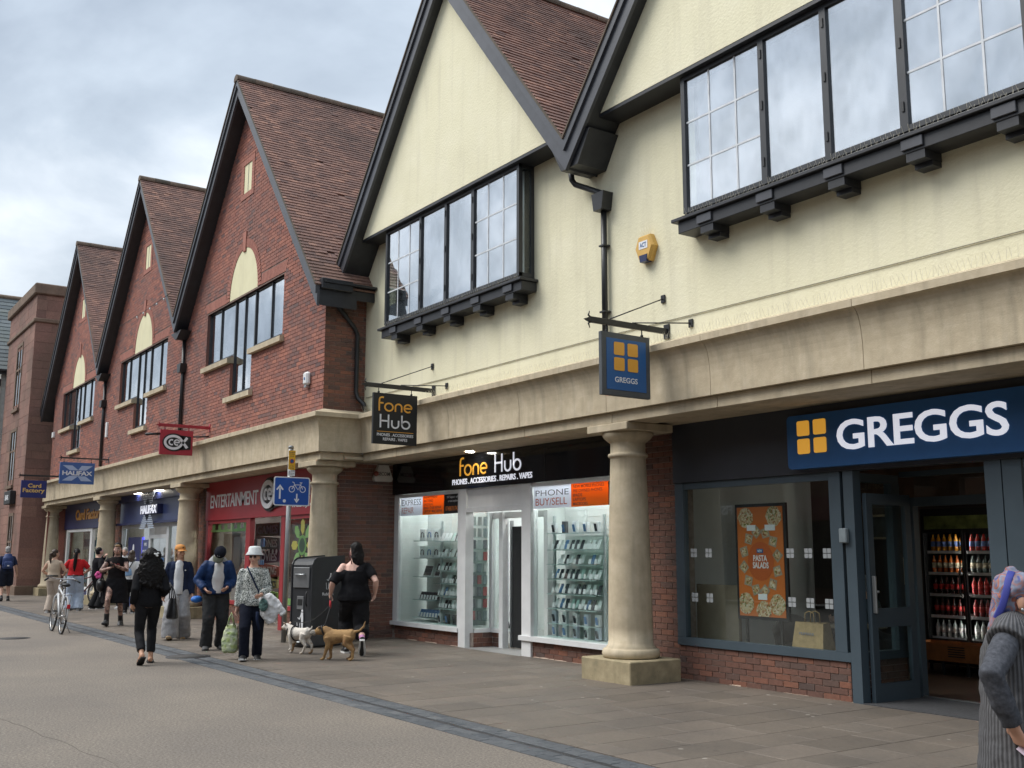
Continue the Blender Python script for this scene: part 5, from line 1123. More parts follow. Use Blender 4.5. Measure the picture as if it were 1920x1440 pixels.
for k, (x, z, c_) in enumerate(((-19.2, 0.75, (0.5, 0.3, 0.4)), (-19.6, 0.72, (0.55, 0.55, 0.5)), (-20.1, 0.74, (0.35, 0.04, 0.05)))):
    b = MB(); b.ell((x, 8.8, z), (0.14, 0.1, 0.17), 10, 8); b.ell((x, 8.8, z+0.2), (0.10, 0.09, 0.10), 10, 8); o = b.build('soft_toy', plain('toy_%d' % k, c_, 0.9, var=0.3, scale=12), None); tag(o, ('pink', 'pale grey', 'dark red')[k]+' soft toy at the foot of the games shop window', 'toy')
b = MB(); b.prism([(-20.55, 0.53), (-18.75, 0.53), (-18.75, 0.66), (-20.55, 0.66)], 0, 0.003, 'z', face_front(0, SY+0.006, 0)); b.build('green_strip', plain('strip_green', (0.18, 0.36, 0.10)), cx)
# bank
M_BANK = plain('bank_blue', (0.045, 0.070, 0.20), 0.35, var=0.06); M_NAVY = plain('bank_navy', (0.012, 0.020, 0.095), 0.4, var=0.05)
mb_box('fascia', M_BANK, RB, -33.47, -26.46, SY-0.05, SY+0.12, 2.42, 3.10); ft = [o for o in RB.children if o.name.startswith('fascia')][-1]
mb_box('fascia_lip', M_NAVY, ft, -33.6, -26.46, SY-0.16, SY-0.052, 2.36, 2.42); mb_box('fascia_head', M_NAVY, ft, -33.47, -26.46, SY-0.14, SY-0.052, 3.03, 3.23)
FHX = face_front(0, SY-0.22, 0)
for sgn in (1, -1):      # slatted cross
    b = MB()
    for k in range(7):
        t0 = 0.16+k*0.056; hw = 0.32+k*0.052
        for s2 in (-1, 1):
            xa = s2*(0.08+k*0.058); b.prism([(-29.95+xa-0.26, 2.75+sgn*t0), (-29.95+xa+0.26, 2.75+sgn*t0), (-29.95+xa+0.28, 2.75+sgn*(t0+0.034)), (-29.95+xa-0.24, 2.75+sgn*(t0+0.034))], 0, 0.012, 'z', FHX)
    tag(b.build('logo_slats', plain('pale_blue_slat', (0.48, 0.56, 0.68), 0.4, var=0), ft), kind='stuff')
b = MB(); b.box(-30.75, -29.1, SY-0.20, SY-0.052, 2.62, 2.88); b.build('logo_block', M_NAVY, ft)
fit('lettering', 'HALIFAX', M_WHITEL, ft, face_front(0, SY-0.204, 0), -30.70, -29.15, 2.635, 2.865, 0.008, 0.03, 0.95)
b = MB()
for (x0, x1, z0, z1) in ((-33.3, -33.15, 0, 2.36), (-30.38, -30.2, 0, 2.36), (-28.75, -28.55, 0, 2.36), (-26.6, -26.48, 0, 2.36), (-33.15, -30.38, 2.26, 2.36), (-30.2, -28.75, 1.95, 2.05), (-28.55, -26.6, 2.26, 2.36), (-33.15, -30.38, 0.3, 0.4), (-28.55, -26.6, 0.3, 0.4), (-30.2, -28.75, 2.26, 2.36)): b.box(x0, x1, SY-0.02, SY+0.08, z0, z1)
bk = b.build('bank_shopfront', plain('silver_frame', (0.55, 0.57, 0.58), 0.4, var=0.05), RB)
for (x0, x1, z0, z1) in ((-33.15, -30.38, 0.4, 2.26), (-30.2, -29.5, 0.02, 1.95), (-29.46, -28.75, 0.02, 1.95), (-28.55, -26.6, 0.4, 2.26)): mb_box('pane', M_GLASS, bk, x0, x1, SY+0.02, SY+0.026, z0, z1)
b = MB(); b.box(-33.15, -30.38, SY, SY+0.06, 0, 0.3); b.box(-28.55, -26.6, SY, SY+0.06, 0, 0.3); b.build('lower_panel', M_BANK, bk)
p = mb_box('window_poster', M_NAVY, bk, -32.6, -31.35, SY+0.004, SY+0.008, 0.9, 2.0); b = MB(); disc(b, (-32.0, 1.68), 0.09, 0.003, 14, 0.12, face_front(0, SY+0.002, 0)); b.build('poster_print', M_WHITE, p); fit('lettering', 'no worries', M_WHITE, p, face_front(0, SY+0.003, 0), -32.35, -31.65, 1.36, 1.44, 0.001, 0.01)
mb_box('light_edge', emis('blue_light', (0.01, 0.02, 1.0), 1.6), bk, -31.34, -31.12, SY+0.06, SY+0.07, 0.6, 2.0)
p = mb_box('window_poster', M_BANK, bk, -31.1, -30.42, SY+0.004, SY+0.008, 1.45, 1.92); fit('lettering', 'we', M_WHITE, p, face_front(0, SY+0.003, 0), -30.9, -30.66, 1.74, 1.84, 0.001, 0.01); fit('lettering', 'are here', M_WHITE, p, face_front(0, SY+0.003, 0), -31.05, -30.5, 1.58, 1.65, 0.001, 0.01)
mb_box('door_sticker', M_BLUE, bk, -30.0, -29.0, SY+0.012, SY+0.016, 1.25, 1.42)
for k, (x, y) in enumerate(((-31.2, 8.36), (-29.2, 8.36), (-27.2, 8.36))):
    b = MB(); b.lathe([(0.16, 0), (0.16, 0.012)], (x, y, 3.238), 18); o = b.build('downlight', M_DOWN, None); tag(o, ('left', 'middle', 'right')[k]+' round light in the ceiling before the bank fascia', 'light', 'lights above the bank fascia')
# card shop
M_CARDB = plain('card_navy', (0.030, 0.038, 0.115), 0.4, var=0.05); M_CARDO = plain('card_orange', (0.72, 0.33, 0.045), 0.45, var=0)
mb_box('fascia', M_CARDB, RB, -41.2, -34.36, SY-0.05, SY+0.12, 2.36, 3.24); ft = [o for o in RB.children if o.name.startswith('fascia')][-1]
fit('lettering', 'Card Factory', M_CARDO, ft, face_front(0, SY-0.054, 0), -39.4, -35.75, 2.55, 3.02, 0.02, 0.03, 0.95)
b = MB()
for (x0, x1, z0, z1) in ((-40.9, -40.72, 0.3, 2.36), (-37.3, -37.05, 0, 2.36), (-35.4, -35.2, 0, 2.36), (-40.72, -37.3, 2.26, 2.36), (-40.72, -37.3, 0.3, 0.4), (-35.2, -34.4, 0.3, 0.4)): b.box(x0, x1, SY-0.02, SY+0.08, z0, z1)
cs = b.build('card_shopfront', M_WHITEP, RB); mb_box('pane', M_GLASS, cs, -40.72, -37.3, SY+0.02, SY+0.026, 0.4, 2.26); b = MB(); b.box(-41.2, -37.3, SY, SY+0.06, 0, 0.3); b.build('lower_panel', M_CARDB, cs)
rr = random.Random(21)
for k in range(4):
    z = 0.5+k*0.42
    o = mb_box('display_shelf', M_SHELF, None, -40.6, -37.4, 8.95, 9.4, z-0.012, z-0.002); tag(o, 'glass display shelf in the card shop window, %s from the bottom' % ORD[k], 'shelf', 'card shop shelves')
    for i in range(7):
        x = -40.35+i*0.45; c_ = rr.choice(((0.55, 0.6, 0.6), (0.1, 0.12, 0.16), (0.5, 0.12, 0.2), (0.15, 0.35, 0.4), (0.65, 0.62, 0.5), (0.06, 0.06, 0.07))); w_ = rr.uniform(0.18, 0.38)
        b = MB(); b.cbox(x-w_/2, x+w_/2, 9.05, 9.3, z, z+rr.uniform(0.14, 0.34), 0.004); o = b.build('gift_box', plain('gift_%d' % rr.randint(0, 9), c_, 0.5, var=0.4, scale=8), None); tag(o, 'gift %s from left on the %s shelf up of the card shop window' % (ORD[i], ORD[k]), 'gift', 'gifts in the card shop window')
for nm_, xs_, e_, lab in (('games', (-24.3, -22.6, -19.4), 18.0, 'games shop'), ('bank', (-32.0, -29.5, -27.5), 6.0, 'bank'), ('card', (-39.8, -37.6, -35.6), 7.0, 'card shop')):
    for i, x in enumerate(xs_):
        o = mb_box('ceiling_panel_light', emis('panel_%s_%d' % (nm_, i), (1.0, 0.97, 0.92), e_), None, x-0.3, x+0.3, 9.6, 10.2, 2.87, 2.89); tag(o, '%s ceiling panel light from the left inside the %s' % (ORD[i], lab), 'light', 'ceiling lights of the %s' % lab)
# ================================================================== hanging signs
def hang(name, label, x, y0, y1, z0, z1, arm_y0, arm_z, wall_y, board, stays=True, armmat=None, armw=0.035):
    t = base(name, label, 'hanging sign', (x, wall_y, arm_z)); am = armmat or M_IRON
    b = MB(); b.cbox(x-0.022, x+0.022, arm_y0+0.06, wall_y-0.02, arm_z-armw, arm_z+armw, 0.004); a = b.build('arm', am, t)
    b = MB(); b.prism([(arm_y0-0.03, arm_z), (arm_y0+0.06, arm_z+armw), (arm_y0+0.06, arm_z-armw)], x-0.02, x+0.02, 'x')
    b.tube([(x, arm_y0+0.07, arm_z+0.02), (x, arm_y0+0.03, arm_z+0.05), (x, arm_y0+0.05, arm_z+0.10)], [0.014, 0.011, 0.005], 6); b.tube([(x, arm_y0+0.07, arm_z-0.02), (x, arm_y0+0.03, arm_z-0.05), (x, arm_y0+0.05, arm_z-0.10)], [0.014, 0.011, 0.005], 6); b.build('finial', am, a)
    b = MB(); b.cbox(x-0.05, x+0.05, wall_y-0.019, wall_y-0.001, arm_z-0.09, arm_z+0.09, 0.004); b.build('wall_plate', am, a)
    if stays:
        for (dx, dz, ys) in ((-0.05, 0.42, y0+0.15), (0.42, 0.03, y0+0.5)):
            b = MB(); b.tube([(x, ys, arm_z+0.04), (x+dx, wall_y-0.02, arm_z+dz)], 0.008, 6); b.build('stay', am, t); b = MB(); b.cbox(x+dx-0.035, x+dx+0.035, wall_y-0.022, wall_y-0.001, arm_z+dz-0.05, arm_z+dz+0.05, 0.004); b.build('stay_plate', am, t)
    for yy in (y0+0.10, y1-0.10): b = MB(); b.tube([(x, yy, arm_z-armw), (x, yy, z1)], 0.008, 6); b.tube([(x-0.012, yy, z1+0.015), (x+0.012, yy, z1+0.015)], 0.016, 8); b.build('hanger', am, t)
    bd = mb_box('board', board, t, x-0.028, x+0.028, y0, y1, z0, z1, 0.004)
    return t, bd
def sq(parent, mat, x, y0, y1, z0, z1, r=0.0, d=0.004, name='panel'):
    b = MB(); P_ = rrect(y0, y1, z0, z1, r) if r else [(y0, z0), (y1, z0), (y1, z1), (y0, z1)]; b.prism(P_, x, x+d, 'x'); return b.build(name, mat, parent)
t, bd = hang('bakery_hanging_sign', 'blue hanging bakery sign with four orange squares beside the tall column', -9.28, 7.65, 8.40, 3.40, 4.15, 7.45, 4.27, 8.72, plain('sign_grey_frame', (0.075, 0.085, 0.095), 0.5))
sq(bd, plain('hanging_blue', (0.020, 0.115, 0.33), 0.45, var=0.05), -9.251, 7.72, 8.33, 3.47, 4.08); X = -9.246
for y0 in (7.83, 8.04):
    for z0 in (3.70, 3.885): sq(bd, M_AMBER, X, y0, y0+0.16, z0, z0+0.155, 0.02, 0.004, 'logo_square')
fit('lettering', 'GREGGS', M_WHITE, bd, face_right(X, 0, 0), 7.84, 8.19, 3.56, 3.625, 0.003, 0.014)
t, bd = hang('phone_shop_hanging_sign', 'black hanging sign with yellow and white lettering above the phone shop', -14.92, 7.59, 8.39, 3.30, 4.12, 7.41, 4.24, 8.72, M_MBLK); F = face_right(-14.891, 0, 0)
word('fone', 7.67, 3.83, 0.135, F, bd, M_AMBER, 0.19, 1.18); word('Hub', 7.70, 3.56, 0.135, F, bd, M_WHITE, 0.19, 1.25)
sq(bd, M_AMBER, -14.891, 7.66, 8.32, 3.495, 3.503, 0, 0.004, 'rule'); fit('lettering', 'PHONES . ACCESSORIES', M_WHITE, bd, F, 7.66, 8.32, 3.425, 3.472, 0.003, 0.012); fit('lettering', 'REPAIRS . VAPES', M_WHITE, bd, F, 7.77, 8.21, 3.355, 3.402, 0.003, 0.012)
t, bd = hang('games_hanging_sign', 'square red hanging sign with white logo on a red arm', -23.7, 6.77, 7.51, 3.74, 4.30, 6.70, 4.40, 7.90, plain('hang_red', (0.40, 0.03, 0.05), 0.4, var=0.04), False, plain('arm_red', (0.36, 0.03, 0.045), 0.4)); cex_logo(face_right(-23.668, 0, 0), 7.08, 4.02, 0.235, bd, 0.01)
b = MB(); b.tube([(-23.7, 6.45, 4.17), (-23.7, 6.78, 4.20)], 0.03, 6); b.tube([(-23.7, 7.5, 4.17), (-23.7, 7.88, 4.2)], 0.02, 6); b.build('lamp_arm', M_IRON, t)
t, bd = hang('bank_hanging_sign', 'blue hanging bank sign with pale cross and white lettering', -32.8, 6.53, 7.50, 3.55, 4.18, 6.50, 4.31, 7.90, plain('hang_bank', (0.055, 0.13, 0.36), 0.4, var=0.04), False, None, 0.02); F = face_right(-32.768, 0, 0)
M_PALEB = plain('pale_cross', (0.42, 0.52, 0.72), 0.45, var=0.05)
for q in ([(6.60, 4.09), (6.87, 4.09), (7.05, 3.95), (6.80, 3.95)], [(7.13, 4.09), (7.44, 4.09), (7.25, 3.95), (7.03, 3.95)], [(6.60, 3.64), (6.87, 3.64), (7.05, 3.78), (6.80, 3.78)], [(7.13, 3.64), (7.44, 3.64), (7.25, 3.78), (7.03, 3.78)]): b = MB(); b.prism(q, -32.771, -32.767, 'x'); b.build('cross_arm', M_PALEB, bd)
fit('lettering', 'HALIFAX', M_WHITE, bd, F, 6.60, 7.44, 3.80, 3.93, 0.004, 0.03, 0.93)
t, bd = hang('card_shop_hanging_sign', 'dark blue hanging card shop sign with gold lettering at the far end', -39.7, 6.68, 7.51, 3.43, 4.03, 6.58, 4.20, 7.90, plain('hang_card', (0.018, 0.028, 0.16), 0.4, var=0.04), False, None, 0.03); F = face_right(-39.668, 0, 0)
M_GOLD = plain('gold_letter', (0.75, 0.50, 0.16), 0.45, var=0); fit('lettering', 'Card', M_GOLD, bd, F, 6.90, 7.33, 3.78, 3.92, 0.004, 0.025); fit('lettering', 'Factory', M_GOLD, bd, F, 6.74, 7.45, 3.57, 3.76, 0.004, 0.025)
# ================================================================== alarm boxes
t = base('alarm_box', 'yellow six-sided alarm box on the cream wall', 'alarm', (-9.58, 8.72, 5.4)); cx_, cz_ = -9.58, 5.40
hx = lambda s: [(cx_-0.10*s, cz_+0.16*s), (cx_+0.10*s, cz_+0.16*s), (cx_+0.17*s, cz_), (cx_+0.09*s, cz_-0.18*s), (cx_-0.09*s, cz_-0.18*s), (cx_-0.17*s, cz_)]
b = MB(); o_, i_ = hx(1.0), hx(0.86); n = 6; b.add([(x, 8.719, z) for x, z in o_]+[(x, 8.65, z) for x, z in o_]+[(x, 8.62, z) for x, z in i_], [(0, 1, 2, 3, 4, 5)]+[(i, (i+1) % n, n+(i+1) % n, n+i) for i in range(n)]+[(n+i, n+(i+1) % n, 2*n+(i+1) % n, 2*n+i) for i in range(n)]+[tuple(range(2*n, 3*n))]); b.build('case', plain('alarm_yellow', (0.66, 0.40, 0.10), 0.5, var=0.08), t)
b = MB(); b.prism([(cx_-0.075, cz_-0.10), (cx_+0.075, cz_-0.10), (cx_+0.06, cz_-0.19), (cx_-0.06, cz_-0.19)], 8.612, 8.70); b.build('lens', plain('alarm_navy', (0.012, 0.02, 0.08), 0.3), t)
p = mb_box('badge', M_WHITE, t, cx_-0.08, cx_+0.08, 8.616, 8.621, cz_-0.02, cz_+0.08); fit('lettering', 'ACT', M_BLUE, p, face_front(0, 8.615, 0), cx_-0.06, cx_+0.06, cz_, cz_+0.06, 0.001, 0.02)
b = MB()
for i in range(5): b.tube([(cx_-0.08+i*0.04, 8.68, cz_+0.16), (cx_-0.11+i*0.05, 8.67, cz_+0.27)], 0.002, 4)
tag(b.build('bird_spikes', M_SPIKE, t), kind='stuff')
t = base('alarm_box', 'white rounded alarm box on the red brick wall near the corner', 'alarm', (-18.16, 7.9, 4.79)); b = MB(); b.cbox(-18.26, -18.06, 7.80, 7.899, 4.68, 4.93, 0.035); b.build('case', M_WHITEP, t); mb_box('lens', M_STEEL, t, -18.21, -18.11, 7.81, 7.89, 4.63, 4.679, 0.008); b = MB(); disc(b, (-18.16, 4.80), 0.03, 0.003, 12, None, face_front(0, 7.80, 0)); b.build('badge', M_BLUE, t)
t = base('alarm_box', 'white tapered alarm box on the brick return beside the phone shop fascia', 'alarm', (-17.86, 9.32, 3.08)); b = MB(); b.prism([(9.20, 3.22), (9.40, 3.22), (9.50, 2.96), (9.47, 2.91), (9.13, 2.91), (9.10, 2.96)], -17.855, -17.76, 'x'); p = b.build('case', plain('alarm_offwhite', (0.62, 0.60, 0.55), 0.5, var=0.05), t)
fit('lettering', 'SECOM', M_GREYTX, p, face_right(-17.757, 0, 0), 9.17, 9.43, 3.02, 3.09, 0.002, 0.014); b = MB(); b.ell((-17.72, 9.12, 3.05), (0.05, 0.05, 0.05), 10, 8); b.build('strobe', plain('strobe_brown', (0.25, 0.06, 0.04), 0.3), t)
o = mb_box('junction_box', M_WHITEP, None, -41.15, -40.90, 7.83, 7.899, 5.70, 5.90, 0.01); tag(o, 'small white box high on the far end of the red brick wall', 'box')
o = mb_box('vent_cover', M_WHITEP, None, -33.25, -33.10, 7.84, 7.899, 5.02, 5.48, 0.01); tag(o, 'narrow white vent cover beside the second downpipe', 'vent')
# string of bulbs across the middle gable
t = base('festoon_cable', 'thin cable with small bulbs strung across the second red gable', 'cable', (-28.5, 7.5, 7.4)); pts = [(-30.9+i*0.62, 7.50, 8.02-0.03*math.sin(math.pi*i/8)) for i in range(9)]; b = MB(); b.tube(pts, 0.008, 5); b.build('wire', M_MBLK, t)
for p in pts[3:8]: b = MB(); b.ell((p[0], p[1], p[2]-0.04), (0.025, 0.025, 0.035), 8, 6); b.build('bulb', M_WHITEP, t)
# ================================================================== sign post
t = base('sign_post', 'grey street post with blue cycle lane sign and yellow parking plate', 'sign post', (-17.9, 7.47, 0)); M_GALV = plain('galvanised_grey', (0.30, 0.31, 0.31), 0.45, 0.5, var=0.12)
b = MB(); b.tube([(-17.9, 7.46, 0), (-17.96, 7.50, 3.46)], 0.045, 14); b.build('pole', M_GALV, t); b = MB(); b.lathe([(0.05, 0), (0.05, 0.04), (0.03, 0.055)], (-17.96, 7.5, 3.45), 14); b.build('cap', M_GALV, t)
X = -17.89
b = MB(); b.prism(rrect(7.17, 7.86, 2.41, 2.93, 0.04), X-0.006, X, 'x'); sg = b.build('cycle_sign', M_WHITE, t); b = MB(); b.prism(rrect(7.19, 7.84, 2.43, 2.91, 0.03), X+0.0005, X+0.003, 'x'); b.build('sign_face', plain('traffic_blue', (0.010, 0.085, 0.40), 0.4, var=0.03), sg)
F = face_right(X+0.0035, 0, 0); b = MB(); stroke(b, [(7.285, 2.53), (7.285, 2.72)], 0.032, 0.002, M=F); b.prism([(7.215, 2.70), (7.285, 2.79), (7.355, 2.70), (7.335, 2.685), (7.285, 2.735), (7.235, 2.685)], 0, 0.002, 'z', F); b.build('arrow_up', M_WHITE, sg)
b = MB(); stroke(b, [(7.61, 2.515), (7.61, 2.63)], 0.026, 0.002, M=F); b.prism([(7.56, 2.53), (7.61, 2.465), (7.66, 2.53), (7.645, 2.545), (7.61, 2.505), (7.575, 2.545)], 0, 0.002, 'z', F); b.build('arrow_down', M_WHITE, sg)
b = MB(); disc(b, (7.375, 2.495), 0.03, 0.002, 14, None, F); b.build('sticker', M_WHITE, sg)
b = MB()
for yy in (7.51, 7.72): stroke(b, [(yy+p[0], 2.71+p[1]) for p in arc(0, 0, 0.052, 0, 342, 18)], 0.013, 0.002, True, F)
for q in ([(7.51, 2.71), (7.56, 2.79), (7.68, 2.79), (7.72, 2.71)], [(7.56, 2.79), (7.63, 2.70), (7.68, 2.79)], [(7.56, 2.79), (7.55, 2.83), (7.52, 2.84)], [(7.66, 2.83), (7.71, 2.83)], [(7.68, 2.79), (7.69, 2.83)]): stroke(b, q, 0.013, 0.002, M=F)
b.build('bicycle_symbol', M_WHITE, sg)
yp_ = sq(t, plain('plate_yellow', (0.75, 0.42, 0.03), 0.5, var=0.04), X, 7.43, 7.56, 3.06, 3.41, 0.008, 0.004, 'parking_plate'); F = face_right(X+0.0045, 0, 0)
for k, s_ in enumerate(('Restricted', 'Parking', 'Zone')): fit('lettering', s_, M_GREYTX, yp_, F, 7.44+0.008*k, 7.55-0.008*k, 3.365-k*0.034, 3.388-k*0.034, 0.001, 0.004)
b = MB(); disc(b, (7.495, 3.215), 0.042, 0.002, 16, None, F); b.build('ring', plain('plate_red', (0.5, 0.03, 0.03), 0.5, var=0), yp_); b = MB(); disc(b, (7.495, 3.215), 0.031, 0.003, 16, None, F); b.build('disc', M_BLUE, yp_)
for k, s_ in enumerate(('At any', 'time')): fit('lettering', s_, M_GREYTX, yp_, F, 7.455, 7.535, 3.115-k*0.034, 3.138-k*0.034, 0.001, 0.004)
wp = sq(t, M_WHITE, X, 7.43, 7.56, 2.945, 3.05, 0.006, 0.004, 'loading_plate')
for k, s_ in enumerate(('No loading', '10.30 am', '- 4.30 pm')): fit('lettering', s_, M_GREYTX, wp, F, 7.44, 7.55, 3.020-k*0.031, 3.038-k*0.031, 0.001, 0.002)
# ================================================================== litter bin
t = empty('litter_bin', 'large dark grey compacting litter bin in front of the corner column', 'bin', (-16.60, 7.40, PVZ), R(16.5)); M_BIN = plain('bin_charcoal', (0.028, 0.030, 0.034), 0.45, var=0.12, scale=4); M_BINB = plain('bin_base', (0.075, 0.078, 0.082), 0.5, var=0.1)
W_, D_ = 0.54, 0.70      # local: front faces -y, near corner at the origin, body runs to -x and +y
prof = [(0.0, 0.24), (0.0, 1.36), (0.03, 1.42), (0.09, 1.46), (D_, 1.50), (D_, 0.24)]
b = MB(); b.prism(prof, -W_+0.02, -0.02, 'x'); b.build('body', M_BIN, t)
for x0 in (-W_, -0.02): b = MB(); b.prism([(-0.015, 0.23), (-0.015, 1.37), (0.02, 1.44), (0.09, 1.485), (D_+0.01, 1.525), (D_+0.01, 0.23)], x0, x0+0.02, 'x'); b.build('side_panel', M_BIN, t)
mb_box('base', M_BINB, t, -W_+0.01, -0.01, -0.02, D_, 0.0, 0.235, 0.03); mb_box('pedal', M_STEEL, t, -0.36, -0.17, -0.10, -0.02, 0.08, 0.10, 0.006)
b = MB(); b.cbox(-0.48, -0.07, -0.022, -0.001, 0.98, 1.32, 0.006); hp = b.build('hopper', plain('hopper_grey', (0.20, 0.205, 0.21), 0.4, 0.4, var=0.08), t); b = MB(); b.tube([(-0.40, -0.03, 1.20), (-0.38, -0.06, 1.20), (-0.18, -0.06, 1.20), (-0.16, -0.03, 1.20)], 0.012, 8); b.build('handle', M_STEEL, hp)
mb_box('recess_panel', plain('hopper_grey2', (0.16, 0.165, 0.17), 0.5), t, -0.38, -0.21, -0.012, -0.001, 0.62, 0.84, 0.004); mb_box('slot', M_MBLK, t, -0.355, -0.235, -0.016, -0.0125, 0.69, 0.79); b = MB(); b.tube([(-0.10, -0.03, 0.68), (-0.10, -0.05, 0.72), (-0.10, -0.05, 0.88), (-0.10, -0.03, 0.92)], 0.014, 8); b.build('grip', M_MBLK, t)
def litter_icon(F, s, name='litter_symbol'):
    b = MB(); disc(b, (0.05*s, 0.92*s), 0.06*s, 0.002, 12, None, F); b.prism([(0.0, 0.38*s), (-0.03*s, 0.84*s), (0.12*s, 0.84*s), (0.14*s, 0.38*s), (0.12*s, 0.0), (0.08*s, 0.0), (0.07*s, 0.36*s), (0.06*s, 0.0), (0.015*s, 0.0)], 0, 0.002, 'z', F); stroke(b, [(0.0, 0.78*s), (-0.14*s, 0.52*s), (-0.25*s, 0.60*s)], 0.05*s, 0.002, M=F); stroke(b, [(-0.30*s, 0.40*s), (-0.26*s, 0.02*s), (-0.12*s, 0.02*s), (-0.08*s, 0.40*s)], 0.035*s, 0.002, M=F); b.build(name, M_WHITE, t)
litter_icon(face_front(-0.24, -0.018, 0.27), 0.36); litter_icon(face_right(0.002, 0.38, 0.95), 0.28); fit('lettering', 'Rubbish', M_WHITE, t, face_right(0.002, 0, 0), 0.22, 0.46, 0.85, 0.90, 0.001, 0.01); mb_box('sticker', M_WHITE, t, -0.10, -0.06, -0.017, -0.014, 0.27, 0.34)
# ================================================================== manholes
for (x, y, r_, zo, lab) in ((-16.35, 5.28, 0.30, 0.010, 'round iron manhole cover across the dark paver strip'), (-21.6, 3.7, 0.26, 0.0, 'round iron cover in the tan road near the left edge')):
    t = base('manhole_cover', lab, 'manhole', (x, y, 0.0)); b = MB(); b.lathe([(r_+0.03, -0.02), (r_+0.03, 0.004+zo), (r_, 0.004+zo)], (x, y, 0), 28); b.build('rim', M_GRATE, t); b = MB(); b.lathe([(r_-0.008, -0.02), (r_-0.008, 0.006+zo)], (x, y, 0), 28); b.build('lid', plain('worn_iron', (0.055, 0.052, 0.05), 0.85, var=0.3, scale=30, bmp=0.5, bscale=90), t)
# ================================================================== bicycles
def bicycle(name, label, loc, rz, lean, frame_c, steer=0.0, fender=None, rack=True):
    t = empty(name, label, 'bicycle', loc, rz); t.rotation_euler = (R(lean), 0, rz); M_FR = plain('bike_'+name, frame_c, 0.35, var=0.05); M_TY = plain('tyre', (0.02, 0.02, 0.021), 0.8, var=0.1); M_CH = plain('bike_chrome', (0.5, 0.5, 0.5), 0.25, 0.9, var=0)
    rw = 0.34
    for xx, nm_ in ((-0.52, 'rear_wheel'), (0.52, 'front_wheel')):
        b = MB(); b.tube([(xx+rw*math.cos(R(a)), 0, rw+rw*math.sin(R(a))) for a in range(0, 360, 15)], 0.019, 8, closed=True); wh = b.build(nm_, M_TY, t)
        b = MB(); b.tube([(xx+(rw-0.028)*math.cos(R(a)), 0, rw+(rw-0.028)*math.sin(R(a))) for a in range(0, 360, 15)], 0.010, 6, closed=True); b.build('rim', M_CH, wh)
        b = MB()
        for k in range(18): a = R(20*k); b.tube([(xx, 0.02*(-1)**k, rw), (xx+(rw-0.03)*math.cos(a), 0, rw+(rw-0.03)*math.sin(a))], 0.0018, 3, False)
        b.tube([(xx, -0.045, rw), (xx, 0.045, rw)], 0.018, 8); b.build('spokes', M_CH, wh)
        b = MB(); b.tube([(xx+(rw+0.035)*math.cos(R(a)), 0, rw+(rw+0.035)*math.sin(R(a))) for a in (range(20, 200, 12) if xx < 0 else range(35, 160, 12))], 0.014, 6); b.build('mudguard', plain('mudguard_'+name, fender or (0.45, 0.45, 0.45), 0.4), wh)
    b = MB(); hd, hb, st, bb, ra, fa = (0.36, 0, 0.92), (0.40, 0, 0.76), (-0.22, 0, 0.86), (-0.06, 0, 0.30), (-0.52, 0, rw), (0.52, 0, rw)
    for p, q, r_ in ((hd, hb, 0.024), (hb, bb, 0.022), ((0.37, 0, 0.86), (-0.19, 0, 0.72), 0.019), (st, bb, 0.020)): b.tube([p, q], r_, 8)
    for s_ in (-1, 1): b.tube([bb, (ra[0], s_*0.05, ra[2])], 0.012, 6); b.tube([(-0.19, 0, 0.74), (ra[0], s_*0.05, ra[2])], 0.010, 6); b.tube([hb, (0.43, s_*0.05, 0.68), (fa[0], s_*0.05, fa[2])], 0.014, 6)
    b.build('frame', M_FR, t)
    b = MB(); b.tube([hd, (0.34, 0, 1.02)], 0.018, 8); b.tube([(0.22, -0.30, 1.02), (0.30, -0.22, 1.06), (0.37, -0.08, 1.04), (0.37, 0.08, 1.04), (0.30, 0.22, 1.06), (0.22, 0.30, 1.02)], 0.013, 8); hb_ = b.build('handlebar', M_CH, t)
    for s_ in (-1, 1): b = MB(); b.tube([(0.26, s_*0.26, 1.045), (0.15, s_*0.335, 0.995)], 0.019, 8); b.build('grip', M_MBLK, hb_)
    b = MB(); b.ell((-0.27, 0, 0.935), (0.135, 0.085, 0.04), 14, 8); b.ell((-0.14, 0, 0.94), (0.12, 0.035, 0.028), 12, 8); b.build('saddle', M_MBLK, t); b = MB(); b.tube([st, (-0.235, 0, 0.91)], 0.014, 8); b.build('seat_post', M_CH, t)
    b = MB(); b.tube([(bb[0]+0.09*math.cos(R(a)), -0.05, bb[2]+0.09*math.sin(R(a))) for a in range(0, 360, 24)], 0.008, 5, closed=True); b.tube([(bb[0], -0.06, bb[2]), (bb[0]+0.12, -0.07, bb[2]-0.12)], 0.011, 6); b.tube([(bb[0], 0.06, bb[2]), (bb[0]-0.12, 0.07, bb[2]+0.12)], 0.011, 6); b.build('crankset', M_CH, t)
    for (xx, yy, zz_) in ((bb[0]+0.12, -0.11, bb[2]-0.12), (bb[0]-0.12, 0.11, bb[2]+0.12)): mb_box('pedal', M_MBLK, t, xx-0.045, xx+0.045, yy-0.04, yy+0.04, zz_-0.012, zz_+0.012, 0.004)
    if rack:
        b = MB()
        for s_ in (-1, 1): b.tube([(-0.20, s_*0.06, 0.74), (-0.70, s_*0.06, 0.76), (-0.53, s_*0.06, rw+0.02)], 0.007, 5)
        b.tube([(-0.70, -0.06, 0.76), (-0.70, 0.06, 0.76)], 0.007, 5); b.build('rack', M_CH, t)
    b = MB(); b.cbox(-0.90, -0.87, -0.03, 0.03, 0.50, 0.58, 0.006); b.build('reflector', plain('reflector_red', (0.5, 0.01, 0.02), 0.2, var=0), t); b = MB(); b.tube([(-0.30, -0.05, 0.28), (-0.34, -0.20, 0.02)], 0.010, 6); b.build('kickstand', M_CH, t)
    return t
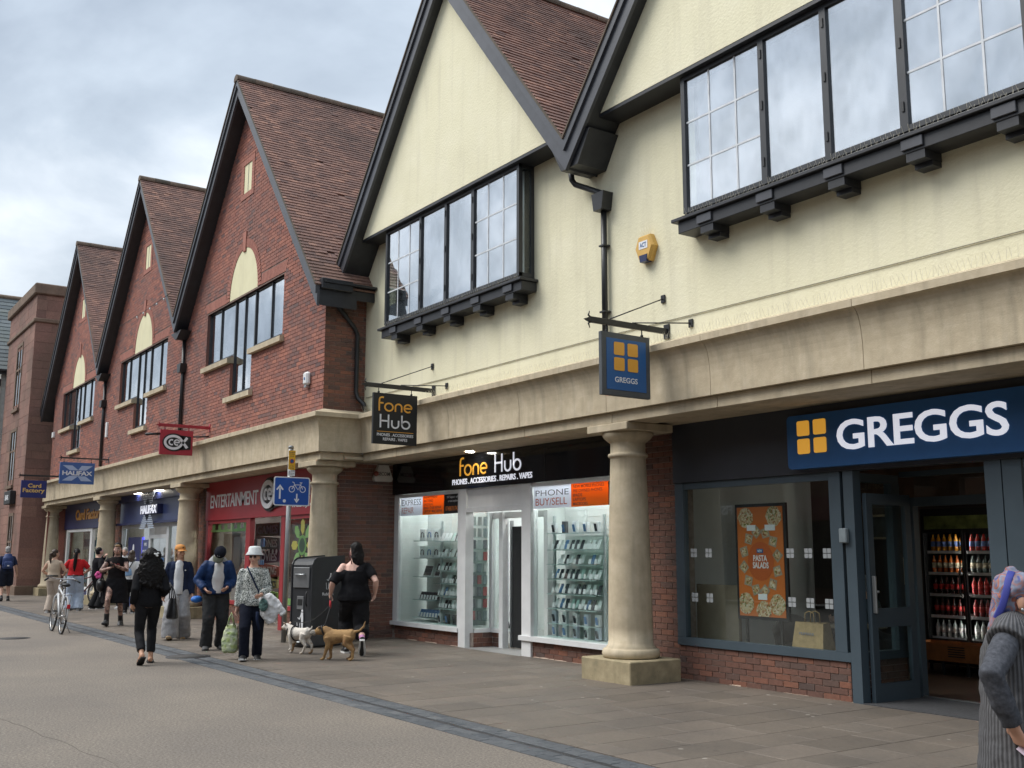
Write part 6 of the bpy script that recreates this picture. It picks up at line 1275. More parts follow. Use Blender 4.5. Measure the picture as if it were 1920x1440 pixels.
bicycle('city_bicycle', 'silver and white city bicycle parked on the road by the dark paver strip', (-22.70, 4.66, 0.0), R(178), 5, (0.62, 0.63, 0.64))
bicycle('old_bicycle', 'dark bicycle with pale mudguard leaning behind the woman in red', (-33.2, 7.5, PVZ), R(40), 5, (0.12, 0.03, 0.03), fender=(0.6, 0.6, 0.58))
# ================================================================== sandstone building at the far end
SB = base('sandstone_building', 'tall dark red sandstone building with parapet at the far left', 'building', (-45, 9, 0)); SX, SYF = -41.95, 7.15
M_SAND = pieces_mat('red_sandstone', [(0, (0.244, 0.138, 0.113)), (0.35, (0.283, 0.160, 0.128)), (0.6, (0.218, 0.128, 0.108)), (0.8, (0.316, 0.182, 0.143)), (1, (0.250, 0.147, 0.120))], big=(0.125, 0.096, 0.074), bigamt=0.5, bigscale=0.6, bscale=30)
b = MB(); b.box(-47.6, SX, SYF, 14, -0.05, 11.55); sw = b.build('wall', M_MORT, SB)
def ashlar(F, iv, z0, z1, out, seed, h=0.36):
    rr = random.Random(seed); z = z0; i = 0
    while z < z1-0.05:
        hh = min(rr.choice((h*0.8, h, h*1.15)), z1-z); 
        for a, c in iv(z+hh/2):
            u = a-rr.uniform(0, 0.5)
            while u < c:
                L_ = rr.choice((0.6, 0.8, 1.0, 1.2)); s_, e_ = max(u, a), min(u+L_, c)
                if e_-s_ > 0.04: k = rr.uniform(0.010, 0.016); out.append((F, s_+0.004, e_-0.004, z+0.004, z+hh-0.004, 0, k, k))
                u += L_
        z += hh
    return out
wins = [(-45.2, -44.2, 7.2, 9.6), (-45.2, -44.2, 4.2, 6.2), (-44.3, -43.5, 0.4, 2.9)]
def siv(z):
    iv = [(-47.6, SX)]
    for x0, x1, z0, z1 in wins:
        if z0 < z < z1: iv = minus(iv, x0, x1)
    return iv
ls = []; ashlar(frame((0, SYF, 0), (1, 0, 0), (0, 0, 1)), siv, 0, 11.2, ls, 1); ashlar(frame((SX, 0, 0), (0, 1, 0), (0, 0, 1)), lambda z: [(SYF-0.01, 13.9)], 0, 11.2, ls, 2); lay(ls, 'stone', M_SAND, sw, 300, stuff_name='stones')
M_SANDT = weathered('sandstone_trim', (0.15, 0.105, 0.08), (0.19, 0.135, 0.10), (0.23, 0.165, 0.125), (0.08, 0.07, 0.055), streak=0.5)
mb_box('coping', M_SANDT, SB, -47.75, SX+0.12, SYF-0.13, 14, 11.2, 11.62, 0.04); mb_box('string_course', M_SANDT, SB, -47.65, SX+0.08, SYF-0.09, 14, 10.12, 10.28, 0.03); mb_box('foot', M_SANDT, SB, -47.62, SX+0.05, SYF-0.06, 14, -0.02, 0.35, 0.02)
for k, (x0, x1, z0, z1) in enumerate(wins):
    b = MB(); b.box(x0-0.12, x0, SYF-0.04, SYF+0.001, z0-0.1, z1+0.12); b.box(x1, x1+0.12, SYF-0.04, SYF+0.001, z0-0.1, z1+0.12); b.box(x0, x1, SYF-0.04, SYF+0.001, z1, z1+0.12); b.box(x0-0.16, x1+0.16, SYF-0.10, SYF+0.001, z0-0.22, z0-0.101); wf = b.build('window', M_SANDT, SB)
    b = MB(); b.box(x0, x1, SYF-0.008, SYF-0.002, z0, z1); b.build('pane', M_GLASSU, wf); b = MB(); b.box((x0+x1)/2-0.05, (x0+x1)/2+0.05, SYF-0.03, SYF-0.009, z0, z1); b.box(x0, x1, SYF-0.028, SYF-0.0095, z0+(z1-z0)*0.6, z0+(z1-z0)*0.6+0.08); b.build('mullion', M_SANDT, wf)
p = mb_box('name_board', M_MBLK, SB, -44.6, -43.3, SYF-0.22, SYF-0.02, 3.35, 3.85, 0.02); fit('lettering', 'BAR', M_WHITE, p, face_front(0, SYF-0.224, 0), -44.3, -43.6, 3.5, 3.7, 0.002, 0.02)
# slate-roofed timber building beyond
LB = base('slate_roofed_building', 'black and white timbered building with grey slate roof beyond the sandstone one', 'building', (-53, 10, 0)); M_SLATE = pieces_mat('slate', [(0, (0.13, 0.15, 0.155)), (0.4, (0.17, 0.19, 0.195)), (0.7, (0.11, 0.13, 0.14)), (1, (0.20, 0.215, 0.21))], big=(0.10, 0.12, 0.09), bigamt=0.4)
b = MB(); b.box(-56, -48.1, 7.0, 16, 0, 9.1); b.build('wall', plain('white_infill', (0.62, 0.62, 0.58), 0.8), LB)
ls = []; tiled_slope(LB, -52.0, 13.12, 4.2, 0.95, 6.6, 16.0, True, ls, fine=False, seed=3); lay(ls, 'slate', M_SLATE, LB, 300, stuff_name='slates')
b = MB(); b.prism([(-52.0, 13.09), (-47.8, 9.10), (-47.8, 8.92), (-52.0, 12.9), (-56.2, 8.92), (-56.2, 9.10)], 6.65, 16.0); b.build('roof', M_DARK, LB)
b = MB(); b.tube([(-52.0, 6.6, 13.14), (-52.0, 16.0, 13.14)], 0.12, 8); b.build('ridge', M_RIDGE, LB)
for z in (8.6, 6.6, 4.4, 2.2): mb_box('timber', M_DARK, LB, -56, -48.02, 6.92, 6.999, z-0.14, z+0.14)
for x in (-55.5, -53.8, -52.1, -50.4, -48.7): mb_box('timber', M_DARK, LB, x-0.13, x+0.13, 6.925, 6.998, 0, 9.0)
for y in (7.6, 9.2, 10.8): mb_box('timber', M_DARK, LB, -48.098, -48.02, y-0.13, y+0.13, 0, 9.0)
mb_box('gutter', M_IRON, LB, -47.85, -47.70, 6.6, 16.0, 9.02, 9.14, 0.02)
b = MB(); b.tube([(-47.9, 6.85, 9.0), (-47.9, 6.85, 0.0)], 0.09, 10); b.build('downpipe', M_IRON, LB)
# ================================================================== terrace across the street (behind the camera, seen only in reflections)
OB = base('opposite_terrace', 'brown brick terrace of shops across the street, mirrored in the shop windows', 'building', (-15, -8, 0)); M_OB = weathered('opposite_brick', (0.10, 0.055, 0.042), (0.13, 0.07, 0.05), (0.16, 0.085, 0.06), (0.07, 0.05, 0.04), s3=20, bmp=0.3)
b = MB(); b.box(-70, 30, -12, -7.5, 0, 7.6); b.build('wall', M_OB, OB); b = MB(); b.prism([(-7.3, 7.6), (-9.8, 9.6), (-12, 7.6)], -70, 30, 'x'); b.build('roof', M_TILE, OB)
for k in range(20):
    x = -68+k*5.0
    f_ = mb_box('shop_fascia', plain('opp_fascia_%d' % (k % 4), [(0.03, 0.035, 0.04), (0.10, 0.02, 0.02), (0.02, 0.05, 0.04), (0.05, 0.05, 0.06)][k % 4], 0.5), OB, x, x+4.6, -7.49, -7.35, 2.6, 3.3); mb_box('shop_window', plain('opp_window', (0.015, 0.017, 0.018), 0.1), OB, x+0.2, x+4.4, -7.48, -7.42, 0.5, 2.55)
    for dx in (0.7, 2.9): wn = mb_box('window', plain('opp_frame', (0.45, 0.45, 0.43), 0.5), OB, x+dx, x+dx+1.1, -7.48, -7.43, 4.3, 6.2); mb_box('pane', plain('opp_window', (0.015, 0.017, 0.018)), wn, x+dx+0.08, x+dx+1.02, -7.43, -7.42, 4.38, 6.12)
FO = Matrix(((-1, 0, 0, 0), (0, 0, 1, -7.33), (0, 1, 0, 0), (0, 0, 0, 1)))
fit('shop_lettering', 'FISH & CHIPS', M_WHITE, OB, FO, 25.3, 27.9, 2.86, 3.18, 0.01, 0.02)
# ================================================================== people and dogs
def sweep(b, pts, rads, side=(1, 0, 0), n=14):
    """closed loft of ellipses; rads: r or (across, front-back)"""
    pts = [Vector(p) for p in pts]; S = Vector(side); m = len(pts); vs = []; fs = []
    for i, p in enumerate(pts):
        t = (pts[min(i+1, m-1)]-pts[max(i-1, 0)]).normalized(); s_ = S-t*S.dot(t)
        if s_.length < 1e-3: s_ = Vector((0, 1, 0))-t*t.y
        s_.normalize(); f_ = t.cross(s_); r = rads[i]; ra, rb = r if isinstance(r, tuple) else (r, r)
        vs += [p+s_*ra*math.cos(2*math.pi*k/n)+f_*rb*math.sin(2*math.pi*k/n) for k in range(n)]
    for i in range(m-1): fs += [(i*n+k, i*n+(k+1) % n, (i+1)*n+(k+1) % n, (i+1)*n+k) for k in range(n)]
    a = len(vs); vs += [pts[0], pts[-1]]
    fs += [(a, (k+1) % n, k) for k in range(n)]+[(a+1, (m-1)*n+k, (m-1)*n+(k+1) % n) for k in range(n)]
    b.add(vs, fs, True)
TEX = {}
def cloth_tex(scale):
    if scale not in TEX: x = bpy.data.textures.new('folds%d' % int(scale*1000), 'CLOUDS'); x.noise_scale = scale; x.noise_depth = 2; TEX[scale] = x
    return TEX[scale]
def skinned(b, name, mat, parent, voxel=0.012, smooth=5, fold=0.0, fscale=0.09):
    o = b.build(name, mat, parent)
    for p in o.data.polygons: p.use_smooth = True
    m = o.modifiers.new('remesh', 'REMESH'); m.mode = 'VOXEL'; m.voxel_size = voxel; m.use_smooth_shade = True
    if smooth: m = o.modifiers.new('smooth', 'SMOOTH'); m.factor = 0.5; m.iterations = smooth
    if fold: m = o.modifiers.new('folds', 'DISPLACE'); m.texture = cloth_tex(fscale); m.strength = fold; m.mid_level = 0.5; m.texture_coords = 'GLOBAL'
    return o
def ik(a, t, l1, l2, pole):
    a, t, pole = Vector(a), Vector(t), Vector(pole); d = t-a; L = min(d.length, (l1+l2)*0.999); u = d.normalized(); x = (l1*l1-l2*l2+L*L)/(2*L); h = math.sqrt(max(0, l1*l1-x*x)); p = pole-u*pole.dot(u); p.normalize()
    return a+u*x+p*h, a+u*L
def hand(b, wr, d, palm, curl=0.35, s=1.0, side=1):
    """palm plus five fingers; d = forearm direction, palm = direction the palm faces, side = thumb side sign"""
    d = Vector(d).normalized(); pn = Vector(palm); pn = (pn-d*pn.dot(d)).normalized(); w_ = d.cross(pn).normalized()*side
    sweep(b, [wr-d*0.02*s, wr+d*0.02*s, wr+d*0.055*s, wr+d*0.092*s], [0.024*s, (0.033*s, 0.017*s), (0.041*s, 0.016*s), (0.040*s, 0.013*s)], w_, 12)
    for k, (off, L_) in enumerate(((0.031, 0.070), (0.0105, 0.079), (-0.0105, 0.074), (-0.031, 0.058))):
        p0 = wr+d*0.086*s+w_*off*s; c1, c2, c3 = curl, curl*2.1, curl*2.9
        dd = lambda a_: d*math.cos(a_)+pn*math.sin(a_)
        p1 = p0+dd(c1)*L_*0.46*s; p2 = p1+dd(c2)*L_*0.32*s; p3 = p2+dd(c3)*L_*0.26*s
        sweep(b, [p0-d*0.012*s, p0, p1, p2, p3], [0.0095*s, 0.0098*s, 0.0092*s, 0.0084*s, 0.0062*s], w_, 8)
    p0 = wr+d*0.022*s+w_*0.030*s; t1 = (d*0.75+w_*0.62+pn*0.25).normalized(); t2 = (d*0.9+w_*0.12+pn*0.45).normalized()
    sweep(b, [p0-t1*0.015*s, p0, p0+t1*0.040*s, p0+t1*0.040*s+t2*0.030*s], [0.013*s, 0.0135*s, 0.0115*s, 0.0085*s], pn, 8)
SKIN = lambda c, k: plain('skin_%s' % k, tuple(min(0.75, x*1.28) for x in c), 0.55, var=0.06, scale=18)
class Body: pass
def human(name, label, loc, heading, H=1.70, bulk=1.0, lean=0.0, head_pitch=0.0, head_yaw=0.0, hip_x=1.0, feet=((0.11, 0.0, 0.0, 0), (-0.11, 0.0, 0.0, 0)), hands=None, elbow=None, skin=(0.42, 0.24, 0.17), sk='a', voxel=0.009, twist=0.0, curl=0.4, feet_bare=False, sit=0.0, z0=None, handsz=1.0, hdrop=0.0, hfwd=0.0):
    """local frame: +y ahead, +x to the person's right"""
    t = empty(name, label, 'person', (loc[0], loc[1], PVZ if z0 is None else z0), R(heading)-math.pi/2); s = H/1.70; B = Body(); B.t = t; B.s = s; B.v = voxel
    V = lambda x, y, z: Vector((x*s, y*s, z*s)); pz = 0.95-sit
    ml = max(0.0, 0.0)
    dz = 0.0
    # drop the pelvis a little when the feet are apart
    sp = abs(feet[0][1]-feet[1][1]); pz -= 0.10*sp*sp/0.36
    Rl = Matrix.Rotation(-lean, 3, 'X'); Rt = Matrix.Rotation(twist, 3, 'Z')
    P0 = Vector((0, 0, pz)); up = lambda x, y, z: (P0+Rl @ (Rt @ Vector((x, y, z-0.95))))*s
    B.up = up; B.Rl = Rl; B.pz = pz
    B.sh = [up(sg*0.166*(0.6+0.4*bulk), 0, 1.352) for sg in (1, -1)]; B.hip = [(P0+Vector((sg*0.088*hip_x, 0, -0.05)))*s for sg in (1, -1)]
    B.neck = up(0, 0.01, 1.47); hc = B.neck+Matrix.Rotation(-lean-head_pitch, 3, 'X') @ V(0, 0.015+hfwd, 0.115-hdrop); B.hc = hc
    B.hm = Matrix.Translation(hc) @ (Matrix.Rotation(-lean-head_pitch, 4, 'X') @ Matrix.Rotation(head_yaw, 4, 'Z')) @ Matrix.Scale(s, 4)
    hands = hands or ((0.225, 0.02, 0.80), (-0.225, 0.02, 0.80)); elbow = elbow or ((0.12, -1, 0), (-0.12, -1, 0)); B.elb = []; B.wr = []
    for i in (0, 1):
        e_, w_ = ik(B.sh[i], V(*hands[i]), 0.285*s, 0.255*s, elbow[i]); B.elb.append(e_); B.wr.append(w_)
    B.kn = []; B.an = []
    for i in (0, 1):
        fx, fy, fz, fp = feet[i]; an = V(fx, fy-0.02, fz+0.085); k_, a_ = ik(B.hip[i], an, 0.43*s, 0.42*s, (0.05 if i == 0 else -0.05, 1, 0)); B.kn.append(k_); B.an.append(a_)
    B.feet = feet; b = MB(); q = bulk
    B.rings = [(0.84, 0.150*q, 0.105*q), (0.92, 0.168*q, 0.118*q), (1.00, 0.155*q, 0.112*q), (1.09, 0.138*q, 0.103*q), (1.20, 0.150*q, 0.112*q), (1.30, 0.160*(0.5+0.5*q), 0.112*(0.5+0.5*q)), (1.375, 0.138*(0.6+0.4*q), 0.090), (1.425, 0.088, 0.070), (1.46, 0.062, 0.062), (1.52, 0.054, 0.058)]
    sweep(b, [up(0, 0.008 if z > 1.45 else 0, z) for z, _, _ in B.rings], [(a*s, c*s) for _, a, c in B.rings])
    for i, sg in ((0, 1), (1, -1)):
        A, E_, W_ = B.sh[i], B.elb[i], B.wr[i]; mid_ = (E_+W_)/2; ax = (W_-E_).normalized(); qa = 0.7+0.3*q
        sweep(b, [A, A+(E_-A)*0.12, (A+E_)/2, E_, E_+(W_-E_)*0.3, W_], [0.045*s*qa, 0.053*s*qa, 0.049*s*qa, 0.040*s*qa, 0.041*s*qa, 0.0265*s])
        b.ell(A, tuple([0.052*s*qa]*3), 12, 8)
        palm = Vector((-sg*0.8, 0.55, 0)) if abs(ax.z) > 0.5 else Vector((0, 0.1, 1)) if hands[i][2] > 1.0 else Vector((-sg, 0.2, 0.3))
        hand(b, W_, ax, palm, curl, s*handsz, sg if False else (1 if sg < 0 else -1))
        Hp, K_, An = B.hip[i], B.kn[i], B.an[i]
        sweep(b, [Hp+V(0, 0, 0.06), Hp, Hp+(K_-Hp)*0.45, K_, K_+(An-K_)*0.32, K_+(An-K_)*0.7, An], [0.078*s*q, 0.085*s*q, 0.072*s*q, 0.053*s*q, 0.054*s*q, 0.040*s, 0.034*s])
        foot(b, B, i, 0.0)
    # head
    hp = lambda x, y, z: B.hm @ Vector((x, y, z)); M3 = B.hm.to_3x3()
    b.ell(hp(0, -0.008, 0.022), (0.074, 0.093, 0.092), 16, 12, M3); b.ell(hp(0, 0.020, -0.040), (0.056, 0.066, 0.074), 14, 10, M3); b.ell(hp(0, 0.052, -0.082), (0.030, 0.026, 0.026), 10, 8, M3)
    sweep(b, [hp(0, 0.084, 0.022), hp(0, 0.098, -0.008), hp(0, 0.106, -0.028), hp(0, 0.088, -0.040)], [0.009*s, 0.011*s, 0.016*s, 0.012*s], n=8)
    b.ell(hp(0, 0.080, 0.030), (0.052, 0.016, 0.012), 10, 6, M3); b.ell(hp(0, 0.084, -0.058), (0.024, 0.012, 0.014), 10, 6, M3)
    for sg in (-1, 1): b.ell(hp(sg*0.077, -0.010, -0.010), (0.010, 0.020, 0.032), 8, 8, M3); b.ell(hp(sg*0.046, 0.062, -0.028), (0.022, 0.022, 0.026), 8, 8, M3)
    B.body = skinned(b, 'body', SKIN(skin, sk), t, voxel, 3)
    for sg in (-1, 1):
        e_ = MB(); e_.ell(hp(sg*0.033, 0.083, 0.006), (0.0135, 0.007, 0.0075), 10, 6, M3); eo = e_.build('eye', plain('eye_white', (0.62, 0.60, 0.57), 0.2, var=0), B.body); e_ = MB(); e_.ell(hp(sg*0.033, 0.0885, 0.006), (0.007, 0.004, 0.007), 8, 6, M3); e_.build('iris', plain('iris_dark', (0.03, 0.02, 0.015), 0.1, var=0), eo)
    m_ = MB(); m_.ell(hp(0, 0.0935, -0.060), (0.023, 0.006, 0.0075), 10, 6, M3); m_.build('mouth', plain('lips_%s' % sk, (skin[0]*0.85, skin[1]*0.55, skin[2]*0.6), 0.45, var=0), B.body)
    return B
def foot(b, B, i, grow, toe=1.0, sole=0.0):
    s = B.s; fx, fy, fz, fp = B.feet[i]; an = B.an[i]; sg = 1 if i == 0 else -1; a = R(fp); yaw = R(7*-sg)
    F = Matrix.Translation(an) @ Matrix.Rotation(yaw, 4, 'Z') @ Matrix.Rotation(a, 4, 'X') @ Matrix.Scale(s, 4); g = grow/s if s else 0
    P_ = lambda y, z: F @ Vector((0, y, z))
    sweep(b, [P_(-0.060-g, -0.048), P_(-0.035, -0.045), P_(0.03, -0.040), P_(0.09, -0.050), P_(0.145, -0.062), P_(0.185+g, -0.068)], [((0.026)*s+grow, 0.030*s+grow), ((0.034)*s+grow, 0.038*s+grow), ((0.037)*s+grow, 0.042*s+grow), (0.044*s+grow, 0.033*s+grow), (0.045*s+grow, 0.021*s+grow), (0.028*s+grow, 0.013*s+grow)], (1, 0, 0), 12)
    sweep(b, [an+(B.kn[i]-an).normalized()*0.07*s, an, F @ Vector((0, 0.0, -0.035))], [0.034*s+grow*0.8, 0.036*s+grow, 0.036*s+grow])
def shoes(B, mat, sole=None, high=0.0, grow=0.010, name='shoe'):
    for i in (0, 1):
        b = MB(); foot(b, B, i, grow)
        if high: an = B.an[i]; u = (B.kn[i]-an).normalized(); sweep(b, [an+u*high, an+u*high*0.5, an], [0.052*B.s, 0.050*B.s, 0.050*B.s])
        o = skinned(b, name, mat, B.t, 0.010, 2)
        if sole:
            s = B.s; fx, fy, fz, fp = B.feet[i]; F = Matrix.Translation(B.an[i]) @ Matrix.Rotation(R(7*(-1 if i == 0 else 1)), 4, 'Z') @ Matrix.Rotation(R(fp), 4, 'X') @ Matrix.Scale(s, 4)
            pts = [(-0.036, -0.070), (0.036, -0.070), (0.044, 0.02), (0.054, 0.10), (0.050, 0.16), (0.028, 0.198), (-0.028, 0.198), (-0.050, 0.16), (-0.054, 0.10), (-0.044, 0.02)]
            c = MB(); c.prism(pts, -0.0845, -0.060, 'z', F); c.build('sole', sole, o)
def torso(B, mat, name='top', grow=0.018, z0=0.90, z1=1.455, sleeve=0.55, sgrow=0.022, flare=0.0, fold=0.012, fscale=0.10, shoulders=True, vox=None):
    b = MB(); s = B.s; R_ = [r for r in B.rings if z0-0.04 <= r[0] <= z1]; zz_ = [max(r[0], z0) for r in R_]
    rr = []
    for (z, a, c) in R_: f = flare*max(0, (1.15-z)/0.25); rr.append(((a+grow+f)*s, (c+grow+f)*s))
    sweep(b, [B.up(0, 0, z) for z in zz_], rr, n=18)
    if shoulders:
        for i in (0, 1):
            A, E_, W_ = B.sh[i], B.elb[i], B.wr[i]; L1 = min(1.0, sleeve/0.5); b.ell(A, tuple([(0.050+sgrow*0.75)*s]*3), 12, 8); pts = [A+(E_-A)*0.02, A+(E_-A)*min(0.3, L1*0.5), A+(E_-A)*L1]; rd = [(0.046+sgrow*0.8)*s, (0.052+sgrow)*s, (0.045+sgrow)*s]
            if sleeve > 0.5:
                f = (sleeve-0.5)/0.5; pts += [E_+(W_-E_)*f*0.5, E_+(W_-E_)*f]; rd += [(0.043+sgrow)*s, (0.036+sgrow*0.8)*s]
            sweep(b, pts, rd)
    return skinned(b, name, mat, B.t, vox or 0.012, 4, fold, fscale)
def trousers(B, mat, name='trousers', grow=0.018, hem=0.0, length=1.0, waist=1.04, flare=0.0, fold=0.012, fscale=0.08, vox=None):
    b = MB(); s = B.s; R_ = [r for r in B.rings if r[0] <= waist]
    sweep(b, [B.up(0, 0, z) if z > 0.93 else (Vector((0, 0, B.pz+(z-0.95))))*s for z, _, _ in R_], [((a+grow*0.8)*s, (c+grow*0.8)*s) for _, a, c in R_], n=18)
    for i in (0, 1):
        Hp, K_, An = B.hip[i], B.kn[i], B.an[i]; end = K_+(An-K_)*(length*2-1)+(Vector((0, 0, -0.035*s)) if length >= 1 else Vector()); q = B.rings[1][1]/0.168
        f1 = min(1, length*2)
        pts = [Hp+Vector((0, 0, 0.05*s)), Hp, Hp+(K_-Hp)*0.5*f1, Hp+(K_-Hp)*f1]; rd = [(0.080*q+grow)*s, (0.088*q+grow)*s, (0.074*q+grow+flare*0.3)*s, (0.058*q+grow+flare*0.55)*s]
        if length > 0.5: pts += [K_+(end-K_)*0.5, end]; rd += [(0.055+grow+flare*0.8)*s, (0.043+grow+hem+flare)*s]
        sweep(b, pts, rd)
    return skinned(b, name, mat, B.t, vox or 0.012, 4, fold, fscale)
def skirt(B, mat, z_hem, r0=0.175, r1=0.26, name='skirt', waist=1.02, fold=0.02, dep=0.75, vox=None):
    b = MB(); s = B.s; ym = (B.feet[0][1]+B.feet[1][1])/2*0.5; n = 6; pts = []; rd = []
    for k in range(n+1):
        f = k/n; z = waist+(z_hem-waist)*f; pts.append(B.up(0, 0, z) if z > 0.95 else Vector((0, ym*f, B.pz-0.95+z))*s); r = r0+(r1-r0)*f**0.7; rd.append((r*s, r*dep*s))
    sweep(b, pts, rd, n=20); return skinned(b, name, mat, B.t, vox or 0.013, 4, fold, 0.10)
def hp_(B, x, y, z): return B.hm @ Vector((x, y, z))
def hair(B, mat, kind='short', vox=0.011):
    b = MB(); s = B.s; M3 = B.hm.to_3x3(); h = lambda x, y, z: hp_(B, x, y, z); e = lambda c, r: b.ell(h(*c), r, 14, 10, M3)
    fold, fs = 0.012, 0.03
    e((0, -0.026, 0.048), (0.084, 0.094, 0.088))
    if kind == 'short': e((0, -0.045, -0.005), (0.080, 0.070, 0.080))
    if kind in ('long', 'pony', 'bob', 'curly', 'lank'): e((0, -0.050, -0.010), (0.084, 0.066, 0.10))
    if kind == 'pony': sweep(b, [h(0, -0.10, 0.03), h(0, -0.15, 0.0), h(0.01, -0.155, -0.12), h(0.01, -0.15, -0.26)], [0.025*s, 0.036*s, 0.034*s, 0.014*s])
    if kind == 'longpony': sweep(b, [h(0, -0.09, 0.05), h(0, -0.15, 0.02), h(-0.01, -0.165, -0.15), h(-0.02, -0.155, -0.40), h(-0.02, -0.14, -0.56)], [0.03*s, 0.045*s, 0.052*s, 0.046*s, 0.018*s])
    if kind == 'bob': sweep(b, [h(0, -0.045, 0.02), h(0, -0.075, -0.09), h(0.0, -0.085, -0.19), h(0.01, -0.09, -0.245)], [(0.088*s, 0.066*s), (0.098*s, 0.058*s), (0.080*s, 0.045*s), (0.045*s, 0.022*s)]); e((0, 0.058, 0.075), (0.064, 0.030, 0.022)); fold = 0.02
    if kind == 'long' or kind == 'lank':
        for sg in (-1, 1): sweep(b, [h(sg*0.066, -0.02, 0.05), h(sg*0.078, -0.02, -0.05), h(sg*0.080, -0.01, -0.14), h(sg*0.072, 0.01, -0.21)], [(0.014*s, 0.030*s), (0.014*s, 0.034*s), (0.013*s, 0.030*s), (0.008*s, 0.014*s)])
    if kind == 'curly':
        rr = random.Random(8); sweep(b, [h(0, -0.03, 0.10), h(0, -0.05, 0.04), h(0, -0.075, -0.08), h(0, -0.11, -0.22), h(0.01, -0.125, -0.36), h(0.01, -0.12, -0.47)], [(0.07*s, 0.06*s), (0.115*s, 0.10*s), (0.155*s, 0.085*s), (0.185*s, 0.075*s), (0.165*s, 0.06*s), (0.07*s, 0.03*s)], n=20)
        for k in range(90):
            f = rr.random(); a = rr.uniform(0, 2*math.pi); w_ = 0.10+0.085*math.sin(min(1, f*1.25)*math.pi*0.62); c = (w_*math.cos(a), -0.06-0.06*f+0.08*math.sin(a)*(1-0.3*f), 0.07-0.54*f); r = rr.uniform(0.018, 0.034)
            if c[1] > 0.045 and f < 0.35: continue
            b.ell(h(*c), (r, r, r*1.25), 7, 5, M3)
        fold, fs = 0.03, 0.018
    o = skinned(b, 'hair', mat, B.t, vox, 2, fold, fs)
    return o
def cap(B, mat, peak, yaw=0.0):
    b = MB(); M = B.hm @ Matrix.Rotation(yaw, 4, 'Z'); prof = [(0.099, 0.040), (0.100, 0.062), (0.095, 0.095), (0.078, 0.122), (0.048, 0.138), (0.010, 0.143)]
    b.lathe([(r, z) for r, z in prof], (0, -0.004, 0), 22, True, M @ Matrix.Diagonal((0.93, 1.06, 1, 1))); c = b.build('cap', mat, B.t); b = MB(); vs = []; n = 12
    for i in range(n+1): a = R(15+150*i/n); vs += [(0.088*math.cos(a), 0.045+0.055*math.sin(a), 0.046), (0.086*math.cos(a), 0.070+0.115*math.sin(a), 0.030-0.012*abs(math.cos(a)))]
    vs2 = [(x, y, z-0.006) for x, y, z in vs]; m = len(vs); fs = [(2*i, 2*i+1, 2*i+3, 2*i+2) for i in range(n)]+[(m+2*i, m+2*i+2, m+2*i+3, m+2*i+1) for i in range(n)]+[(2*i+1, m+2*i+1, m+2*i+3, 2*i+3) for i in range(n)]
    b.add([M @ Vector(p) for p in vs+vs2], fs, True); b.build('peak', peak, c); b = MB(); b.ell(M @ Vector((0, -0.004, 0.145)), (0.008, 0.008, 0.005), 8, 6); b.build('button', mat, c); return c
def strap(B, pts, r, mat, name='strap', rz=None):
    b = MB(); b.tube([Vector(p)*B.s for p in pts], r*B.s, 6); return b.build(name, mat, B.t)
CL = lambda name, c, v=0.12, sc=14, ro=0.9: plain('cloth_'+name, c, ro, var=v, scale=sc, bmp=0.15, bscale=260, spec=0.12)
C_BLK = CL('black', (0.013, 0.013, 0.015)); C_BLK2 = CL('black_soft', (0.018, 0.018, 0.020)); C_NAVY = CL('navy', (0.018, 0.026, 0.055)); C_WHT = CL('white', (0.66, 0.67, 0.68), 0.06); C_GRY = CL('marl_grey', (0.33, 0.33, 0.34), 0.15); C_RED = CL('red', (0.50, 0.025, 0.03), 0.1); C_JEAN = CL('pale_denim', (0.42, 0.50, 0.62), 0.14); C_BEI = CL('beige', (0.52, 0.42, 0.32), 0.06); C_BEI2 = CL('beige2', (0.50, 0.42, 0.35), 0.06)
H_BLK = plain('hair_black', (0.008, 0.007, 0.007), 0.5, var=0.3, scale=60, bmp=0.6, bscale=140, spec=0.2); H_BRN = plain('hair_brown', (0.045, 0.026, 0.016), 0.5, var=0.35, scale=60, bmp=0.5, bscale=140); H_GRY = plain('hair_grey', (0.35, 0.34, 0.33), 0.6, var=0.3, scale=50, bmp=0.5, bscale=140); H_FAIR = plain('hair_fair', (0.30, 0.19, 0.09), 0.5, var=0.35, scale=60, bmp=0.5, bscale=140)
S_BLK = plain('shoe_black', (0.014, 0.014, 0.015), 0.5, var=0.15); S_WHT = plain('shoe_white', (0.66, 0.66, 0.65), 0.5, var=0.08); S_TAN = plain('shoe_tan', (0.33, 0.22, 0.11), 0.8, var=0.12); S_SOLE = plain('sole_white', (0.68, 0.68, 0.66), 0.6, var=0.05); S_GSOLE = plain('sole_dark', (0.03, 0.03, 0.03), 0.7)
DEG = lambda dx, dy: math.degrees(math.atan2(dy, dx))
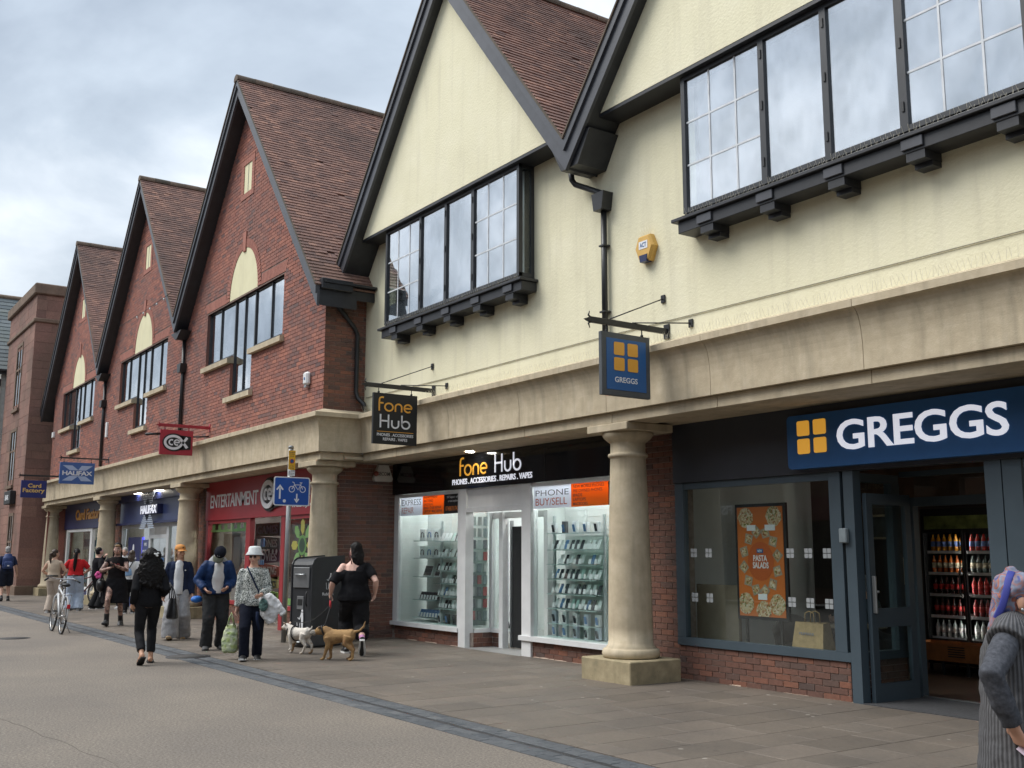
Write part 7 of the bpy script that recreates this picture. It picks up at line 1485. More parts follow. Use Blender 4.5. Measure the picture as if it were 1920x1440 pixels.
# 1 curly-haired woman in black walking away
B = human('person', 'person with long curly black hair, all in black, walking away in flip-flops', (-15.72, 4.46), 172, 1.66, 1.0, feet=((0.09, 0.16, 0.0, 0), (-0.09, -0.22, 0.07, -32)), hands=((0.22, 0.12, 0.98), (-0.22, 0.02, 0.86)), skin=(0.40, 0.22, 0.14), sk='curly')
torso(B, C_BLK, 'top', 0.020, 0.86, sleeve=0.98, sgrow=0.016); trousers(B, C_BLK2, 'trousers', 0.013, hem=0.004, length=0.93); hair(B, H_BLK, 'curly')
b = MB(); 
for (dx, dz) in ((0, 0), (0.02, 0.018), (-0.018, 0.012), (0.012, -0.016)): b.ell(hp_(B, 0.055+dx, -0.165, 0.03+dz), (0.020, 0.010, 0.012), 8, 6)
b.build('hair_clip', M_WHITEP, B.t)
for i in (0, 1):
    F = Matrix.Translation(B.an[i]) @ Matrix.Rotation(R(7*(-1 if i == 0 else 1)), 4, 'Z') @ Matrix.Rotation(R(B.feet[i][3]), 4, 'X'); c = MB(); c.prism([(-0.036, -0.07), (0.036, -0.07), (0.042, 0.02), (0.052, 0.10), (0.028, 0.195), (-0.028, 0.195), (-0.052, 0.10), (-0.042, 0.02)], -0.096, -0.082, 'z', F); o = c.build('flip_flop', S_BLK, B.t); c = MB(); c.tube([F @ Vector(p) for p in ((-0.045, 0.03, -0.08), (-0.03, 0.09, -0.03), (0, 0.14, -0.04), (0.03, 0.09, -0.03), (0.045, 0.03, -0.08))], 0.007, 6); c.build('thong', S_BLK, o)
t = empty('tote_bag', 'large black tote bag carried by the curly-haired person', 'bag', (-15.70, 4.80, 0.62), R(172)-math.pi/2); b = MB(); sweep(b, [(0, 0, 0), (0, 0, 0.02), (0, 0, 0.15), (0, 0, 0.30)], [(0.12, 0.06), (0.20, 0.085), (0.185, 0.07), (0.15, 0.04)], (0, 1, 0)); skinned(b, 'body', plain('black_leather', (0.014, 0.014, 0.015), 0.4, var=0.2), t, 0.012, 3, 0.012, 0.1)
for yy in (-0.03, 0.03): b = MB(); b.tube([(yy, -0.10, 0.28), (yy*0.7-0.02, -0.07, 0.42), (-0.05, 0.0, 0.52), (yy*0.7-0.02, 0.07, 0.42), (yy, 0.10, 0.28)], 0.008, 6); b.build('handle', S_BLK, t)
# 2 person in orange cap
B = human('person', 'person in orange cap, navy zip jacket and wide grey joggers walking towards the camera', (-19.65, 6.10), -18, 1.72, 1.0, feet=((0.10, 0.20, 0.0, 12), (-0.10, -0.15, 0.02, -12)), hands=((0.245, 0.0, 0.80), (-0.245, 0.08, 0.80)), head_yaw=0.5, skin=(0.45, 0.26, 0.18), sk='cap')
torso(B, C_NAVY, 'jacket', 0.030, 0.82, sleeve=1.0, sgrow=0.020, fold=0.02); trousers(B, C_GRY, 'joggers', 0.030, hem=0.01, flare=0.075, fold=0.03, fscale=0.12); shoes(B, S_TAN, plain('sole_tan', (0.2, 0.14, 0.08), 0.8), name='clog'); hair(B, H_FAIR, 'lank'); c_ = cap(B, plain('cap_orange', (0.62, 0.27, 0.07), 0.8, var=0.08), plain('cap_orange', (0.62, 0.27, 0.07))); b = MB(); b.ell(hp_(B, 0, 0.098, 0.085), (0.018, 0.006, 0.016), 8, 6); b.build('cap_badge', plain('badge_brown', (0.10, 0.06, 0.03), 0.7), c_)
def shirt_front(B, mat, w0=0.075, w1=0.085, z0=0.88, z1=1.44, out=0.062, name='shirt_front', fold=0.0):
    b = MB(); s = B.s; pts = []; rd = []
    for z, a, c in B.rings:
        if z0-0.05 <= z <= z1: pts.append(B.up(0, c*0.55, max(z, z0))); rd.append(((w0 if z > 1.2 else w1)*s if z < 1.42 else 0.05*s, (c*0.45+out)*s))
    sweep(b, pts, rd, n=16); return skinned(b, name, mat, B.t, 0.011, 4, fold, 0.07)
shirt_front(B, C_WHT, 0.085, 0.100, 0.80)
b = MB(); b.ell(B.up(-0.11, 0.155, 1.26), (0.012, 0.004, 0.012), 8, 6); b.build('chest_badge', M_WHITEP, B.t)
# 3 man in cap looking down
B = human('person', 'person in dark cap and blue jacket bending over and looking down at the waist', (-17.25, 5.98), -12, 1.74, 1.08, lean=0.26, head_pitch=0.72, head_yaw=-0.35, feet=((0.13, 0.05, 0.0, 0), (-0.11, -0.05, 0.0, 0)), hands=((0.20, 0.22, 0.96), (-0.13, 0.30, 0.98)), elbow=((0.7, -1.0, 0), (-0.6, -1.0, 0)), skin=(0.45, 0.25, 0.18), sk='man')
torso(B, plain('jacket_blue', (0.012, 0.034, 0.105), 0.6, var=0.45, scale=4, spec=0.2), 'jacket', 0.045, 0.90, sleeve=0.98, sgrow=0.034, flare=0.03, fold=0.03, fscale=0.09); b = MB(); sweep(b, [B.up(0, -0.03, 1.36), B.up(0, -0.02, 1.43), B.up(0, 0.0, 1.49)], [(0.185*B.s, 0.125*B.s), (0.14*B.s, 0.11*B.s), (0.085*B.s, 0.085*B.s)]); skinned(b, 'jacket_yoke', CL('yoke', (0.35, 0.36, 0.37)), B.t, 0.012, 3, 0.012)
shirt_front(B, C_WHT, 0.095, 0.12, 0.93, out=0.078); trousers(B, CL('charcoal', (0.035, 0.036, 0.038)), 'cargo_trousers', 0.034, hem=0.022, fold=0.022); shoes(B, plain('shoe_grey', (0.06, 0.06, 0.062), 0.7), S_GSOLE); hair(B, H_GRY, 'short'); c_ = cap(B, CL('cap_navy', (0.012, 0.014, 0.022)), CL('cap_olive', (0.16, 0.17, 0.13))); b = MB(); stroke(b, [(-0.02, -0.015), (-0.012, 0.012), (0.0, -0.005), (0.02, 0.006)], 0.007, 0.003, M=B.hm @ Matrix.Translation((0, 0.098, 0.085)) @ Matrix.Rotation(R(78), 4, 'X')); b.build('cap_badge', M_WHITEP, c_)
t = empty('waist_pouch', 'bright blue pouch hanging behind the person in the dark cap', 'bag', (-17.36, 5.70, 0.82), R(20)); b = MB(); b.ell((0, 0, 0), (0.08, 0.11, 0.06), 14, 10); skinned(b, 'body', plain('pouch_blue', (0.02, 0.15, 0.52), 0.5, var=0.15), t, 0.012, 2, 0.02, 0.08); b = MB(); b.tube([(0.02, 0.08, 0.02), (0.06, 0.16, 0.06), (0.04, 0.22, 0.10)], 0.014, 6); b.build('strap', S_BLK, t)
# 4 older person in bucket hat
def m_squiggle():
    m, t_, b_, o = nodes('squiggle_print'); P = wpos(t_); n = tnoise(t_, 13, 2, 0.5, vec=P); w_ = t_.nodes.new('ShaderNodeTexNoise'); w_.inputs['Scale'].default_value = 34; w_.inputs['Detail'].default_value = 1; w_.inputs['Distortion'].default_value = 2.2; t_.links.new(P, w_.inputs['Vector'])
    t_.links.new(ramp(t_, w_.outputs[0], [(0.43, (0.035, 0.045, 0.042)), (0.48, (0.16, 0.19, 0.17)), (0.53, (0.70, 0.72, 0.68)), (0.62, (0.74, 0.75, 0.72)), (0.68, (0.06, 0.075, 0.07))]), b_.inputs['Base Color']); b_.inputs['Roughness'].default_value = 0.85; return m
B = human('person', 'person in white bucket hat, sunglasses and black and white patterned top carrying shopping', (-15.33, 5.88), -22, 1.63, 1.06, feet=((0.10, 0.14, 0.0, 8), (-0.09, -0.12, 0.01, -8)), hands=((0.235, 0.02, 0.76), (-0.13, 0.28, 1.0)), elbow=((0.15, -1, 0), (-0.5, -0.9, 0)), head_yaw=-0.25, skin=(0.46, 0.27, 0.20), sk='old')
torso(B, m_squiggle(), 'patterned_top', 0.028, 0.84, sleeve=0.97, sgrow=0.019, flare=0.02, fold=0.02); trousers(B, CL('navy_trousers', (0.012, 0.014, 0.024)), 'trousers', 0.024, hem=0.014); shoes(B, S_BLK, S_SOLE); hair(B, H_GRY, 'short')
M_HAT = plain('hat_white', (0.66, 0.68, 0.68), 0.85, var=0.12, scale=30); b = MB(); b.lathe([(0.138, 0.006), (0.139, 0.012), (0.104, 0.062), (0.098, 0.115), (0.080, 0.142), (0.02, 0.148)], (0, -0.004, 0.024), 26, True, B.hm @ Matrix.Rotation(R(2), 4, 'X')); ht = b.build('bucket_hat', M_HAT, B.t); b = MB(); b.lathe([(0.133, 0.001), (0.133, 0.007), (0.096, 0.055), (0.094, 0.05)], (0, -0.004, 0.024), 26, True, B.hm @ Matrix.Rotation(R(2), 4, 'X')); b.build('hat_lining', C_NAVY, ht)
for sg in (-1, 1): b = MB(); b.ell(hp_(B, sg*0.034, 0.094, 0.006), (0.024, 0.008, 0.018), 10, 8, B.hm.to_3x3()); b.build('sunglass_lens', plain('lens_dark', (0.02, 0.012, 0.01), 0.1, var=0), B.t)
strap(B, [(0.10, 0.10, 1.42), (0.06, 0.155, 1.34), (-0.02, 0.19, 1.18), (-0.10, 0.20, 1.02), (-0.14, 0.20, 0.96)], 0.013, C_NAVY, 'cross_strap')
w0 = B.t.matrix_basis
# shopping bags held low in one hand
def carrier(name, label, loc, rz, w_, d_, h_, mat, topw=0.5):
    t = empty(name, label, 'bag', loc, rz); b = MB(); sweep(b, [(0, 0, 0), (0, 0, 0.03), (0, 0, h_*0.45), (0, 0, h_*0.8), (0, 0, h_)], [(w_*0.30, d_*0.4), (w_*0.46, d_*0.5), (w_*0.5, d_*0.5), (w_*0.40, d_*0.33), (w_*0.24*topw*2, d_*0.12)], (1, 0, 0), 16); skinned(b, 'body', mat, t, 0.011, 2, 0.03, 0.07)
    for sy in (-1, 1): b = MB(); b.tube([(-w_*0.2, sy*0.02, h_*0.93), (-w_*0.08, sy*0.015, h_+0.10), (0, 0, h_+0.17), (w_*0.08, sy*0.015, h_+0.10), (w_*0.2, sy*0.02, h_*0.93)], 0.009, 6); b.build('handle', mat, t)
    return t
def m_bag():
    m, t_, b_, o = nodes('green_print_bag'); P = wpos(t_); v = t_.nodes.new('ShaderNodeTexVoronoi'); v.inputs['Scale'].default_value = 17; t_.links.new(P, v.inputs['Vector']); sp = t_.nodes.new('ShaderNodeSeparateColor'); t_.links.new(v.outputs['Color'], sp.inputs[0])
    wv = t_.nodes.new('ShaderNodeTexWave'); wv.bands_direction = 'Z'; wv.inputs['Scale'].default_value = 3.2; wv.inputs['Distortion'].default_value = 0.6; t_.links.new(P, wv.inputs['Vector'])
    c = ramp(t_, sp.outputs[0], [(0.0, (0.30, 0.40, 0.12)), (0.4, (0.44, 0.52, 0.20)), (0.7, (0.55, 0.58, 0.42)), (1.0, (0.22, 0.32, 0.10))]); c = mixc(t_, mth(t_, 'MULTIPLY', wv.outputs[0], 0.5), c, (0.52, 0.54, 0.46)); t_.links.new(c, b_.inputs['Base Color']); b_.inputs['Roughness'].default_value = 0.35; return m
carrier('shopping_bag', 'green patterned shopping bag held low by the person in the bucket hat', (-15.60, 5.66, 0.10), R(50), 0.27, 0.13, 0.42, m_bag()); carrier('shopping_bag', 'brown patterned shopping bag with a white package on top, behind the green one', (-15.52, 5.80, 0.16), R(55), 0.20, 0.12, 0.38, plain('bag_brown', (0.16, 0.13, 0.10), 0.5, var=0.5, scale=30))
t = empty('folded_coat', 'white jacket with dark trim draped over the forearm of the person in the bucket hat', 'coat', (-15.02, 5.98, 0.60), R(30)); b = MB(); sweep(b, [(0, 0, 0.38), (0, 0.02, 0.28), (0.02, 0.04, 0.10), (0.05, 0.05, -0.05)], [(0.10, 0.05), (0.17, 0.07), (0.16, 0.06), (0.07, 0.03)]); sweep(b, [(0.05, 0.0, 0.34), (0.16, 0.05, 0.22), (0.26, 0.06, 0.08)], [(0.05, 0.05), (0.08, 0.04), (0.06, 0.03)]); skinned(b, 'body', C_WHT, t, 0.012, 2, 0.05, 0.08); b = MB(); b.tube([(-0.12, -0.06, 0.12), (-0.13, -0.05, 0.0), (-0.10, -0.03, -0.14)], 0.022, 6); b.build('trim', C_NAVY, t); b = MB(); b.ell((-0.02, -0.055, 0.22), (0.085, 0.03, 0.10), 12, 8); skinned(b, 'scarf', plain('scarf_green_print', (0.06, 0.12, 0.11), 0.8, var=0.8, scale=40), t, 0.010, 2, 0.02, 0.03)
# 5 person in black off-shoulder top with the dogs
B = human('person', 'person in black off-shoulder top and cropped trousers walking dogs past the bin', (-15.26, 7.52), 158, 1.82, 1.16, feet=((0.10, -0.34, 0.13, -60), (-0.09, 0.24, 0.0, 0)), hands=((0.30, 0.02, 0.86), (-0.34, 0.12, 0.86)), elbow=((0.35, -1, 0), (-0.4, -1, 0)), head_yaw=0.45, skin=(0.58, 0.36, 0.29), sk='pale')
torso(B, C_BLK, 'off_shoulder_top', 0.030, 0.86, 1.31, sleeve=0.5, sgrow=0.03, flare=0.03, fold=0.02, shoulders=False); b = MB(); s = B.s
A, E_ = B.sh[0], B.elb[0]; b.ell(A, (0.066*s, 0.066*s, 0.066*s), 12, 8); sweep(b, [A, A+(E_-A)*0.35, A+(E_-A)*0.70], [0.066*s, 0.074*s, 0.072*s])
A, E_ = B.sh[1], B.elb[1]; sweep(b, [A+(E_-A)*0.42, A+(E_-A)*0.6, A+(E_-A)*1.0], [0.070*s, 0.076*s, 0.074*s]); sweep(b, [A+(E_-A)*0.62, B.up(-0.12, 0, 1.24), B.up(0, 0, 1.26)], [0.072*s, 0.10*s, 0.12*s])
sweep(b, [B.up(0.05, -0.01, 1.22), B.up(0.08, -0.005, 1.30), B.up(0.115, 0.0, 1.36), B.up(0.15, 0.0, 1.405)], [(0.165*s, 0.135*s), (0.125*s, 0.125*s), (0.085*s, 0.105*s), (0.045*s, 0.075*s)]); skinned(b, 'sleeves', C_BLK, B.t, 0.013, 4, 0.02)
strap(B, [(-0.09, 0.08, 1.40), (-0.085, 0.0, 1.475), (-0.08, -0.085, 1.40), (-0.06, -0.125, 1.30)], 0.008, plain('strap_maroon', (0.10, 0.02, 0.02), 0.6), 'camisole_strap')
trousers(B, C_BLK2, 'cropped_trousers', 0.030, length=0.78, flare=0.035, fold=0.025); shoes(B, S_BLK, S_SOLE); hair(B, H_BLK, 'bob')
for i in (0, 1): b = MB(); u = (B.kn[i]-B.an[i]).normalized(); sweep(b, [B.an[i], B.an[i]+u*0.10, B.an[i]+u*0.14], [0.043, 0.046, 0.048]); skinned(b, 'sock', CL('sock_pink', (0.50, 0.24, 0.42)), B.t, 0.009, 1)
hw = B.t.matrix_basis.copy(); W5 = Matrix.Translation((-15.26, 7.52, PVZ)) @ Matrix.Rotation(R(158)-math.pi/2, 4, 'Z'); hpos = W5 @ B.wr[1]
t = empty('retractable_lead', 'red retractable dog lead held by the person in the off-shoulder top', 'dog lead', hpos+Vector((0, 0, -0.09)), R(158)); b = MB(); b.ell((0.02, 0, -0.06), (0.055, 0.02, 0.075), 12, 8); b.build('case', plain('lead_red', (0.55, 0.04, 0.05), 0.35), t); b = MB(); b.tube([(0.02+0.045*math.cos(R(a)), 0, 0.015+0.035*math.sin(R(a))) for a in range(0, 360, 30)], 0.009, 6, closed=True); b.build('grip', S_BLK, t)
# 6 tattooed person in black with boots
B = human('person', 'person in black sleeveless top, wide black shorts and boots, reading a phone while walking', (-23.85, 6.05), -20, 1.80, 0.98, feet=((0.12, 0.22, 0.02, 10), (-0.11, -0.18, 0.0, -6)), hands=((0.10, 0.30, 1.16), (-0.02, 0.34, 1.20)), elbow=((1, -0.5, -0.6), (-1, -0.5, -0.6)), head_pitch=0.15, skin=(0.44, 0.27, 0.21), sk='tattoo')
def m_tat():
    m, t_, b_, o = nodes('tattooed_skin'); P = wpos(t_); n = tnoise(t_, 17, 5, 0.7, vec=P); t_.links.new(ramp(t_, n, [(0.40, (0.14, 0.085, 0.07)), (0.50, (0.30, 0.18, 0.14)), (0.56, (0.46, 0.29, 0.23))]), b_.inputs['Base Color']); b_.inputs['Roughness'].default_value = 0.55; return m
B.body.data.materials[0] = m_tat(); b = MB(); hq = B.hm.to_3x3(); b.ell(hp_(B, 0, 0.012, -0.02), (0.0755, 0.0825, 0.098), 14, 10, hq); b.build('face', SKIN((0.50, 0.31, 0.24), 'face'), B.body)
torso(B, CL('band_tee', (0.016, 0.014, 0.015), 0.2), 'sleeveless_top', 0.028, 0.88, sleeve=0.14, sgrow=0.01, fold=0.02); skirt(B, C_BLK, 0.50, 0.185, 0.27, 'wide_shorts', 1.0, 0.03); shoes(B, S_BLK, S_GSOLE, high=0.17, grow=0.018, name='boot'); hair(B, H_BLK, 'lank'); b = MB(); b.ell(hp_(B, 0, 0.062, 0.082), (0.058, 0.030, 0.022), 12, 8, hq); b.build('fringe', H_FAIR, B.t)
b = MB(); stroke(b, [(-0.07, 0), (-0.03, 0.02), (0, -0.01), (0.04, 0.02), (0.08, 0.0)], 0.03, 0.004, M=Matrix.Translation(B.up(0, 0.158, 1.27)) @ Matrix.Rotation(R(90), 4, 'X')); b.build('print', plain('print_red', (0.22, 0.03, 0.03), 0.7), B.t)
W6 = Matrix.Translation((-23.85, 6.05, PVZ)) @ Matrix.Rotation(R(-20)-math.pi/2, 4, 'Z'); p = W6 @ Vector((0.04, 0.40, 1.27)); t = empty('mobile_phone', 'dark mobile phone held by the tattooed person in black', 'phone', p, R(-20)-math.pi/2); b = MB(); b.cbox(-0.037, 0.037, -0.075, 0.075, -0.005, 0.005, 0.003, Matrix.Rotation(R(35), 4, 'X')); b.build('case', S_BLK, t); b = MB(); b.box(-0.033, 0.033, -0.07, 0.07, 0.0052, 0.006, Matrix.Rotation(R(35), 4, 'X')); b.build('screen', M_PHS[0], t)
t = empty('shoulder_bag', 'black shoulder bag with pink flower worn by the tattooed person', 'bag', W6 @ Vector((0.30, 0.02, 0.86)), R(-20)-math.pi/2); b = MB(); b.ell((0, 0, 0), (0.10, 0.17, 0.15), 14, 10); skinned(b, 'body', plain('black_leather', (0.014, 0.014, 0.015)), t, 0.013, 2, 0.02, 0.1); b = MB(); b.tube([(0, -0.12, 0.10), (-0.05, -0.10, 0.40), (-0.10, -0.02, 0.60), (-0.06, 0.08, 0.40), (0, 0.12, 0.10)], 0.014, 6); b.build('strap', S_BLK, t); b = MB()
for k in range(6): b.ell((0.05+0.045*math.cos(k*1.05), 0.08, 0.22+0.045*math.sin(k*1.05)), (0.04, 0.03, 0.04), 8, 6)
b.build('flower', plain('pink_petals', (0.70, 0.10, 0.32), 0.7, var=0.2, scale=30), t)
# 7 and 8 two women seen from behind
B = human('person', 'person in beige top and cream trousers with dark ponytail, seen from behind', (-29.7, 5.95), 140, 1.62, 1.08, feet=((0.08, 0.04, 0, 0), (-0.09, -0.04, 0, 0)), hands=((0.16, 0.26, 1.02), (-0.20, 0.18, 0.98)), elbow=((1, -0.6, -0.3), (-1, -0.6, -0.3)), head_yaw=-0.5, skin=(0.47, 0.28, 0.20), sk='beige'); torso(B, C_BEI, 'vest_top', 0.014, 0.94, sleeve=0.08, sgrow=0.006, fold=0.008); trousers(B, C_BEI2, 'trousers', 0.016, hem=0.02, flare=0.02); shoes(B, S_WHT, S_SOLE); hair(B, H_BRN, 'pony'); strap(B, [(0.17, -0.08, 0.99), (0.0, -0.16, 1.0), (-0.17, -0.08, 0.99)], 0.022, S_BLK, 'belt_bag')
B = human('person', 'person in red T-shirt and pale blue jeans with a long black plait, seen from behind', (-30.3, 6.62), 160, 1.64, 1.18, feet=((0.12, 0.02, 0, 0), (-0.12, -0.02, 0, 0)), hands=((0.22, 0.26, 1.04), (-0.18, 0.28, 1.05)), elbow=((1, -0.6, -0.3), (-1, -0.6, -0.3)), skin=(0.42, 0.24, 0.17), sk='red'); torso(B, C_RED, 't_shirt', 0.024, 0.96, sleeve=0.40, sgrow=0.025); trousers(B, C_JEAN, 'jeans', 0.026, hem=0.02, flare=0.05, fold=0.02); shoes(B, S_WHT, S_SOLE); hair(B, H_BLK, 'longpony'); strap(B, [(0.19, -0.08, 0.97), (0.0, -0.175, 0.97), (-0.19, -0.08, 0.97)], 0.018, S_BLK, 'belt_bag')
# 9 to 11 group behind
B = human('person', 'person in black jacket and striped black track trousers behind the tattooed person', (-31.0, 7.35), 100, 1.68, 1.05, feet=((0.10, 0.06, 0, 0), (-0.10, -0.05, 0, 0)), hands=((0.25, 0.12, 1.0), (-0.12, 0.22, 1.45)), elbow=((1, -1, 0), (-1, 0.2, -0.6)), skin=(0.44, 0.26, 0.19), sk='trk'); torso(B, C_BLK, 'jacket', 0.035, 0.88, sleeve=0.97, sgrow=0.025); trousers(B, C_BLK2, 'track_trousers', 0.028, hem=0.03, flare=0.02); shoes(B, S_BLK, S_SOLE); hair(B, H_BLK, 'short'); strap(B, [(0.175, 0.02, 0.95), (0.17, 0.03, 0.5), (0.15, 0.05, 0.10)], 0.010, C_WHT, 'side_stripe')
B = human('person', 'grey-haired person in dark waistcoat over white collar near the bank', (-30.6, 7.98), -40, 1.68, 1.05, head_pitch=0.25, feet=((0.10, 0.03, 0, 0), (-0.10, -0.03, 0, 0)), hands=((0.18, 0.22, 1.0), (-0.2, 0.2, 0.95)), skin=(0.46, 0.28, 0.21), sk='greyh'); torso(B, CL('brown_black', (0.028, 0.020, 0.018)), 'jacket', 0.030, 0.84, 1.44, sleeve=0.95, sgrow=0.022); b = MB(); sweep(b, [B.up(0, 0, 1.40), B.up(0, 0.01, 1.45), B.up(0, 0.01, 1.50)], [(0.15, 0.10), (0.11, 0.09), (0.07, 0.07)]); skinned(b, 'collar', C_WHT, B.t, 0.012, 2); trousers(B, C_BLK2, 'trousers', 0.022); shoes(B, S_WHT, S_SOLE); hair(B, H_GRY, 'short')
B = human('person', 'brown-haired person in white T-shirt with a dark cross strap, seen from behind', (-28.35, 7.55), 150, 1.60, 1.05, feet=((0.10, 0.05, 0, 0), (-0.09, -0.05, 0, 0)), hands=((0.22, 0.20, 1.0), (-0.26, 0.16, 0.95)), skin=(0.46, 0.27, 0.20), sk='whtee'); torso(B, C_WHT, 't_shirt', 0.020, 0.92, sleeve=0.38, sgrow=0.022); trousers(B, C_BLK, 'trousers', 0.020); shoes(B, S_BLK, S_SOLE); hair(B, H_BRN, 'bob'); strap(B, [(0.10, 0.06, 1.46), (0.08, -0.10, 1.42), (0.0, -0.145, 1.25), (-0.10, -0.13, 1.05), (-0.17, -0.04, 0.96)], 0.014, S_BLK, 'cross_strap'); b = MB(); sweep(b, [B.up(-0.02, -0.14, 1.02), B.up(-0.03, -0.15, 1.15), B.up(-0.03, -0.14, 1.22)], [(0.09, 0.02), (0.085, 0.025), (0.05, 0.02)]); skinned(b, 'blue_bag', CL('pale_blue', (0.25, 0.40, 0.62)), B.t, 0.012, 2)
# 12 man with rucksack at the far left
B = human('person', 'person in navy T-shirt and dark shorts with a blue rucksack at the left edge', (-37.35, 6.05), 176, 1.74, 1.12, feet=((0.11, 0.14, 0, 0), (-0.11, -0.16, 0.03, -15)), hands=((0.30, 0.05, 0.84), (-0.30, -0.05, 0.84)), skin=(0.45, 0.27, 0.20), sk='ruck'); torso(B, CL('navy_tee', (0.020, 0.028, 0.060)), 't_shirt', 0.024, 0.90, sleeve=0.42, sgrow=0.025); trousers(B, CL('shorts', (0.022, 0.026, 0.04)), 'shorts', 0.03, length=0.48, flare=0.06); shoes(B, S_BLK, S_GSOLE); hair(B, H_GRY, 'short')
W12 = Matrix.Translation((-37.35, 6.05, PVZ)) @ Matrix.Rotation(R(176)-math.pi/2, 4, 'Z'); t = empty('rucksack', 'blue rucksack on the back of the person at the left edge', 'bag', W12 @ Vector((0, -0.22, 1.05)), R(176)-math.pi/2); b = MB(); sweep(b, [(0, 0, -0.02), (0, -0.02, 0.10), (0, -0.02, 0.30), (0, 0.02, 0.44)], [(0.15, 0.08), (0.17, 0.11), (0.16, 0.10), (0.10, 0.06)]); skinned(b, 'body', plain('rucksack_blue', (0.025, 0.05, 0.16), 0.6, var=0.15), t, 0.013, 2, 0.01)
b = MB(); b.cbox(-0.11, 0.11, -0.17, -0.10, 0.02, 0.20, 0.02); b.build('pocket', plain('rucksack_blue2', (0.03, 0.06, 0.18), 0.6), t); b = MB(); b.box(-0.03, 0.03, -0.175, -0.171, 0.05, 0.09); b.build('logo_patch', M_WHITEP, t)
# 13 near person in headscarf at the right edge
def m_scarf():
    m, t_, b_, o = nodes('printed_scarf'); P = wpos(t_); w_ = t_.nodes.new('ShaderNodeTexNoise'); w_.inputs['Scale'].default_value = 7.5; w_.inputs['Detail'].default_value = 2.0; w_.inputs['Distortion'].default_value = 0.8; t_.links.new(P, w_.inputs['Vector'])
    r_ = mth(t_, 'FRACT', mth(t_, 'MULTIPLY', w_.outputs[0], 6.0)); t_.links.new(ramp(t_, r_, [(0.0, (0.16, 0.18, 0.25)), (0.18, (0.22, 0.24, 0.32)), (0.28, (0.30, 0.09, 0.07)), (0.38, (0.34, 0.13, 0.09)), (0.48, (0.20, 0.15, 0.16)), (0.58, (0.05, 0.06, 0.22)), (0.68, (0.16, 0.17, 0.24)), (0.82, (0.28, 0.14, 0.14)), (1.0, (0.16, 0.18, 0.25))]), b_.inputs['Base Color']); b_.inputs['Roughness'].default_value = 0.7; return m
def m_knit(name, c, sc):
    m, t_, b_, o = nodes(name); g_ = t_.nodes.new('ShaderNodeTexCoord'); sp = t_.nodes.new('ShaderNodeSeparateXYZ'); t_.links.new(g_.outputs['Object'], sp.inputs[0]); cb = t_.nodes.new('ShaderNodeCombineXYZ'); t_.links.new(mth(t_, 'MULTIPLY', mth(t_, 'ARCTAN2', sp.outputs[1], sp.outputs[0]), 0.28), cb.inputs[0]); t_.links.new(mth(t_, 'MULTIPLY', sp.outputs[2], 0.12), cb.inputs[1])
    w_ = t_.nodes.new('ShaderNodeTexWave'); w_.bands_direction = 'X'; w_.inputs['Scale'].default_value = sc; w_.inputs['Distortion'].default_value = 1.0; w_.inputs['Detail'].default_value = 2; w_.inputs['Detail Scale'].default_value = 3; t_.links.new(cb.outputs[0], w_.inputs['Vector'])
    n = tnoise(t_, 120, 3, 0.6, coord='Object'); c_ = ramp(t_, mth(t_, 'ADD', mth(t_, 'MULTIPLY', w_.outputs[0], 0.6), mth(t_, 'MULTIPLY', n, 0.4)), [(0.25, tuple(x*0.55 for x in c)), (0.7, tuple(x*1.25 for x in c))]); t_.links.new(c_, b_.inputs['Base Color']); b_.inputs['Roughness'].default_value = 0.9; bump(t_, b_, w_.outputs[0], 0.5, 0.006); return m
LX, LY = -2.645, 4.535
B = human('person', 'person in patterned headscarf and grey ribbed tunic holding a phone at the right edge', (LX, LY), 20, 1.55, 1.15, hdrop=0.065, hfwd=0.03, head_yaw=0.05, feet=((0.11, 0.10, 0, 0), (-0.11, -0.08, 0, 0)), hands=((0.31, 0.02, 0.965), (-0.30, 0.10, 0.93)), elbow=((1.0, -0.25, 0), (-0.5, -1, 0)), skin=(0.46, 0.25, 0.17), sk='scarf', voxel=0.0055, curl=0.55, handsz=1.08)
torso(B, CL('charcoal_marl', (0.072, 0.076, 0.088), 0.3, 60), 'sweater', 0.018, 0.90, sleeve=0.99, sgrow=0.012, fold=0.012, fscale=0.045, vox=0.008)
b = MB(); s = B.s; M_TUN = m_knit('ribbed_tunic', (0.085, 0.085, 0.09), 14)
R_ = [(0.42, 0.31, 0.225), (0.60, 0.295, 0.218), (0.80, 0.27, 0.20), (0.92, 0.255, 0.188), (1.05, 0.235, 0.175), (1.20, 0.225, 0.170), (1.30, 0.215, 0.155), (1.375, 0.175, 0.118), (1.43, 0.105, 0.080)]
sweep(b, [B.up(0, 0, z) for z, _, _ in R_], [(a*s, c*s) for _, a, c in R_], n=24)
for i in (0, 1): A, E_ = B.sh[i], B.elb[i]; sweep(b, [B.up(0, 0, 1.40), A+(E_-A)*-0.05, A+(E_-A)*0.12], [0.09*s, 0.088*s, 0.092*s])
skinned(b, 'tunic', M_TUN, B.t, 0.008, 4, 0.018, 0.07)
trousers(B, C_BLK, 'trousers', 0.02, vox=0.012); shoes(B, S_BLK, S_GSOLE)
b = MB(); M3 = B.hm.to_3x3(); h = lambda x, y, z: hp_(B, x, y, z)
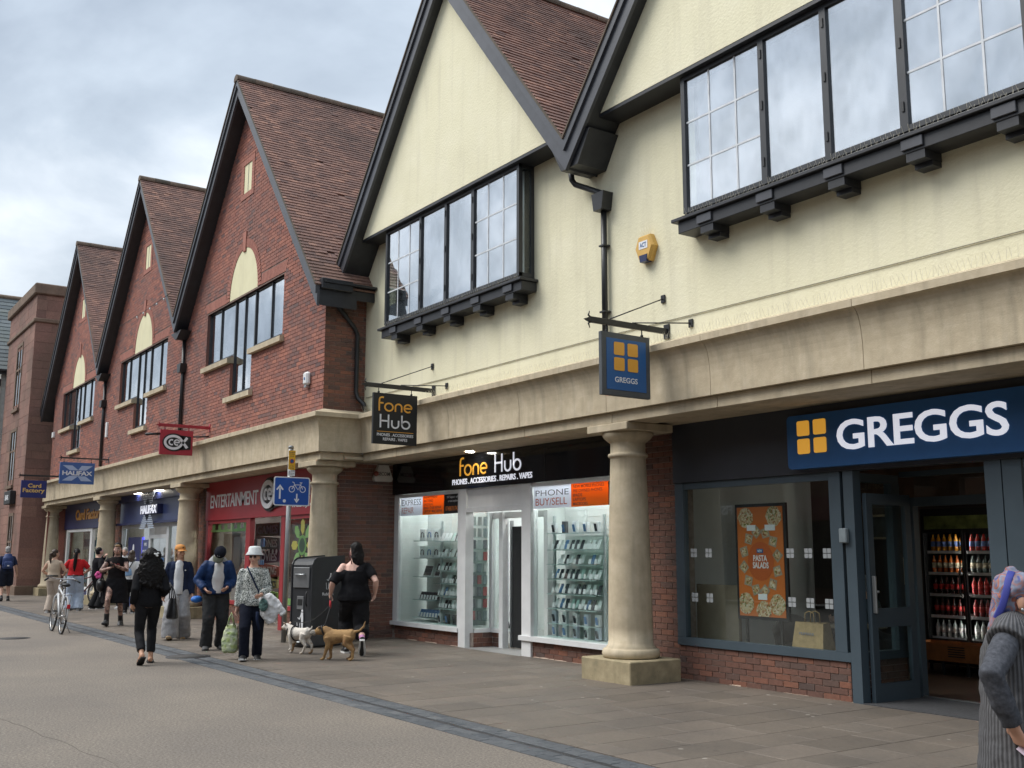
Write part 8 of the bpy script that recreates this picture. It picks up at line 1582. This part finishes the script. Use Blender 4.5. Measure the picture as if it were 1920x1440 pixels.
b.ell(h(0, -0.046, 0.050), (0.098, 0.102, 0.096), 18, 12, M3); b.ell(h(0, 0.005, 0.085), (0.080, 0.085, 0.052), 16, 10, M3); b.ell(h(0, -0.075, 0.0), (0.092, 0.078, 0.09), 14, 10, M3); sweep(b, [h(0, -0.08, 0.0), h(0.01, -0.125, -0.08), h(0.015, -0.14, -0.17), h(0.02, -0.13, -0.24)], [(0.08*s, 0.05*s), (0.075*s, 0.045*s), (0.06*s, 0.03*s), (0.03*s, 0.015*s)]); b.ell(h(0, -0.055, 0.150), (0.035, 0.03, 0.018), 10, 8, M3)
skinned(b, 'headscarf', m_scarf(), B.t, 0.007, 3, 0.022, 0.05)
b = MB(); sweep(b, [h(0.045, -0.045, 0.140), h(0.080, -0.055, 0.105), h(0.101, -0.066, 0.050), h(0.096, -0.088, -0.02), h(0.078, -0.125, -0.09), h(0.055, -0.15, -0.16)], [(0.004, 0.016)]*6, (1, 0, 0), 10); b.build('scarf_band', plain('scarf_blue', (0.035, 0.045, 0.26), 0.7, var=0.1), B.t)
b = MB(); b.ell(h(0.083, -0.004, -0.040), (0.007, 0.007, 0.009), 8, 6); b.build('earring', M_STEEL, B.t)
WL = Matrix.Translation((LX, LY, PVZ)) @ Matrix.Rotation(R(20)-math.pi/2, 4, 'Z')
ax = (B.wr[0]-B.elb[0]).normalized(); p = WL @ (B.wr[0]+ax*0.105+Vector((-0.012, 0.025, -0.005))); t = empty('mobile_phone', 'pale pink mobile phone held by the person in the headscarf', 'phone', p, R(20)-math.pi/2); Mx = Matrix.Rotation(R(70), 4, 'Y') @ Matrix.Rotation(R(-38), 4, 'Z'); b = MB(); b.cbox(-0.038, 0.038, -0.08, 0.08, -0.005, 0.005, 0.003, Mx); b.build('case', S_BLK, t); b = MB(); b.box(-0.037, 0.037, -0.079, 0.079, 0.0052, 0.0072, Mx); b.box(-0.037, 0.037, -0.079, 0.079, -0.0072, -0.0052, Mx); b.build('back', plain('pale_pink', (0.66, 0.55, 0.66), 0.35, var=0.03), t)
t = empty('cross_body_bag', 'black bag hanging at the hip of the person in the headscarf', 'bag', WL @ Vector((0.16, 0.27, 0.78)), R(20)-math.pi/2); b = MB(); b.cbox(-0.13, 0.13, -0.035, 0.035, -0.10, 0.10, 0.02); b.build('body', plain('black_leather', (0.014, 0.014, 0.015)), t); b = MB(); b.tube([(0.12, 0.0, 0.08), (0.10, -0.03, 0.30), (0.0, -0.08, 0.45)], 0.012, 6); b.build('strap', S_BLK, t); b = MB(); b.tube([(0.0, 0.036, 0.05), (0.05, 0.04, 0.02)], 0.006, 6); b.build('zip_pull', M_STEEL, t)
# 14 seated man inside the bakery
B = human('person', 'grey-haired person in grey polo shirt seated inside the bakery window', (-8.45, 11.15), 170, 1.74, 1.15, feet=((0.12, 0.42, 0, 0), (-0.12, 0.42, 0, 0)), sit=0.43, hands=((0.20, 0.36, 0.74), (-0.20, 0.36, 0.74)), elbow=((1, -0.6, -0.4), (-1, -0.6, -0.4)), skin=(0.46, 0.28, 0.21), sk='seat', z0=0.012); torso(B, CL('grey_polo', (0.10, 0.13, 0.14)), 'polo_shirt', 0.026, 0.90, sleeve=0.45, sgrow=0.025); trousers(B, C_BLK2, 'trousers', 0.022); shoes(B, S_BLK, S_GSOLE); hair(B, H_GRY, 'short')
# ================================================================== dogs
def dog(name, label, loc, heading, s, mat, face_mat, legs, tail, head_up, snout=0.085, patches=None):
    t = empty(name, label, 'dog', (*loc, PVZ), R(heading)-math.pi/2); b = MB(); V = lambda x, y, z: Vector((x, y, z))*s
    sweep(b, [V(0, -0.235, 0.37), V(0, -0.20, 0.375), V(0, -0.10, 0.365), V(0, 0.02, 0.35), V(0, 0.13, 0.34), V(0, 0.20, 0.36), V(0, 0.235, 0.38)], [0.05*s, (0.085*s, 0.09*s), (0.088*s, 0.088*s), (0.098*s, 0.102*s), (0.105*s, 0.120*s), (0.092*s, 0.105*s), 0.05*s], n=16)
    sweep(b, [V(0, 0.17, 0.40), V(0, 0.24, 0.44), V(0, 0.29, 0.44+head_up*0.6)], [0.082*s, 0.066*s, 0.062*s])
    hc = V(0, 0.315, 0.46+head_up); b.ell(hc, (0.066*s, 0.072*s, 0.063*s), 14, 10); sweep(b, [hc+V(0, 0.03, -0.01), hc+V(0, 0.085, -0.025), hc+V(0, 0.085+snout*0.55, -0.032)], [0.050*s, 0.036*s, 0.026*s])
    for (x, y, front, dy, lift) in legs:
        if front: sweep(b, [V(x, y, 0.34), V(x*1.05, y-0.01, 0.22), V(x, y+dy*0.5, 0.13+lift*0.6), V(x, y+dy, 0.04+lift), V(x, y+dy+0.025, 0.018+lift)], [0.058*s, 0.040*s, 0.025*s, 0.022*s, 0.024*s])
        else: sweep(b, [V(x*0.9, y+0.02, 0.36), V(x*1.08, y+0.05, 0.25), V(x*1.05, y-0.045+dy*0.4, 0.15+lift*0.5), V(x, y-0.02+dy, 0.04+lift), V(x, y+0.012+dy, 0.018+lift)], [0.075*s, 0.056*s, 0.028*s, 0.021*s, 0.024*s])
        b.ell(V(x, y+dy+(0.03 if front else 0.02), 0.018+lift), (0.026*s, 0.038*s, 0.018*s), 8, 6)
    sweep(b, [V(*p) for p in tail], [0.024*s]+[0.018*s]*(len(tail)-2)+[0.008*s])
    o = skinned(b, 'body', mat, t, 0.009, 3, 0.006, 0.03)
    b = MB(); b.ell(hc+V(0, 0.085+snout*0.66, -0.020), (0.015*s, 0.012*s, 0.011*s), 8, 6); b.build('nose', S_BLK, o)
    for sg in (-1, 1):
        b = MB(); b.ell(hc+V(sg*0.030, 0.055, 0.018), (0.010*s, 0.008*s, 0.010*s), 8, 6); b.build('eye', plain('iris_dark', (0.03, 0.02, 0.015)), o)
        b = MB(); sweep(b, [hc+V(sg*0.050, -0.015, 0.045), hc+V(sg*0.075, -0.012, 0.065), hc+V(sg*0.090, 0.005, 0.035 if snout > 0.07 else 0.085)], [(0.030*s, 0.012*s), (0.028*s, 0.010*s), (0.010*s, 0.005*s)], (0, 1, 0), 10); skinned(b, 'ear', face_mat, o, 0.006, 1)
    return t, o
def m_patch(name, c1, c2, lo, hi, sc):
    m, t_, b_, o = nodes(name); g_ = t_.nodes.new('ShaderNodeTexCoord'); n = tnoise(t_, sc, 2, 0.4, coord='Object'); c = ramp(t_, n, [(lo, c1), (hi, c2)]); c = mixc(t_, 0.5, c, ramp(t_, tnoise(t_, 90, 4, 0.7, coord='Object'), [(0.3, (0.7, 0.7, 0.7)), (0.7, (1.2, 1.2, 1.2))]), 'MULTIPLY'); t_.links.new(c, b_.inputs['Base Color']); b_.inputs['Roughness'].default_value = 0.85; bump(t_, b_, tnoise(t_, 120, 4, 0.7, coord='Object'), 0.5, 0.006); return m
D1 = (-15.82, 6.86); t1, o1 = dog('dog', 'small white and brown dog in a dark harness trotting beside the bin', D1, 205, 0.88, m_patch('white_brown_coat', (0.68, 0.63, 0.56), (0.30, 0.19, 0.10), 0.555, 0.60, 4.2), plain('ear_pale', (0.55, 0.42, 0.33), 0.8), ((0.055, 0.17, True, 0.04, 0.0), (-0.055, 0.17, True, -0.03, 0.05), (0.062, -0.17, False, -0.05, 0.0), (-0.062, -0.17, False, 0.05, 0.0)), ((0, -0.23, 0.42), (0, -0.27, 0.45), (0, -0.29, 0.50)), 0.0, 0.05)
for (y, r_) in ((0.09, 0.106), (0.19, 0.088)): b = MB(); b.tube([(r_*math.cos(R(a)), y+0.02*math.sin(R(a)), 0.31+r_*1.05*math.sin(R(a))) for a in range(0, 360, 20)], 0.010, 6, closed=True); b.build('harness', S_BLK, t1)
D2 = (-14.56, 6.95); t2, o2 = dog('dog', 'tan shaggy dog with grey muzzle standing beside the off-shoulder person', D2, 226, 0.98, m_patch('tan_coat', (0.40, 0.24, 0.10), (0.26, 0.15, 0.065), 0.45, 0.62, 7), plain('ear_dark', (0.10, 0.07, 0.05), 0.85, var=0.3), ((0.06, 0.17, True, -0.02, 0.0), (-0.06, 0.17, True, 0.05, 0.0), (0.065, -0.17, False, 0.03, 0.0), (-0.065, -0.17, False, -0.04, 0.0)), ((0, -0.23, 0.42), (0.01, -0.31, 0.44), (0.02, -0.37, 0.50), (0.02, -0.39, 0.58)), -0.03)
b = MB(); b.ell(Vector((0, 0.315+0.095, 0.46-0.03-0.03))*0.98, (0.050, 0.065, 0.045), 12, 8); skinned(b, 'muzzle', plain('muzzle_grey', (0.30, 0.27, 0.23), 0.9, var=0.4, scale=60), o2, 0.008, 2, 0.012, 0.02); b = MB(); b.tube([(0.078*math.cos(R(a)), 0.25+0.025*math.sin(R(a)), 0.425+0.072*math.sin(R(a))) for a in range(0, 360, 20)], 0.012, 6, closed=True); b.build('collar', S_BLK, t2)
for nm_, Dp, hd, k in (('to the white dog', D1, 205, 0.15), ('to the tan dog', D2, 226, 0.30)):
    e_ = Vector((Dp[0]+math.cos(R(hd))*k, Dp[1]+math.sin(R(hd))*k, 0.50)); a = hpos+Vector((0, 0, -0.16)); b = MB(); b.tube([a+(e_-a)*f+Vector((0, 0, -0.12*math.sin(math.pi*f))) for f in (0, 0.2, 0.4, 0.6, 0.8, 1.0)], 0.006, 5); o = b.build('dog_lead', S_BLK, None); tag(o, 'thin black dog lead running '+nm_, 'dog lead')
